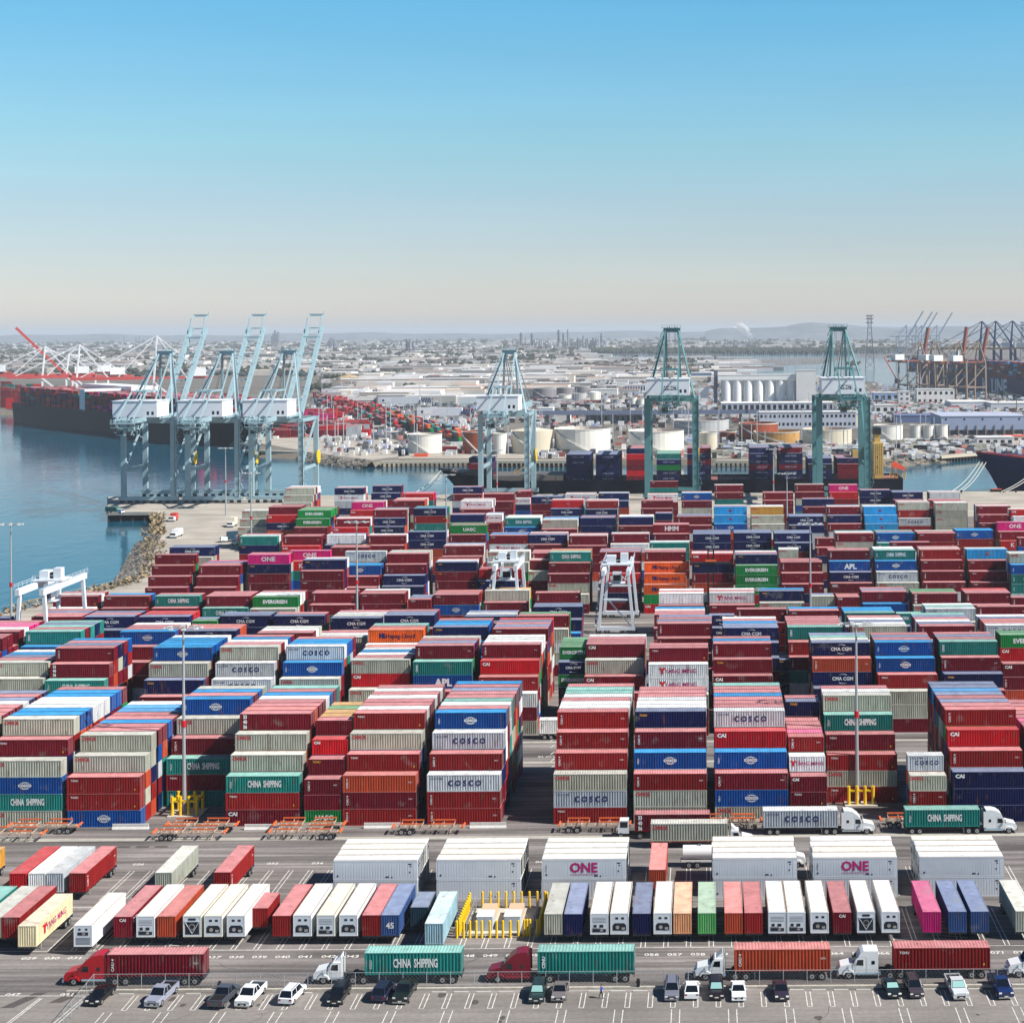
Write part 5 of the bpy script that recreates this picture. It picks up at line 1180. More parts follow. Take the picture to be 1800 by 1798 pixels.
    for s in (-1, 1):
        b = MB(); b.bar((s * g * 1.15, yw, zb), (s * ax * .92, ya, za - 1.5), .95); b.build('mast_leg', m, t)
        b = MB(); b.bar((s * hw * .98, 0, zb), (s * ax, ya - 2, za - 2), .8); b.build('backstay', m, t)
        b = MB(); b.bar((s * g, -1 * sc, gz + 8.6 * sc), (s * ax, ya - 1.2, za - 1.8), .55); b.build('inner_stay', m, t)
    fx = MB(); zf = gz + 13 * sc
    for s in (-1, 1):
        fx.bar((s * g, tail + 3, gz + 1), (s * g * .9, -12 * sc, zf), .6); fx.bar((s * g * .9, -12 * sc, zf), (s * g * .9, 2, zf), .6); fx.bar((s * g * .9, 2, zf), (s * g, yw * .4, gz + 2), .6)
    fx.bar((-g * .95, -12 * sc, zf), (g * .95, -12 * sc, zf), 1.6, .7); fx.bar((-g * .95, 2, zf), (g * .95, 2, zf), .8, .7); fx.build('hoist_frame', m, t)
    ap = MB(); ap.box(-ax - .8, ax + .8, ya - 1.6, ya + 1.6, za - 2.6, za - .6); ap.box(-ax - 1.8, ax + 1.2, ya - 2.4, ya + 2.4, za - .6, za - .35)
    for k in (-1, 1):
        for j in (-.5, .5): ap.cyl((k * ax * .55 + j, ya, za - .3), (k * ax * .55 + j + .3, ya, za - .3), .8, n=10)
    for x in (-ax - 1.6, -ax * .4, 0, ax * .4, ax + 1): ap.bar((x, ya - 2.3, za - .4), (x, ya - 2.3, za + 1.0), .12)
    ap.bar((-ax - 1.8, ya - 2.3, za + .9), (ax + 1.2, ya - 2.3, za + .9), .1); ap.build('apex_platform', m, t)
    st = MB()     # ladder platforms down the left backstay
    for k in range(6):
        f_ = k / 6.0; p = Vector((-hw * .98, 0, zb)).lerp(Vector((-ax, ya - 2, za - 2)), f_ + .08); st.box(p.x - 1.9, p.x + .2, p.y - 1, p.y + 1, p.z, p.z + .18); st.bar((p.x - 1.9, p.y - 1, p.z + 1.1), (p.x + .2, p.y - 1, p.z + 1.1), .1)
        st.bar((p.x - 1.6, p.y, p.z), (p.x + .4, p.y + 2, p.z + 4.6), .35, .1)
    st.build('ladder', m, t)
    sw = MB()     # zigzag stair on the right landside leg
    for k in range(10):
        z0 = 4 + k * (zb - 5) / 10; z1 = z0 + (zb - 5) / 10; x0 = hw + 1.2; x1 = hw + 3.0
        a, b = ((x0, x1) if k % 2 == 0 else (x1, x0)); sw.bar((a, -1.2, z0), (b, -1.2, z1), .6, .14); sw.bar((a, -1.5, z0 + 1), (b, -1.5, z1 + 1), .08); sw.box(x0 - .3, x1 + .3, -1.6, -.8, z1 - .08, z1 + .06)
    sw.box(hw + .9, hw + 1.05, -1.0, -.85, 3, zb); sw.build('stair', m, t)
    # boom
    y0, z0 = yw + 2.5, gz; Lb = 62 * sc
    an = R(44) if boom_up else R(0)
    dy, dz = math.cos(an), math.sin(an); tip = (y0 + Lb * dy, z0 + Lb * dz)
    for s in (-1, 1):
        b = MB(); b.bar((s * g, y0, z0), (s * g, tip[0], tip[1]), 1.9 if boom_up else 1.4, 2.6, up=(0, -dz, dy)); b.build('boom_girder', m, t)
    bl = MB(); n = 13 if boom_up else 5
    for k in range(n + 1):
        f_ = k / n; (bl.bar((-g, y0 + Lb * dy * f_, z0 + Lb * dz * f_), (g, y0 + Lb * dy * f_, z0 + Lb * dz * f_), .5) if (k % 4 == 1 or not boom_up) else [bl.bar((q_ * g, y0 + Lb * dy * f_, z0 + Lb * dz * f_ + 1.3), (q_ * g + .9, y0 + Lb * dy * f_, z0 + Lb * dz * f_ + 1.3), .3, 1.2) for q_ in (-1, 1)])
    if boom_up:
        bl.bar((-g - .3, y0 + Lb * dy * .86, z0 + Lb * dz * .86 + 1.2), (g + .3, y0 + Lb * dy * .86, z0 + Lb * dz * .86 + 1.2), 1.2, 1.0)
        for s in (-1, 1):
            bl.bar((s * g, y0 + Lb * dy * .86, z0 + Lb * dz * .86), (s * (g - .4), tip[0] - 1, tip[1] + 5), .5); bl.bar((s * (g - .4), tip[0] - 1, tip[1] + 5), (s * (g - .4), tip[0] + 5, tip[1] + 7), .6)
        bl.bar((-g, tip[0] + 5, tip[1] + 7), (g, tip[0] + 5, tip[1] + 7), 1.4, 1.2); bl.bar((g, tip[0] + 5, tip[1] + 7), (g, tip[0] + 5, tip[1] + 9.5), .15)
    if boom_up:
        for k in range(12):
            f0, f1 = k / 14, (k + 1) / 14; q0, q1 = (-g, g) if k % 2 else (g, -g)
            if k < 7 or k > 9: bl.bar((q0, y0 + Lb * dy * f0, z0 + Lb * dz * f0 - .6), (q1, y0 + Lb * dy * f1, z0 + Lb * dz * f1 - .6), .28)
    bl.build('boom_cross_tie', m, t)
    for s in (-1, 1):
        b = MB()
        if boom_up: b.bar((s * ax * .8, ya, za - 1), (s * g, y0 + Lb * dy * .55, z0 + Lb * dz * .55 + 1), .3)
        else: b.bar((s * ax * .8, ya, za - 1), (s * g, y0 + Lb * .5, z0 + 1), .35); b.bar((s * ax * .8, ya, za - 1), (s * g, y0 + Lb * .93, z0 + 1), .35)
        b.build('forestay', m, t)
    rp = MB()
    for x in (-ax * .55, -ax * .35, ax * .35, ax * .55): rp.cyl((x, ya - 1, za - 2), (x * 1.2, 8, gz + 8), .09, n=5)
    rp.build('hoist_rope', STEEL, t)
    cr_ = MB(); cr_.cyl((hw + 1.2, yw - 1.0, 20), (hw + 1.7, yw - 1.0, 20), 3.4, n=18); cr_.build('cable_reel', YEL, t)
    return t
quay_crane('pale blue quay crane with raised boom, leftmost of three', 261.5, 772, 12, PALEC, 74, True, zb=40.5)
quay_crane('pale blue quay crane with raised boom, middle of three', 374, 772, 12, PALEC, 74, True, zb=40.5)
quay_crane('pale blue quay crane with raised boom, rightmost of three', 486, 772, 12, PALEC, 74, True, zb=40.5)
quay_crane('pale teal quay crane with lowered boom, standing alone in the middle', 886, 772, 11.2, PALEC, 73.5, False, zb=42.5, sc=.92)
quay_crane('dark teal quay crane with navy name board, left one of two', 1181, 772, 11.6, TEALC, 84, False, zb=49.5)
quay_crane('dark teal quay crane with navy name board, right one of two', 1483, 772, 11.6, TEALC, 84, False, zb=49.5)
# ---------------------------------------------------------------- ships
HULLK = mat('hull_black', (8, 12, 30), .6, noise=.25, scale=.05, spec=.15); HULLN = mat('hull_navy', (14, 28, 78), .6, noise=.25, scale=.05, spec=.15); BOOT = mat('hull_boot_red', (120, 34, 34), .6)
DECK = mat('ship_deck', (140, 96, 88), .8); SUPW = mat('superstructure_white', (226, 228, 228), .5); SUPY = mat('superstructure_yellow', (196, 164, 92), .55, noise=.12, scale=.2)
FUN = mat('funnel_black', (22, 22, 26), .5); ORL = mat('lifeboat_orange', (232, 92, 60), .45)
def hull(t, Lh, bm_, zk, zd, m, rake=9, sheer=2.5, name='hull'):
    """bow at local x = 0, stern at +Lh, centre line y = 0"""
    secs = []
    N = 22
    for i in range(N + 1):
        f_ = i / N; x = Lh * (f_ ** 1.6 if f_ < 1 else 1)
        wd = bm_ / 2 * min(1, (math.sin(min(x / (Lh * .16), 1) * math.pi / 2)) ** .75 + .015)
        wl = bm_ / 2 * min(1, (math.sin(min(max(x - rake * .8, 0) / (Lh * .2), 1) * math.pi / 2)) ** .9 + .01)
        if x > Lh * .94: wd *= .94; wl *= .86
        zt = zd + sheer * max(0, 1 - x / (Lh * .14))
        xb = max(x, rake) if x < rake else x
        secs.append([(x, -wd, zt), (x + (rake * (1 - x / rake) * .55 if x < rake else 0), -(wd * .45 + wl * .55), (zt + zk) / 2), (x + (rake * (1 - x / rake) if x < rake else 0), -wl, zk)])
    mb = MB(); vs = []; n = 6
    for s in secs:
        vs += s + [(a, -b, c) for a, b, c in s[::-1]]
    fs = []
    for i in range(N):
        o, p = i * n, (i + 1) * n
        for k in range(5): fs.append((o + k, o + k + 1, p + k + 1, p + k))
    fs += [(0, 1, 2, 3, 4, 5), tuple(N * n + k for k in range(5, -1, -1))]
    mb.add(vs, fs); h_ = mb.build(name, m, t)
    dk = MB(); dv = [];
    for s in secs: dv += [(s[0][0], s[0][1] + .2, s[0][2] - 1.0), (s[0][0], -s[0][1] - .2, s[0][2] - 1.0)]
    dk.add(dv, [(2 * i, 2 * i + 2, 2 * i + 3, 2 * i + 1) for i in range(N)]); dk.build('deck', DECK, t)
    return h_
SHIPC = MB()       # cargo: added to the one mass of containers beyond the nearest three hundred
def cargo(org, rz, xs, cols, tiers_fn, z0, palette, rnd, L_=12.19, end_only=False, txt=None):
    M_ = Matrix.Translation(org) @ Matrix.Rotation(rz, 4, 'Z')
    for x in xs:
        for j in range(cols):
            y = (j - (cols - 1) / 2) * 2.5
            for k in range(tiers_fn(x, j)):
                c = rnd.choice(palette) if isinstance(palette, str) else palette(x, j, k)
                v = rnd.uniform(.75, 1.15); q_ = lin(*COLS[c]); SHIPC.cc = tuple(a * v for a in q_[:3]) + (1,)
                z = z0 + k * 2.8; a, b = L_ / 2, 1.2
                vs = [M_ @ Vector(p) for p in ((x - a, y - b, z), (x + a, y - b, z), (x + a, y + b, z), (x - a, y + b, z), (x - a, y - b, z + 2.74), (x + a, y - b, z + 2.74), (x + a, y + b, z + 2.74), (x - a, y + b, z + 2.74))]
                SHIPC.add(vs, [(0, 1, 5, 4), (1, 2, 6, 5), (2, 3, 7, 6), (3, 0, 4, 7)])
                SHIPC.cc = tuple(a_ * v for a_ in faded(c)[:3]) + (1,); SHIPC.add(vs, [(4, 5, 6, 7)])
                if txt and j == 0 and rnd.random() < .8:
                    SHIPC.cc = lin(150, 158, 185); g = MB(); put_text(g, txt, (x, y - b - .05, z + 1.4), 1.15, bold=.02, sxs=1.1); SHIPC.add([M_ @ Vector(p) for p in g.v], g.f)
rs = random.Random(21)
# 1 the moored black feeder behind the yard: bow left at x 765
d_ = 812; xb_ = xat(762, d_); Lh = xat(1588, d_) - xb_
sh = thing('container_ship', 'black hulled container ship moored behind the yard, yellow deckhouse at its stern', 'ship', (xb_, d_ + 15, -4), 0)
hull(sh, Lh, 30, 0, 10.2, HULLK, rake=13, sheer=5.5)
w0 = xat(1534, d_ + 8) - xb_
b = MB(); b.box(w0, w0 + 5.4, -9, 9, 9, 28); b = b.build('deckhouse', SUPY, sh)
g = MB()
for z in (15, 20):
    g.box(w0 + 2, w0 + 2.8, -9.04, -9, z, z + 1)
g.build('window', GLASS, b); MB().box(w0 + 1.4, w0 + 4.4, -4, 4, 28, 32).build('wheelhouse', SUPY, sh); MB().box(w0 + .8, w0 + 4.8, -4.5, 4.5, 32, 35.4).build('funnel', FUN, sh)
g = MB()
for k in range(5): g.box(w0 + .5 + k * 1.05, w0 + .72 + k * 1.05, -9.15, -9, 12, 27.5)
g.build('wall_rib', SUPY, sh)
MB().box(w0 - 10, w0 - 4.5, -6, 6, 9, 24).build('aft_house', SUPY, sh)
l_ = MB(); l_.prism([(w0 + 10, 16.5), (w0 + 12, 18), (w0 + 17, 15), (w0 + 17.5, 13), (w0 + 11, 14.8)], -4, -1.4); l_.build('lifeboat', ORL, sh)
fr = MB()
for k in range(5): fr.bar((w0 + 9 + k * 2, -3, 8), (w0 + 10 + k * 1.7, -3, 15 - k * .6), .4); fr.bar((w0 + 9 + k * 2, -3, 8), (w0 + 11 + k * 1.8, -1, 12), .3)
fr.build('davit', SUPY, sh)
g = MB(); g.cyl((19, 0, 10), (19, 0, 22), .5, .3, n=8); g.box(17.5, 20.5, -1.5, 1.5, 19, 19.6); g.build('foremast', SUPY, sh)
g = MB()
for k in range(16): x = 4 + k * .9; g.box(x, x + .6, rs.uniform(-2, 2) - .4, rs.uniform(-2, 2) + .6, 13.5, 14.4 + rs.random())
g.build('mooring_gear', GALV, sh)
g = MB(); g.bar((36, 0, 10), (46, 0, 17), .7); g.bar((36, 2, 10), (50, 2, 13), .6); g.bar((40, -3, 9), (40, -3, 15), .5); g.build('hatch_crane', mat('derrick_tan', (190, 150, 100), .6), sh)
MB().box(30, 66, -12, 12, 8.5, 12.5).build('hatch_coaming', mat('coaming', (100, 96, 92), .7), sh)
g = MB()
for k in range(26): x = 62 + k * 6.5; g.box(x, x + .4, -14.6, -14.2, 9.2, 12.6)
g.build('lashing_post', STEEL, sh)
l_ = MB(); put_text(l_, "CMA CGM DALILA", (24, -13.2, 9.6), 1.8, ax=(1, -.12, 0), bold=.03); 
def ship_tiers(bays):
    return lambda x, j: bays.get(round(x), 0) if j < 10 else 0
bays = [(995, 5, 'n', 4.0), (1047, 5, 'n', 4.0), (1101, 6, 'mmRnom', 4), (1154, 5, 'nntG', 3), (1208, 6, 'nnmmn', 4), (1318, 6, 'nnmnn', 4), (1369, 6, 'nnnnnm', 4), (1421, 4, 'nnk', 3), (1472, 4, 'nmnm', 3)]
for px, n_, pal, z0 in bays:
    X = xat(px, 814) + 6.2; tt = n_
    cargo(Vector((X, d_ + 15, 5.2)), 0, [0], 10, lambda x, j: (tt if j > 0 else tt - (0 if pal == 'n' else 1)), 0, pal, rs, txt='CMA CGM' if 'nn' in pal or pal == 'n' else None)
g = MB()
for p in (835, 840): g.box(xat(p + 30, 812) - xb_, xat(p + 37, 812) - xb_, -8, 8, 9, 20)
cargo(Vector((xat(842, 814), d_ + 15, 6.2)), 0, [0], 7, lambda x, j: 3 + (j % 2), 0, 'nmk', rs)
# 2 the navy bow at the right edge
d2 = 811; xb2 = xat(1729, d2)
s2 = thing('container_ship', 'navy bow of a moored ship with red deck edge, at the right edge', 'ship', (xb2, d2 + 24, -4), 0)
hull(s2, 320, 44, 0, 17.5, HULLN, rake=13, sheer=4)
g = MB()
for k in range(30): x = 5 + k * 1.3; g.box(x, x + .7, -min(20, 2 + k * .9) + rs.random(), -min(20, 2 + k * .9) + 1 + rs.random(), 19.5, 20.6 + rs.random())
g.build('deck_gear', mat('deck_gear_red', (190, 50, 52), .6), s2)
g = MB()
for k in range(14): x0_ = 1 + k * 2.6; x1_ = x0_ + 2.6; hwf = lambda q_: 22 * (math.sin(min(q_ / 51, 1) * math.pi / 2)) ** .75; g.bar((x0_, -hwf(x0_) + .1, 21.8 - x0_ * .09), (x1_, -hwf(x1_) + .1, 21.8 - x1_ * .09), .3, .9)
g.build('bulwark', mat('deck_gear_red', (190, 50, 52), .6), s2)
def mooring(label, p, q_):
    t = thing('mooring_line', label, 'mooring line', p); m_ = MB(); a = Vector((0, 0, 0)); b_ = Vector(q_) - Vector(p)
    pr_ = a
    for k in range(1, 9): f_ = k / 8; c_ = b_ * f_ + Vector((0, 0, -2.0 * math.sin(f_ * math.pi))); m_.cyl(pr_, c_, .16, n=5); pr_ = c_
    m_.build('rope', mat('rope', (200, 200, 190), .8), t)
for i, (px, dx) in enumerate(((1672, 1), (1684, 2.5), (1690, 4))): mooring(f"white mooring rope from the navy bow to the quay, {['first', 'second', 'third'][i]} from the left", (xb2 + dx, d2 + 19 - dx, 13), (xat(px, 800), 800, .6))
for i, (px, dx) in enumerate(((1760, 8), (1768, 10))): mooring(f"white mooring rope in front of the navy hull, {['left', 'right'][i]} of two", (xb2 + 24 + dx, d2 + 8, 14), (xat(px, 798), 798, .6))
for i, px in enumerate((720, 733)): mooring(f"pale mooring rope from the black bow, {['upper', 'lower'][i]} of two", (xb_ + 2 + i, d_ + 13, 11), (xat(px, 800), 800, .6))
bo = MB(); bo.cyl((0, 0, 0), (0, 0, .8), .5, .35, n=10); bo.cyl((0, 0, .8), (0, 0, 1.2), .7, n=10); bom = bo.mesh('mooring_bollard', BLK)
for i, px in enumerate((1672, 1690, 1764, 1786)): tag(link('mooring_bollard', bom, None, (xat(px, 800), 800.3, .004)), f"black mooring bollard on the quay edge, {ordn(i + 1)} towards the right edge", 'mooring bollard', 'bollards on the quay edge')
fb = thing('fender_float', 'red and black pontoon float at the quay by the navy bow', 'float', (xat(1752, 803), 803.5, .05)); MB().box(-3, 3, -1, 1, 0, 1.2).build('float_body', BLK, fb); MB().box(-2.6, 2.6, -.8, .8, 1.2, 1.5).build('float_top', ORL, fb)
# 3 the big ship across the channel on the left
pA, pB = at(410, 790, -4), at(18, 742, -4); vec = (pB - pA); ang = math.atan2(vec.y, vec.x); Ls = vec.length
n3 = Vector((-math.sin(ang), math.cos(ang), 0)); n3 = n3 if n3.y > 0 else -n3
c3 = pA + n3 * 24
s3 = thing('container_ship', 'long dark hulled container ship stacked with red containers across the channel', 'ship', (c3.x, c3.y, -4), ang)
hull(s3, Ls, 48, 0, 19, HULLK, rake=22, sheer=4)
sgn = 1
xs = [70 + k * 14.4 for k in range(int((Ls - 80) / 14.4))]
xs = [x for x in xs if not (Ls * .60 < x < Ls * .60 + 16)]
# containers run along the ship, seen from its side
cargo(Vector((c3.x, c3.y, 14.4)), ang, xs, 19, lambda x, j: 5 + (1 if (x * 7 + j * 3) % 5 > 1 else 0), 0, 'mmmRmRrrromnntpRm', rs)
b = MB(); b.box(Ls * .60, Ls * .60 + 13, -24, 24, 18, 37); b.box(Ls * .56, Ls * .80, -34, -10, 32, 39); b.build('superstructure', SUPW, s3)
# 4 the far right ship
pA, pB = at(1592, 678, -4), at(1850, 706, -4); vec = pB - pA; ang4 = math.atan2(vec.y, vec.x); L4 = vec.length * 1.25
n4 = Vector((-math.sin(ang4), math.cos(ang4), 0)); n4 = n4 if n4.y > 0 else -n4
c4 = pA + n4 * 25 + Vector((0, 0, 0))
s4 = thing('container_ship', 'very large navy container ship with white capitals on its side, far right', 'ship', (c4.x, c4.y, -4), ang4)
hull(s4, L4, 50, 0, 22, HULLN, rake=10, sheer=1)
side = -1 if (Matrix.Rotation(ang4, 3, 'Z') @ Vector((0, -1, 0))).y < 0 else 1
l_ = MB(); put_text(l_, "K  LINE", (L4 * .50 + 22, side * 25.2, 11), 26, bold=.03, sxs=1.05); l_.build('hull_lettering', mat('hull_letter', (200, 206, 214), .6), s4)
cargo(Vector((c4.x, c4.y, 17.4)), ang4, [14 + k * 14.2 for k in range(int((L4 - 20) / 14.2))], 19, lambda x, j: 7 + (1 if (x * 3 + j) % 4 > 1.5 else 0) + (1 if x > L4 * .7 else 0), 0, 'nnmmnmknrlmng', rs)

# ---------------------------------------------------------------- far cranes
WHC = mat('far_crane_white', (214, 216, 218), .5); RDC = mat('far_crane_red', (186, 74, 70), .5); BRC = mat('far_crane_brown', (140, 78, 66), .6); NVC = mat('far_crane_navy', (44, 62, 104), .6); TNC = mat('far_crane_tan', (140, 122, 108), .6)
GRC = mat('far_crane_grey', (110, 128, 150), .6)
def far_crane(label, px, py_base, h_leg, apex, m, mb_, boom_deg, hw=11, gauge=28, Lb=60, yaw=0.0, house=True, tail=22, d=None):
    p = at(px, py_base) if d is None else Vector((xat(px, d), d, 0)); t = thing('quay_crane', label, 'quay crane', (p.x, p.y, 0), yaw, 'distant quay cranes')
    lg = MB()
    for s in (-1, 1):
        for y in (0, gauge): l_ = MB(); l_.bar((s * hw, y, 0), (s * hw * .9, y, h_leg), 1.7); l_.build('leg', m, t)
        b = MB(); b.bar((s * hw, 0, h_leg * .35), (s * hw, gauge, h_leg * .35), 1.4); b.bar((s * hw, 0, h_leg * .36), (s * hw, gauge, h_leg * .95), 1.1); b.build('side_brace', m, t)
    for q0, q1 in ((0, h_leg * .35), (0, h_leg), (gauge, h_leg)): b = MB(); b.bar((-hw, q0, q1), (hw, q0, q1), 1.7); b.build('cross_beam', m, t)
    b = MB(); b.bar((0, -tail, h_leg + 1.5), (0, gauge + 2, h_leg + 1.5), 4.0, 1.8); b.build('main_girder', mb_, t)
    an = R(boom_deg); y1 = gauge + 2 + Lb * math.cos(an); z1 = h_leg + 1.5 + Lb * math.sin(an)
    b = MB(); b.bar((0, gauge + 2, h_leg + 1.5), (0, y1, z1), 4.2, 2.6, up=(0, -math.sin(an), math.cos(an))); b.build('boom', mb_, t)
    for s in (-1, 1):
        b = MB(); b.bar((s * hw * .9, gauge, h_leg), (s * 1.5, gauge * .9, apex), 1.3); b.build('mast_leg', m, t)
        b = MB(); b.bar((s * hw * .8, 0, h_leg), (s * 1.5, gauge * .9, apex), 1.0); b.build('backstay', m, t)
    b = MB(); b.bar((0, gauge * .9, apex), (0, -tail * .8, h_leg + 2), .7)
    if boom_deg < 20: b.bar((0, gauge * .9, apex), (0, gauge + Lb * .45, h_leg + 2), .8); b.bar((0, gauge * .9, apex), (0, gauge + Lb * .92, h_leg + 2), .8)
    b.build('stay', m, t)
    if house: MB().box(-5, 5, -tail * .7, -2, h_leg + 2.8, h_leg + 9.5).build('machinery_house', SUPW, t)
    return t
ys = math.pi
far_crane('white crane with a raised red boom, far left', 168, 716, 40, 62, WHC, RDC, 46, d=1660, yaw=R(112), Lb=66)
far_crane('white crane with lowered red boom, first behind the big left ship', 128, 700, 40, 70, WHC, RDC, 0, d=1600, yaw=R(112), Lb=60)
far_crane('white crane with lowered red boom, second behind the big left ship', 190, 700, 40, 72, WHC, RDC, 0, d=1540, yaw=R(112), Lb=60)
far_crane('white crane with lowered red boom, behind the leftmost raised crane', 330, 700, 42, 80, WHC, RDC, 0, d=1400, yaw=R(110), Lb=66)
far_crane('white crane cut off by the left edge', -20, 700, 42, 72, WHC, RDC, 0, d=1600, yaw=R(110), Lb=50)
dR = at(1700, 712).y
for i, (px, dd, m, mb_, bd, yw_, l_) in enumerate(((1588, 1930, TNC, BRC, 78, 150, 'tan crane with raised red brown boom, left end of the far right group'), (1656, 1850, TNC, BRC, 80, 150, 'tan crane with raised red brown boom, middle of the far right group'),
                                 (1690, 1830, TNC, BRC, 76, 150, 'tan crane with raised pinkish boom, right of the middle one'), (1630, 1900, TNC, TNC, 0, -30, 'tan crane with lowered boom among the far right group'))):
    far_crane(l_, px, 0, 42, 66, m, mb_, bd, d=dd, yaw=R(-60 if bd > 20 else -30), Lb=41, hw=10)
for px, dd, l_ in ((1760, 2150, 'navy crane with lowered boom behind the far right ship, left one'), (1785, 2120, 'navy crane with lowered boom behind the far right ship, middle one'), (1815, 2100, 'navy crane with lowered boom at the right edge'), (1668, 2450, 'small navy crane beyond the far right group')):
    far_crane(l_, px, 0, 54 if px > 1700 else 38, 92 if px > 1700 else 62, NVC, mat('striped_girder_tan', (176, 150, 110), .6), 0, d=dd, yaw=R(75), Lb=66, hw=12)
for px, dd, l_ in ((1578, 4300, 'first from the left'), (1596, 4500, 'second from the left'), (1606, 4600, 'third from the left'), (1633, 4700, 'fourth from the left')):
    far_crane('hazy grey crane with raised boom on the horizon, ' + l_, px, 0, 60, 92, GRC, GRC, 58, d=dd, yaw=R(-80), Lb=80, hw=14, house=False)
pc = thing('crane_barge', 'small barge crane with an orange jib on the right channel', 'crane barge', tuple(at(1575, 676, -4)), 0); MB().box(-12, 12, -7, 7, 0, 3).build('barge_hull', HULLN, pc); g = MB(); g.bar((3, 0, 4), (-18, 0, 42), 1.6); g.build('jib', ORL, pc); MB().box(-2, 6, -3, 3, 3, 9).build('crane_house', HULLN, pc)

# ---------------------------------------------------------------- storage tanks and silos
def tank(px0, px1, pt, pb, rgb, label, dome=0, rust=False, stair=True):
    d = dist((px0 + px1) / 2, pb); r_ = (px1 - px0) / 2 * d / F; d += r_ * .0; cx = xat((px0 + px1) / 2, d + r_); hgt = zat((px0 + px1) / 2, pt + 1.0, d)
    hgt = max(hgt, 4); t = thing('storage_tank', label, 'storage tank', (cx, d + r_, -.5), 0, 'oil storage tanks of the far shore')
    m = mat('tank_%d_%d_%d%s' % (rgb + ('r' if rust else '',)), rgb, .6, noise=.55 if rust else .12, scale=.05 if rust else .03, stretch=(1, 1, .3))
    n = 36 if px1 - px0 > 30 else 20
    b = MB(); b.cyl((0, 0, 0), (0, 0, hgt), r_, n=n, caps=False); b.build('tank_shell', m, t, smooth=False)
    rf = MB(); rc = mat('tank_roof_%d_%d_%d' % rgb, tuple(min(240, int(c * 1.0) + 8) for c in rgb), .7, noise=.25, scale=.06)
    if dome: rf.cyl((0, 0, hgt), (0, 0, hgt + r_ * .16), r_, .3, n=n); rf.build('tank_roof', rc, t)
    else:
        rf.cyl((0, 0, hgt - 2.6), (0, 0, hgt - 2.5), r_ - .05, n=n); rf.build('tank_roof', mat('floating_roof_rust', (168, 124, 92), .8, noise=.4, scale=.08) if not rust else rc, t)
        k = MB(); k.cyl((0, 0, hgt - .5), (0, 0, hgt + .1), r_ + .25, n=n, caps=False); k.build('tank_rim', mat('tank_rim_pale', (214, 212, 204), .6), t)
    if stair and px1 - px0 > 34:
        s_ = MB()
        for k in range(8):
            a0, a1 = R(-160 + k * 12), R(-160 + (k + 1) * 12); z0, z1 = hgt * (1 - k / 8), hgt * (1 - (k + 1) / 8)
            s_.bar((math.cos(a0) * (r_ + .5), math.sin(a0) * (r_ + .5), z0), (math.cos(a1) * (r_ + .5), math.sin(a1) * (r_ + .5), z1), .7, .9)
        s_.build('tank_stair', mat('tank_rim_pale'), t)
    return t
W_ = (226, 222, 212); GY = (128, 124, 128); GL = (176, 176, 176); RU = (150, 72, 44); CRM = (206, 196, 174)
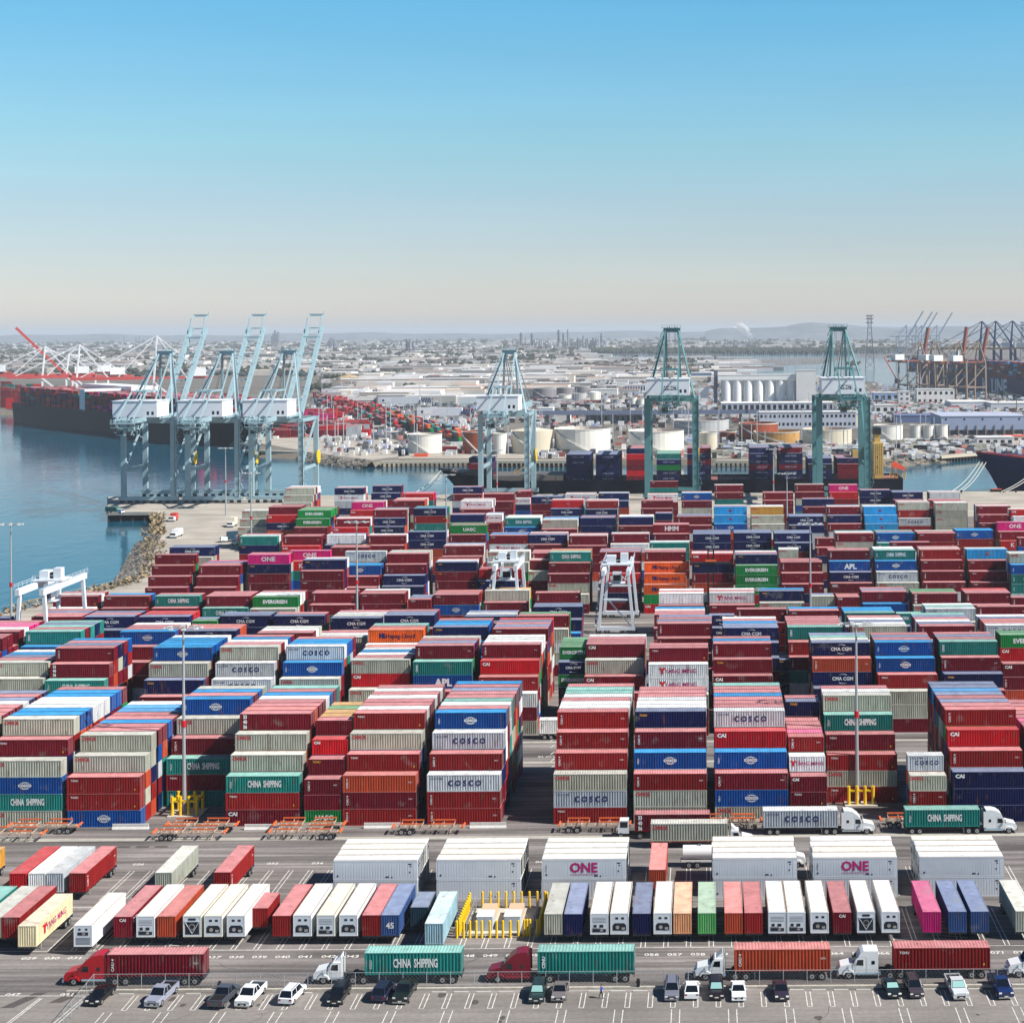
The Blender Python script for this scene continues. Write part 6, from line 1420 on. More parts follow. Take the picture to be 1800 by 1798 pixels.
TK = [(717, 777, 762, 796, W_, 'white tank by the shore left of the middle crane', 0, 0), (813, 862, 757, 797, RU, 'rust streaked tank behind the left leg of the middle crane', 0, 1), (866, 891, 760, 797, W_, 'narrow white tank between the middle crane legs', 0, 0),
      (899, 972, 756, 797, CRM, 'cream domed tank behind the right leg of the middle crane', 1, 0), (974, 1074, 753, 796, W_, 'broad white tank with rusty floating roof behind the navy ship containers', 0, 0),
      (1104, 1203, 757, 797, W_, 'broad white tank behind the left leg of the left dark teal crane', 0, 0), (1182, 1282, 738, 762, GL, 'low grey tank behind the right leg of the left dark teal crane', 0, 0),
      (1229, 1262, 759, 795, CRM, 'small cream tank right of the left dark teal crane', 0, 0), (1263, 1293, 757, 772, RU, 'small rusty tank right of the small cream one', 0, 1), (1298, 1368, 743, 776, RU, 'red brown rusty tank under the white silos', 0, 1),
      (1324, 1406, 758, 780, (196, 150, 84), 'ochre yellow low tank in front of the red brown one', 0, 1), (1410, 1498, 754, 786, CRM, 'stained white tank behind the left leg of the right dark teal crane', 0, 0),
      (1535, 1587, 746, 779, W_, 'white tank behind the yellow deckhouse', 0, 0), (1599, 1620, 745, 772, W_, 'white upright tank, left of the trio', 0, 0), (1621, 1643, 745, 772, W_, 'white upright tank, middle of the trio', 0, 0), (1644, 1666, 745, 772, W_, 'white upright tank, right of the trio', 0, 0),
      (936, 977, 681, 701, GY, 'dark grey tank, first in the row right of the middle crane', 0, 0), (978, 1008, 680, 697, GY, 'dark grey tank, second in the row', 0, 0), (1009, 1037, 678, 693, GY, 'dark grey tank, third in the row', 0, 0), (1038, 1066, 676, 690, GY, 'dark grey tank, last in the row', 0, 0),
      (982, 1005, 692, 702, W_, 'small white tank below the dark grey row', 0, 0), (1006, 1031, 690, 703, GL, 'small pale tank below the third dark grey tank', 0, 0), (1034, 1056, 688, 702, W_, 'white tank with cone roof below the dark grey row', 1, 0),
      (1057, 1073, 699, 711, W_, 'tiny white tank right of the cone roofed one', 0, 0), (1074, 1098, 700, 712, GL, 'tiny grey tank left of the left dark teal crane', 0, 0), (1106, 1120, 697, 712, W_, 'small white upright tank beside the teal crane leg, left', 0, 0), (1121, 1134, 699, 712, W_, 'small white upright tank beside the teal crane leg, right', 0, 0),
      (990, 1014, 650, 664, GL, 'grey tank in the back row, first', 0, 0), (1015, 1045, 649, 662, GL, 'grey tank in the back row, second', 0, 0), (1047, 1066, 650, 662, GL, 'grey tank in the back row, third', 0, 0), (1006, 1028, 656, 667, GL, 'grey tank before the back row, left', 0, 0), (1030, 1050, 657, 667, GL, 'grey tank before the back row, middle', 0, 0),
      (1052, 1074, 656, 667, GL, 'grey tank before the back row, right', 0, 0), (1075, 1085, 655, 667, (70, 130, 170), 'small blue tank at the end of the grey rows', 0, 0), (968, 985, 656, 667, (150, 170, 190), 'small bluish tank left of the grey rows', 0, 0)]
for a in TK: tank(a[0], a[1], a[2], a[3], a[4], a[5], a[6], bool(a[7]))
SILO = mat('silo_white', (244, 243, 240), .6, noise=.06, scale=.03)
d0 = dist(1330, 708)
for i, px in enumerate((1268, 1287, 1306, 1325, 1344, 1363, 1382)):
    t = thing('grain_silo', f"tall white cylindrical silo, {ordn(i)} from the left in the long row" if i else 'tall white cylindrical silo, first from the left in the long row', 'silo', (xat(px + 9, d0 + 8), d0 + 8, -.5), 0, 'row of white silos')
    r_ = 9.2 * d0 / F; b = MB(); b.cyl((0, 0, 0), (0, 0, zat(px, 668, d0)), r_, n=20); b.build('silo_shell', SILO, t, smooth=False)
def bldg(px0, px1, pt, pb, rgb, label, dep=25, windows=None, roof=None, name='warehouse', cat='building', gable=False, grp='buildings of the far shore', yaw=0):
    d = dist((px0 + px1) / 2, pb); x0, x1 = xat(px0, d), xat(px1, d); hgt = max(zat((px0 + px1) / 2, pt, d), 2.5); wd = x1 - x0
    t = thing(name, label, cat, ((x0 + x1) / 2, d, -.5), yaw, grp); a = wd / 2
    m = mat('wall_%d_%d_%d' % rgb, rgb, .75, noise=.1, scale=.03); rr_ = roof or (206, 204, 200); rm = mat('roof_%d_%d_%d' % rr_, rr_, .7, noise=.2, scale=.03)
    MB().box(-a, a, 0, dep, 0, hgt).build('wall', m, t)
    rf = MB()
    if gable: rf.add([(-a - .3, -.4, hgt), (a + .3, -.4, hgt), (a + .3, dep / 2, hgt + dep * .16), (-a - .3, dep / 2, hgt + dep * .16), (a + .3, dep + .4, hgt), (-a - .3, dep + .4, hgt)], [(0, 1, 2, 3), (3, 2, 4, 5), (0, 3, 5), (1, 4, 2)])
    else: rf.box(-a - .3, a + .3, -.3, dep + .3, hgt, hgt + .5)
    rf.build('roof', rm, t)
    if windows:
        nx, nz, ww, wh = windows
        for iz in range(nz):
            for ix in range(nx):
                x = -a + wd * (ix + .5) / nx; z = hgt * (iz + .55) / nz
                MB().box(x - wd / nx * ww / 2, x + wd / nx * ww / 2, -.12, .02, z - hgt / nz * wh / 2, z + hgt / nz * wh / 2).build('window', GLASS, t)
    return t
WH = (226, 224, 220)
bldg(1262, 1402, 659, 664, WH, 'long white gallery on top of the row of silos', 10, name='silo_gallery') .location.z = 0
for o in [o_ for o_ in COL.objects if o_.name.startswith('silo_gallery')]:
    o.location = (xat(1332, d0), d0 + 2, zat(1332, 668, d0)); 
    for ch in o.children: ch.data.transform(Matrix.Diagonal((xat(1402, d0) - xat(1262, d0), 0, 0, 1)) @ Matrix.Identity(4)) if False else None
    x0, x1 = xat(1262, d0) - xat(1332, d0), xat(1402, d0) - xat(1332, d0)
    for ch in list(o.children): bpy.data.objects.remove(ch)
    MB().box(x0, x1, 0, 11, 0, zat(1332, 660, d0) - zat(1332, 668, d0)).build('gallery_wall', SILO, o); MB().box(x0 - .3, x1 + .3, -.3, 11.3, 5.5, 6.0).build('roof', SILO, o)
bldg(1400, 1434, 651, 708, WH, 'tall white headhouse at the right end of the silos', 14, None, name='headhouse')
bldg(1255, 1262, 650, 708, (96, 104, 128), 'dark slim elevator tower at the left end of the silos', 6, name='elevator_tower')
BL = [(1268, 1465, 708, 723, (186, 192, 206), 'long pale warehouse with dark dock doors under the silos', 30, (20, 1, .6, .55), (228, 226, 222)), (1335, 1505, 724, 752, (196, 200, 212), 'three storey grey white building with arched windows below the silos', 22, (22, 2, .5, .35), None),
      (1480, 1512, 726, 750, (226, 214, 190), 'cream block right of the arched building', 20, None, None), (1536, 1580, 690, 706, (150, 172, 206), 'pale blue block with square windows right of the dark teal crane', 18, (4, 1, .5, .4), WH),
      (1580, 1600, 688, 713, WH, 'white four storey block right of the pale blue one', 16, (2, 3, .4, .35), None), (1612, 1678, 684, 711, WH, 'big white block with two rows of windows before the far right ship', 20, (7, 2, .45, .35), None),
      (1538, 1575, 712, 727, WH, 'white low shed below the pale blue block', 16, (3, 1, .5, .4), None), (1655, 1800, 731, 764, (158, 170, 196), 'long blue grey warehouse with round vents and dock doors at the right edge', 60, None, (176, 182, 200)),
      (1576, 1652, 730, 742, (96, 112, 150), 'ribbed blue roofed shed left of the long blue grey warehouse', 30, None, (98, 112, 146)), (1672, 1740, 706, 716, (210, 212, 216), 'white roofed long shed near the right edge', 45, None, WH),
      (1742, 1840, 708, 718, (200, 204, 212), 'white shed at the right edge behind the palms', 40, None, WH), (1718, 1782, 768, 783, WH, 'small white office on the wharf at the right', 14, (5, 1, .5, .35), WH), (1768, 1830, 766, 776, (226, 206, 196), 'red tiled house on the wharf at the right edge', 14, (5, 1, .5, .35), (206, 92, 66)),
      (1098, 1135, 676, 690, (190, 196, 208), 'ribbed pale shed left of the dark teal crane', 20, (8, 1, .5, .5), WH), (1104, 1155, 654, 664, (90, 112, 150), 'white roofed blue walled long shed behind the left dark teal crane', 30, None, WH), (1215, 1262, 655, 668, (92, 118, 150), 'blue panelled shed behind the left dark teal crane', 24, None, WH),
      (1228, 1246, 679, 708, WH, 'white cubic block right of the left dark teal crane', 14, None, None), (1038, 1085, 684, 694, WH, 'white gabled shed among the small tanks', 24, None, WH), (1050, 1080, 667, 674, WH, 'small cream office right of the grey tanks', 14, (4, 1, .4, .4), None),
      (1085, 1104, 668, 680, WH, 'low white block beside the small office', 14, None, None), (955, 990, 649, 657, WH, 'white shed left of the back tanks', 20, None, None), (886, 940, 652, 660, WH, 'white shed behind the middle crane mast', 20, None, None),
      (945, 972, 717, 727, (214, 218, 226), 'small white roofed block right of the middle crane', 16, None, WH), (975, 1002, 724, 742, WH, 'white cube block right of the middle crane', 14, None, None), (1030, 1130, 728, 743, (168, 172, 182), 'grey shed with square dock doors behind the broad white tank', 14, (10, 1, .5, .5), None),
      (700, 726, 655, 668, WH, 'white angular terminal office left of the middle crane', 22, (5, 1, .5, .3), WH), (728, 760, 657, 668, (206, 218, 226), 'pale glassy office beside the angular one', 22, (6, 2, .6, .3), WH), (765, 812, 649, 654, (206, 200, 186), 'low building with a row of dark windows left of the middle crane', 14, (9, 1, .5, .6), None),
      (700, 1048, 667, 671, (208, 204, 192), 'very long low white transit shed across the middle', 16, None, (216, 210, 196)), (690, 850, 672, 679, (190, 180, 164), 'long low depot with truck doors left of the middle crane', 12, (26, 1, .5, .7), (200, 192, 176)),
      (744, 845, 680, 694, (214, 204, 182), 'cream sheds by the small basin', 18, (12, 1, .4, .4), WH), (590, 640, 668, 678, (214, 208, 194), 'low cream sheds beside the earth mound', 14, (6, 1, .5, .4), None), (566, 614, 683, 691, WH, 'white truck awning with red sign', 10, None, WH), (680, 712, 759, 765, WH, 'white box office on the far quay', 6, (2, 1, .3, .4), None)]
for a in BL: bldg(a[0], a[1], a[2], a[3], a[4], a[5], a[6], a[7], a[8])
for o in [o_ for o_ in COL.objects if o_.get('label', '').startswith('long blue grey warehouse')]:
    dd = dist(1727, 764); x0, x1 = xat(1655, dd), xat(1800, dd); cx = (x0 + x1) / 2
    for k in range(9):
        x = x0 - cx + (x1 - x0) * (k + .5) / 9; b = MB(); b.box(x - 3.2, x + 3.2, -.3, .02, .4, 4.2); b.build('dock_door', GLASS, o); b = MB(); b.box(x - 5.2, x - 4.4, -.6, .02, 0, 8); b.build('buttress', mat('buttress_brown', (150, 134, 130), .8), o)
        if k % 2 == 0: b = MB(); b.cyl((x, -.1, 12.5), (x, .02, 12.5), .8, n=10); b.build('round_vent', BLK, o)
# white rail gantries of the far terminal with lattice legs
for (px0, px1, pt, pb, l_) in ((733, 812, 717, 748, 'right one of three before the tanks'), (665, 738, 704, 718, 'middle one of three'), (565, 640, 684, 702, 'left one of three')):
    d = dist(px0, pb); t = thing('rail_gantry_crane', 'white rail mounted gantry crane across the channel, ' + l_, 'gantry crane', (xat(px0, d), d, 0), 0, 'rail gantries of the far terminal')
    w_ = xat(px1, d) - xat(px0, d); zt = max(zat(px0, pt, d), 12); MB().box(0, w_, 0, 5, zt - 7, zt).build('girder', GW, t)
    for f_ in (.72, .88):
        l2 = MB(); l2.bar((w_ * f_, 2, 0), (w_ * (f_ - .02), 2, zt - 7), 2.2); l2.build('leg', GW, t)
    for k in range(5): b = MB(); b.bar((w_ * (1.0 + k * .06), 0, zt - 6), (w_ * (1.06 + k * .06), 0, zt - 1), 1.6); b.build('lattice_brace', NVC, t)
    b = MB(); b.box(w_ * .06, w_ * .3, -.1, 0, zt - 5.5, zt - 1.5); b.build('name_board', SUPW, t)
    b = MB(); b.cyl((w_ * .12, -.12, zt - 3.5), (w_ * .12, -.1, zt - 3.5), 1.4, n=12); b.build('round_emblem', NVC, t)
# elevated highway
hw_ = thing('viaduct', 'grey elevated highway crossing behind the storage tanks', 'viaduct', (0, 0, 0))
dv = dist(1100, 744); 
MB().box(xat(945, dv), xat(1480, dv), dv, dv + 14, 8.0, 10.6).build('road_deck', asphalt('viaduct_deck', (140, 146, 162), .5), hw_)
MB().box(xat(945, dv), xat(1480, dv), dv - .5, dv - .02, 7.6, 11.6).build('parapet', mat('parapet_grey', (112, 122, 146), .8), hw_)
for k in range(14): px = 960 + k * 38; MB().box(xat(px, dv) - 1.2, xat(px, dv) + 1.2, dv + 2, dv + 12, -.5, 8.0).build('pier', mat('pier_grey', (120, 122, 130), .8), hw_)
# timber wharves
TIM = mat('wharf_timber', (58, 54, 56), .9, noise=.3, scale=.5)
def wharf(label, px0, px1, pb, pb1=None, dep=8):
    a = at(px0, pb, -.5); b_ = at(px1, pb1 or pb, -.5); u = (b_ - a); Lw = u.length; an = math.atan2(u.y, u.x)
    t = thing('wharf', label, 'wharf', (a.x, a.y, 0), an, 'piled wharves of the far shore'); MB().box(0, Lw, 0, dep, -.9, .3).build('wharf_deck', CONC, t)
    MB().box(0, Lw, -.2, 0, -1.3, .35).build('fender_beam', mat('fender_pale', (196, 184, 160), .8), t)
    p_ = MB()
    for k in range(int(Lw / 3)): p_.box(k * 3, k * 3 + .7, .1, dep - .5, -4.6, -.9)
    p_.build('piles', TIM, t)
wharf('dark piled wharf before the cream tank', 868, 1002, 812); wharf('dark piled wharf right of the left dark teal crane', 1258, 1330, 812); wharf('long piled wharf at the right', 1655, 1830, 804, 790)
wharf('pale jetty left of the piled wharf', 670, 868, 813, 811, 5); wharf('piled quay right of the left ship bow', 430, 545, 793, 797, 6)
bt = thing('motor_boat', 'small white motor boat by the rocks across the channel', 'boat', tuple(at(659, 815, -4)), .5); b = MB(); b.prism([(-5, 0), (-6, 1.4), (6, 1.4), (5, 0)], -1.5, 1.5); b.build('boat_hull', SUPW, bt); MB().box(-2, 2, -1, 1, 1.4, 2.8).build('boat_cabin', SUPW, bt)
bt = thing('tug_boat', 'dark tug moored at the end of the pale jetty', 'boat', tuple(at(742, 812, -4)), 0); b = MB(); b.prism([(-9, 0), (-10, 2.2), (12, 3), (10, 0)], -3, 3); b.build('boat_hull', HULLN, bt); MB().box(-5, 4, -2, 2, 2.2, 5.5).build('boat_cabin', ORL, bt)
# ---------------------------------------------------------------- the left quay end: platform, vehicles
pf = thing('mooring_platform', 'concrete mooring platform on piles at the left end of the quay', 'platform', (xat(188, 735), 735, 0)); wpf = Lx - xat(188, 735)
MB().box(0, wpf, -1.5, 0, -1.2, .3).build('platform_edge', mat('runway_concrete'), pf)
b = MB()
for k in range(4): b.cyl((1 + k * wpf / 4, -.6, -4.6), (1 + k * wpf / 4, -.6, -1), .5, n=8)
b.build('pile', TIM, pf)
def van(label, px, py, rgb, L_=8, h=3.2, rz=0):
    p = at(px, py); t = thing('box_truck', label, 'truck', (p.x, p.y, .004), rz, 'trucks on the quay apron'); P = mat('truck_%d_%d_%d' % rgb, rgb, .5)
    MB().box(-1.25, 1.25, 1.6, L_, .9, h).build('cargo_box', P, t); MB().prism([(-1.2, .6), (-1.2, 2.2), (1.2, 2.2), (1.2, .6)], -1.0, 1.55).build('cab', mat('truck_paint_white', (226, 228, 228)), t)
    MB().box(-1.1, 1.1, -1.03, -1.0, 1.4, 2.1).build('windscreen', GLASS, t)
    for y in (-.2, L_ - 1.2):
        for s in (-1, 1):
            w2 = wheel(t, s * 1.05, y, .5, .5, .35); w2.rotation_euler = (0, 0, R(90))
van('white box truck driving towards the camera on the quay apron', 305, 946, (228, 230, 232)); van('dark teal trailer truck parked at the left end of the stacks', 392, 953, (34, 66, 84), 13, 4, R(-60)); van('white truck behind the dark teal trailer', 414, 958, (220, 222, 226), 7, 3.4, R(-20))
van('red and white tractor by the rock edge', 302, 917, (190, 60, 50), 5, 3.5); van('green truck on the mooring platform', 213, 903, (60, 110, 96), 8, 3, R(70)); van('small white cabin truck beside the masts', 405, 927, (214, 206, 186), 6, 4)
for i, px in enumerate((1062, 1100)):
    pass
chain_fence('shore_fence', 'long wire fence along the shore road at the left', [tuple(at(x, y)[:2]) for x, y in ((-120, 1108), (0, 1080), (120, 1051), (205, 1031), (243, 1011))], 6, 2.2, False)
# bare brush on the rocks
br = MB(); rb = random.Random(9)
for k in range(700):
    px, py = rb.choice(((rb.uniform(264, 288), rb.uniform(903, 940)), (rb.uniform(250, 290), rb.uniform(930, 1015)), (rb.uniform(-20, 250), 0)))
    if py == 0: py = 1079 - px * .24 - 4 + rb.uniform(-2, 9)
    p = at(px, py); br.cc = (lambda g_: (g_, g_ * .75, g_ * .42, 1))(rb.uniform(.12, .34)); s = rb.uniform(.5, 1.6)
    for j in range(3): a = rb.uniform(0, 6.28); br.add([(p.x, p.y, 0), (p.x + math.cos(a) * s, p.y + math.sin(a) * s, s * .8), (p.x + math.cos(a + .7) * s, p.y + math.sin(a + .7) * s, s * .5)], [(0, 1, 2)])
tag(br.build('dry_brush', mat('dry_brush', rough=.9, src='attr'), colors=True), 'dry brown brush on the shore slope', 'brush', kind='stuff')
# ---------------------------------------------------------------- the far city, trees, hills
rc = random.Random(33)
CITYM = mat('far_building_paint', rough=.8, src='attr', noise=.15, scale=.02)
def far_box(mb, x, y, w_, dp, h_, c, roof):
    mb.cc = c + (1,); z0 = -.5
    mb.add([(x, y, z0), (x + w_, y, z0), (x + w_, y + dp, z0), (x, y + dp, z0), (x, y, h_), (x + w_, y, h_), (x + w_, y + dp, h_), (x, y + dp, h_)], [(0, 1, 5, 4), (1, 2, 6, 5), (2, 3, 7, 6), (3, 0, 4, 7)])
    mb.cc = roof + (1,); mb.add([(x, y, h_), (x + w_, y, h_), (x + w_, y + dp, h_), (x, y + dp, h_)], [(0, 1, 2, 3)])
def water_here(px, py): 
    return (1255 < px and 616 < py < 702 and px - 1255 > (660 - py) * 0) or (690 < px < 852 and 694 < py < 716) or (1020 < px < 1262 and 620 < py < 634)
city = MB(); trees = MB(); depot = MB()
def leafclump(mb, x, y, r_, h_, dark):
    n = 7
    for k in range(n):
        a = rc.uniform(0, 6.28); b_ = rc.uniform(0, 1); px, py, pz = x + math.cos(a) * r_ * .7 * b_, y + math.sin(a) * r_ * .7 * b_, h_ * rc.uniform(.45, .95); s = r_ * rc.uniform(.3, .6)
        g = dark * rc.uniform(.6, 1.5); mb.cc = (g * .8, g, g * .55, 1)
        vs = [(px + s * rc.uniform(.7, 1.2) * i, py + s * rc.uniform(.7, 1.2) * j, pz + s * .8 * l_) for i, j, l_ in ((1, 0, 0), (0, 1, 0), (-1, 0, 0), (0, -1, 0), (0, 0, 1), (0, 0, -1))]
        mb.add(vs, [(0, 1, 4), (1, 2, 4), (2, 3, 4), (3, 0, 4), (1, 0, 5), (2, 1, 5), (3, 2, 5), (0, 3, 5)])
n_b = 0
for k in range(7500):
    py = 598 + (rc.random() ** 1.35) * 112; px = rc.uniform(-60, 1860)
    if water_here(px, py): continue
    if py > 700 and not (560 < px < 720): continue
    if py > 660 and (px < 560): continue
    if py > 672 and px > 900: continue
    if py < 597 + .0: continue
    p = at(px, py, 0); s = p.y / 1500
    w_ = rc.choice((12, 18, 26, 40, 60, 100)) * rc.uniform(.6, 1.3) * (1 + p.y / 7000); dp = rc.uniform(12, 40) * (1 + p.y / 8000); h_ = rc.choice((4, 5, 6, 7, 9, 12)) * rc.uniform(.8, 1.2)
    g = rc.choice((.85, .8, .75, .6, .45, .35, .25, .2)); t_ = rc.random(); c = (g, g * (.97 if t_ < .6 else .9), g * (.94 if t_ < .6 else .78)); ro = rc.choice((c, (.75, .74, .72), (.55, .55, .56), (.35, .32, .32), (.42, .26, .2)))
    far_box(city, p.x, p.y, w_, dp, h_, tuple(v_ * .9 for v_ in c), ro)
for k in range(4200):
    py = 590 + (rc.random() ** 1.5) * 76; px = rc.uniform(-60, 1860)
    if water_here(px, py): continue
    if py > 650 and 700 < px < 1100: continue
    p = at(px, py, 0)
    if p.y > 24000: continue
    leafclump(trees, p.x, p.y, rc.uniform(3, 7) * (1 + p.y / 4500), rc.uniform(6, 12) * (1 + p.y / 16000), .035)
for (px, py, n) in ((560, 690, 10), (690, 662, 14), (715, 652, 16), (745, 651, 10), (830, 660, 5), (590, 670, 8), (720, 688, 10), (1500, 645, 4)):
    for k in range(n): p = at(px + rc.uniform(-16, 16), py + rc.uniform(-2, 2)); leafclump(trees, p.x, p.y, 8, 11, .045)
# a band of woods beyond the marina, as in the photo at y 620
for k in range(1500):
    p = at(rc.uniform(1040, 1600), rc.uniform(618, 622.5)); leafclump(trees, p.x, p.y, 17, 12, .045)
tag(city.build('far_city', CITYM, colors=True), 'pale sheds, houses and blocks of the city spread to the horizon', 'city', kind='stuff')
tag(trees.build('far_trees', mat('far_foliage', rough=.9, src='attr'), colors=True), 'dark green trees scattered through the far city', 'trees', kind='stuff')
# marina: hundreds of small white hulls and masts
ma = MB()
for k in range(1500):
    px = rc.uniform(1040, 1640); py = rc.uniform(627, 650) if px < 1500 else rc.uniform(624, 634)
    if px > 1440 and py > 640: continue
    p = at(px, py, -3); ma.cc = (.75, .76, .78, 1); L_ = rc.uniform(8, 15); ma.box(p.x, p.x + L_, p.y, p.y + 4, -3.5, -1.5)
    if rc.random() < .6: ma.cc = (.5, .54, .62, 1); ma.box(p.x + 3, p.x + 3.5, p.y, p.y + .5, -1.5, rc.uniform(10, 18))
tag(ma.build('marina_boats', CITYM, colors=True), 'crowded white boats and thin masts of the far marina', 'marina boats', kind='stuff')
# refinery columns and chimneys: things one can tell apart
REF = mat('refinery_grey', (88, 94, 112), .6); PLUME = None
for i, (px, pt, pb, wpx, l_) in enumerate(((916, 585, 612, 3.2, 'lattice tower left of the refinery, first'), (935, 586, 612, 3.2, 'lattice tower left of the refinery, second'), (982, 580, 614, 3, 'tall dark column in the middle of the refinery'), (990, 586, 614, 2, 'thin column right of the tallest'),
                                 (998, 579, 614, 1.5, 'thin chimney right of centre'), (1016, 594, 616, 2.5, 'short pale column'), (1057, 586, 616, 2, 'chimney at the right end of the refinery'), (1042, 594, 616, 9, 'broad dark refinery block'), (1025, 590, 614, 1.6, 'thin column before the broad block'),
                                 (715, 597, 622, 3, 'white twin chimney left of the middle crane, left one'), (720, 598, 622, 2.4, 'white twin chimney left of the middle crane, right one'), (727, 609, 622, 2.4, 'short white chimney right of the twins'), (581, 594, 612, 8, 'dark grey refinery block right of the raised booms'),
                                 (1291, 597, 618, 1.6, 'chimney left of the smoke plume'), (218, 591, 608, 1, 'thin chimney far left, first'), (239, 592, 608, 1, 'thin chimney far left, second'), (245, 592, 608, 1, 'thin chimney far left, third'), (466, 589, 607, 1, 'thin chimney right of the second raised boom'), (483, 581, 606, 9, 'grey tower block between the raised booms'))):
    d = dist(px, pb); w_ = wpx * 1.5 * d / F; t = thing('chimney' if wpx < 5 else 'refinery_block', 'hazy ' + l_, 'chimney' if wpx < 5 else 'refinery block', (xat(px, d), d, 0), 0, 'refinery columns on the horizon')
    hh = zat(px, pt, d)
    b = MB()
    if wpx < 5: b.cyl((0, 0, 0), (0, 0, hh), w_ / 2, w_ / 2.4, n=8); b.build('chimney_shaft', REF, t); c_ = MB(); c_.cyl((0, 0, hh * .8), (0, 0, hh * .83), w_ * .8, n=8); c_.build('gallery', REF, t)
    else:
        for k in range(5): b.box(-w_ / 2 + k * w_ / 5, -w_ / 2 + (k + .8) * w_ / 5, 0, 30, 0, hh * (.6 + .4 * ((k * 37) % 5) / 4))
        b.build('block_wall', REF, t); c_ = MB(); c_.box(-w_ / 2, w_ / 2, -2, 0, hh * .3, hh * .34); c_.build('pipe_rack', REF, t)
rp_ = MB()
for k in range(260):
    px = rc.choice((rc.gauss(940, 22), rc.gauss(985, 20), rc.gauss(1040, 16), rc.gauss(720, 14), rc.gauss(1295, 20), rc.gauss(582, 6))); pb = rc.uniform(608, 618); d = dist(px, pb); h_ = zat(px, pb - rc.uniform(3, 17) * rc.random() - 3, d); w_ = rc.uniform(.4, 2.2) * d / F
    g = rc.choice((.08, .12, .2, .5)); rp_.cc = (g, g * 1.04, g * 1.15, 1); x = xat(px, d); rp_.box(x, x + w_, d, d + 12, 0, h_)
tag(rp_.build('refinery_pipework', CITYM, colors=True), 'low tangle of refinery columns and pipework below the tall chimneys', 'refinery', kind='stuff')
def pylon(label, px, pt, d):
    t = thing('lattice_pylon', label, 'pylon', (xat(px, d), d, 0), 0, 'power pylons on the horizon'); hh = zat(px, pt, d); m_ = MB(); a = hh * .085
    for s in (-1, 1): m_.bar((s * a, 0, 0), (s * a * .35, 0, hh * .8), hh * .012); m_.bar((s * a * .35, 0, hh * .8), (s * a * .4, 0, hh), hh * .012)
    for k in range(7): z0, z1 = hh * k / 7, hh * (k + 1) / 7; w0_, w1_ = a * (1 - .7 * z0 / hh), a * (1 - .7 * z1 / hh); m_.bar((-w0_, 0, z0), (w1_, 0, z1), hh * .007); m_.bar((w0_, 0, z0), (-w1_, 0, z1), hh * .007)
    m_.build('pylon_frame', REF, t); c_ = MB()
    for z in (.86, .93, .99): c_.bar((-a * .8, 0, hh * z), (a * .8, 0, hh * z), hh * .02)
    c_.build('pylon_arm', REF, t)
pylon('tall lattice pylon above the hill, left of the far right cranes', 1529, 554, 3300); pylon('lattice pylon at the right edge', 1799, 566, 3300)
# palms and darker near trees of the far shore
PT = mat('palm_trunk', (110, 96, 80), .9); PC = mat('palm_crown', (52, 66, 44), .8)
for i, (px, pt, pb) in enumerate(((1755, 694, 718), (1770, 692, 716), (1787, 700, 722), (582, 663, 690), (594, 666, 690))):
    d = dist(px, pb); hh = zat(px, pt, d); t = thing('palm_tree', f"tall palm tree {['left of three by the right warehouse', 'middle of three by the right warehouse', 'right of three by the right warehouse', 'left of two by the earth mound', 'right of two by the earth mound'][i]}", 'palm tree', (xat(px, d), d, 0), 0, 'palms of the far shore')
    b = MB(); b.cyl((0, 0, 0), (0, 0, hh), .5, .35, n=6); b.build('trunk', PT, t); c_ = MB()
    for k in range(14): a = k * .45; dz = .9 - (k % 4) * .7; c_.add([(0, 0, hh), (math.cos(a) * 2.2, math.sin(a) * 2.2, hh + 1 + dz), (math.cos(a) * 4.4, math.sin(a) * 4.4, hh - 1 + dz), (math.cos(a + .3) * 2.2, math.sin(a + .3) * 2.2, hh + .4 + dz)], [(0, 1, 2, 3)])
    c_.build('crown', PC, t)
sm = bpy.data.materials.new('smoke'); sm.use_nodes = True; n = sm.node_tree.nodes; b_ = n['Principled BSDF']; b_.inputs['Base Color'].default_value = (.85, .85, .85, 1); b_.inputs['Roughness'].default_value = 1
gg = n.new('ShaderNodeNewGeometry'); no = n.new('ShaderNodeTexNoise'); no.inputs['Scale'].default_value = .03; sm.node_tree.links.new(gg.outputs['Position'], no.inputs['Vector']); m1 = n.new('ShaderNodeMath'); m1.operation = 'MULTIPLY'; m1.inputs[1].default_value = .5
sm.node_tree.links.new(no.outputs['Fac'], m1.inputs[0]); sm.node_tree.links.new(m1.outputs[0], b_.inputs['Alpha'])
sp = MB(); ds = 6800
for k in range(6):
    f_ = k / 5; px = 1321 - 21 * f_ + rc.uniform(-1, 1) * (1 + 3 * f_); py = 592 - 19 * f_; x = xat(px, ds); z = zat(px, py, ds); r_ = (7 + 14 * f_)
    vs = []
    for i in range(5):
        for j in range(8): th_ = math.pi * (i + .5) / 5; ph = j * math.pi / 4; vs.append((x + r_ * 1.3 * math.sin(th_) * math.cos(ph), ds + r_ * math.sin(th_) * math.sin(ph), z + r_ * .7 * math.cos(th_)))
    sp.add(vs, [(i * 8 + j, i * 8 + (j + 1) % 8, (i + 1) * 8 + (j + 1) % 8, (i + 1) * 8 + j) for i in range(4) for j in range(8)])
tag(sp.build('smoke_plume', sm, smooth=True), 'thin white smoke drifting above the far industry', 'smoke', kind='stuff')
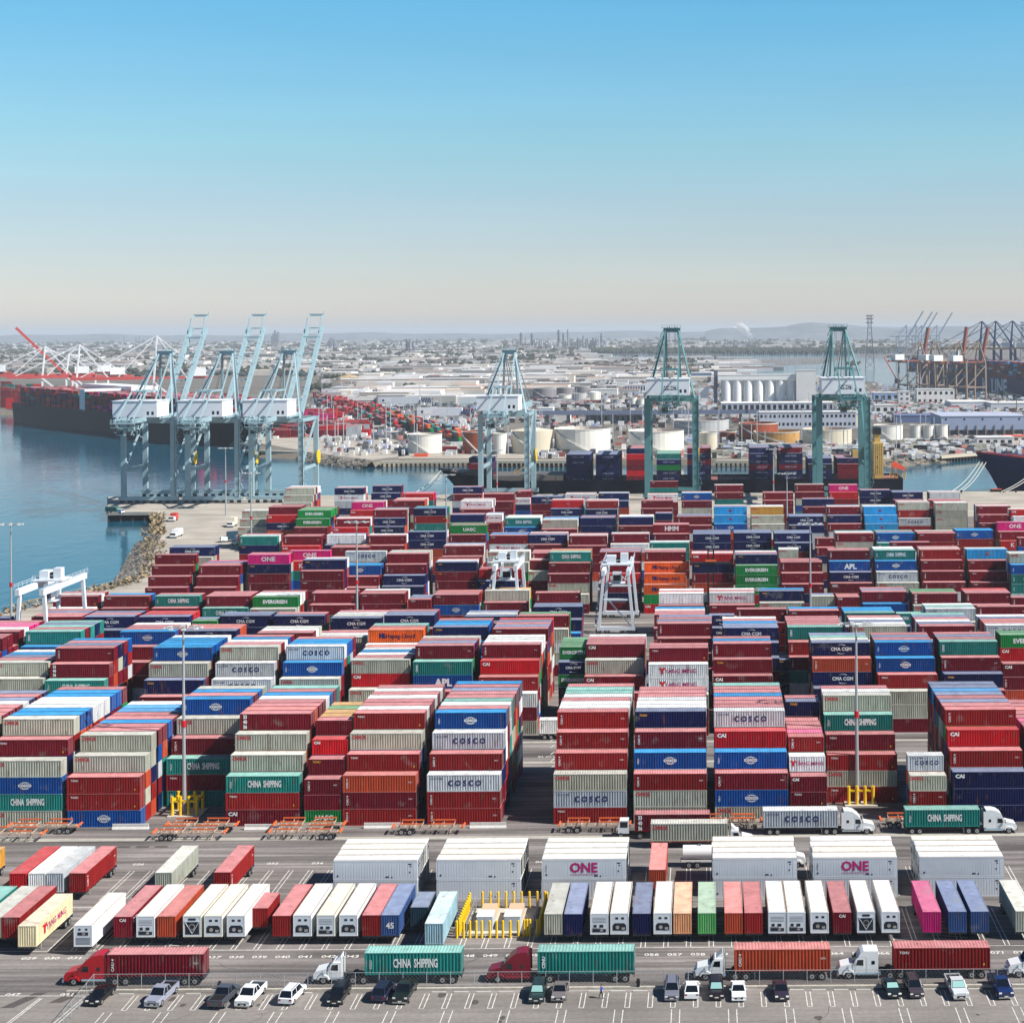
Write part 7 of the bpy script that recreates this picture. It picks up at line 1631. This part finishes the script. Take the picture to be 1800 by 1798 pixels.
# mound and the dark coal heap
hl = MB()
def mound(mb, px, py, wpx, h_, n=24):
    d = dist(px, py); a = wpx * d / F / 2; x0 = xat(px, d); vs = [(x0, d + a * .5, h_)]
    for r_, z_ in ((.4, .85), (.75, .45), (1, 0)):
        for k in range(n): an = 2 * math.pi * k / n; j = 1 + .08 * math.sin(k * 3.1); vs.append((x0 + a * r_ * j * math.cos(an), d + a * .5 + a * .5 * r_ * j * math.sin(an), -.5 + z_ * h_))
    fs = [(0, 1 + k, 1 + (k + 1) % n) for k in range(n)]
    for q_ in range(2): fs += [(1 + q_ * n + k, 1 + (q_ + 1) * n + k, 1 + (q_ + 1) * n + (k + 1) % n, 1 + q_ * n + (k + 1) % n) for k in range(n)]
    mb.add(vs, fs)
mound(hl, 610, 672, 70, 12); struct(hl, 'earth_mound', DIRT); hl = MB(); mound(hl, 1395, 800, 120, 7); mound(hl, 1330, 802, 80, 5); struct(hl, 'gravel_heap', mat('gravel_grey', (120, 114, 112), .95, noise=.2, scale=.2))
# hills
hills = MB()
def ridge(d, pts, col=None):
    n = len(pts); vs = []
    for px, py in pts:
        x = xat(px, d); z = max(zat(px, py, d), 2); vs += [(x, d - 1800, -1), (x, d - 700, z * .55), (x, d, z), (x, d + 1500, z * .4)]
    fs = []
    for i in range(n - 1):
        for k in range(3): fs.append((4 * i + k, 4 * i + 4 + k, 4 * i + 5 + k, 4 * i + 1 + k))
    hills.add(vs, fs)
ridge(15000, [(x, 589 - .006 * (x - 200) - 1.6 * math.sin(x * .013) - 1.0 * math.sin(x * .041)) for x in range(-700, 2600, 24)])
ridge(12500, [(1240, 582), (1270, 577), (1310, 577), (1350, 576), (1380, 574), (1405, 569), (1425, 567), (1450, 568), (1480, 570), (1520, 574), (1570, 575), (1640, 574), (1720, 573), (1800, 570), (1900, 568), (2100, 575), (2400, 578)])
struct(hills, 'hills', mat('hazed_hill_scrub', (112, 120, 126), .95, noise=.5, scale=.004))  # scrub base greyed towards blue, distance haze painted into the colour
hc = MB()
for k in range(1400):
    px = rc.uniform(1100, 1850); d = rc.uniform(9500, 12000); far_box(hc, xat(px, d), d, rc.uniform(20, 50), 20, max(4, (d - 10700) / 1100 * 60 * .8 + rc.uniform(0, 10)) , (.6, .57, .52), (.6, .58, .55)) if False else None
# thousands of boxes in the container terminals of the far shore (merged into the one mass)
def field(px0, px1, py0, py1, n, pal, hh=(1, 3)):
    for k in range(n):
        px, py = rc.uniform(px0, px1), rc.uniform(py0, py1); p = at(px, py); c = rc.choice(pal); q_ = lin(*COLS[c]); v = rc.uniform(.8, 1.2)
        SHIPC.cc = tuple(a * v for a in q_[:3]) + (1,); h_ = 2.8 * rc.randint(*hh); x, y = p.x, p.y
        vs = [(x, y, -.4), (x + 12, y, -.4), (x + 12, y + 2.5, -.4), (x, y + 2.5, -.4), (x, y, h_), (x + 12, y, h_), (x + 12, y + 2.5, h_), (x, y + 2.5, h_)]
        SHIPC.add(vs, [(0, 1, 5, 4), (1, 2, 6, 5), (3, 0, 4, 7)]); SHIPC.cc = tuple(a * v for a in faded(c)[:3]) + (1,); SHIPC.add(vs, [(4, 5, 6, 7)])
def rowline(p0, p1, n, pal, lanes=3, tiers=2):
    a, b_ = at(*p0), at(*p1); u = (b_ - a); an = math.atan2(u.y, u.x); un = u.normalized(); nn_ = Vector((-un.y, un.x, 0)); nst = int(u.length / 13)
    for l2 in range(lanes):
        for k in range(nst):
            if rc.random() < .12: continue
            for t_ in range(rc.randint(1, tiers)):
                M_ = Matrix.Translation(a + un * (k * 13) + nn_ * (l2 * 3.4) + Vector((0, 0, .8 + t_ * 2.8))) @ Matrix.Rotation(an, 4, 'Z'); c = rc.choice(pal); q_ = lin(*COLS[c]); SHIPC.cc = q_
                vs = [M_ @ Vector(q2) for q2 in ((0, 0, 0), (12, 0, 0), (12, 2.5, 0), (0, 2.5, 0), (0, 0, 2.7), (12, 0, 2.7), (12, 2.5, 2.7), (0, 2.5, 2.7))]
                SHIPC.add(vs, [(0, 1, 5, 4), (1, 2, 6, 5), (2, 3, 7, 6), (3, 0, 4, 7)]); SHIPC.cc = faded(c); SHIPC.add(vs, [(4, 5, 6, 7)])
rowline((550, 702), (640, 730), 0, 'mRRmmrr', 5, 3); rowline((552, 710), (700, 756), 0, 'mRrnmt', 3, 2); rowline((655, 736), (812, 785), 0, 'ottrnmGOm', 5, 3); rowline((640, 722), (700, 742), 0, 'mRtGm', 3, 3)
field(480, 590, 728, 736, 60, 'mRRmp', (1, 2)); field(552, 630, 755, 768, 90, 'mRRrmc', (2, 3)); field(545, 570, 738, 750, 30, 'pRm', (1, 3)); field(470, 545, 745, 770, 40, 'mRk', (1, 2)); field(130, 420, 700, 730, 260, 'mRpmr', (1, 3))
field(0, 60, 690, 720, 60, 'mRrmt', (4, 7)); field(560, 860, 688, 700, 60, 'ngmk', (1, 2)); field(640, 860, 700, 708, 50, 'nmkR', (1, 1)); field(860, 1000, 700, 716, 90, 'wmkgn', (1, 1)); field(600, 830, 700, 690, 60, 'wgkb', (1, 1)); field(700, 850, 772, 794, 30, 'gkmw', (1, 1)); field(1560, 1720, 776, 790, 26, 'gkwgk', (1, 1))
field(1240, 1480, 786, 800, 60, 'gkwk', (1, 1)); field(1510, 1700, 706, 722, 70, 'wkgRw', (1, 1)); field(950, 1110, 706, 716, 60, 'kwgm', (1, 1))
def clutter(px0, px1, py0, py1, n):
    for k in range(n):
        p = at(rc.uniform(px0, px1), rc.uniform(py0, py1)); g = rc.choice((.8, .8, .7, .5, .25, .12, .05)); tint = rc.choice(((1, 1, 1),) * 7 + ((1, .95, .85), (1, .35, .3), (.6, .7, 1)))
        c = tuple(g * q_ for q_ in tint); far_box(city2, p.x, p.y, rc.uniform(1.8, 6) * (.5 + p.y / 3000), rc.uniform(2, 5), rc.uniform(1.2, 3.2), c, tuple(q_ * .9 for q_ in c))
city2 = MB()
clutter(560, 1660, 676, 742, 2400); clutter(940, 1300, 742, 806, 420); clutter(1290, 1660, 776, 806, 350); clutter(1640, 1800, 770, 798, 160); clutter(560, 900, 742, 800, 380); clutter(300, 560, 700, 770, 260); clutter(1500, 1800, 690, 735, 800); clutter(640, 1260, 640, 676, 1300)
for k in range(150):
    p = at(rc.uniform(560, 1660), rc.uniform(680, 800)); city2.cc = (.55, .56, .58, 1); city2.box(p.x, p.x + .5, p.y, p.y + .5, 0, rc.uniform(14, 26))
tag(city2.build('yard_clutter', CITYM, colors=True), 'countless small vehicles, trailers, poles and gear dotting the far shore yards', 'yard clutter', kind='stuff')
# parked vehicles and trailers dotting the far shore belong to the same mass of small boxes

# ---------------------------------------------------------------- stacked containers, haze
mass = emit_stacks(max(0, 300 - N_INDIV + sum(1 for o in COL.objects if o.name.startswith('refrigerated_container') and False)))
mass.v_off = len(mass.v); o_ = len(mass.v); mass.v += SHIPC.v; mass.f += [tuple(i + o_ for i in f) for f in SHIPC.f]; mass.m += [0] * len(SHIPC.f); mass.c += SHIPC.c
tag(mass.build('container_stacks', STUFFP, colors=True), 'multicoloured shipping containers stacked row upon row to the quay and across the channel', 'stacked containers', kind='stuff')
hz = MB(); hz.box(-31000, 31000, -400, 61000, -8, 178)
ho = tag(hz.build('haze', []), kind='stuff')
hm = bpy.data.materials.new('haze_air'); hm.use_nodes = True; n = hm.node_tree.nodes; n.clear(); o1 = n.new('ShaderNodeOutputMaterial'); pv = n.new('ShaderNodeVolumePrincipled')
pv.inputs['Density'].default_value = 0.00006; pv.inputs['Color'].default_value = (0.84, 0.915, 1.0, 1); pv.inputs['Anisotropy'].default_value = 0.0
hm.node_tree.links.new(pv.outputs[0], o1.inputs['Volume']); ho.data.materials.append(hm)
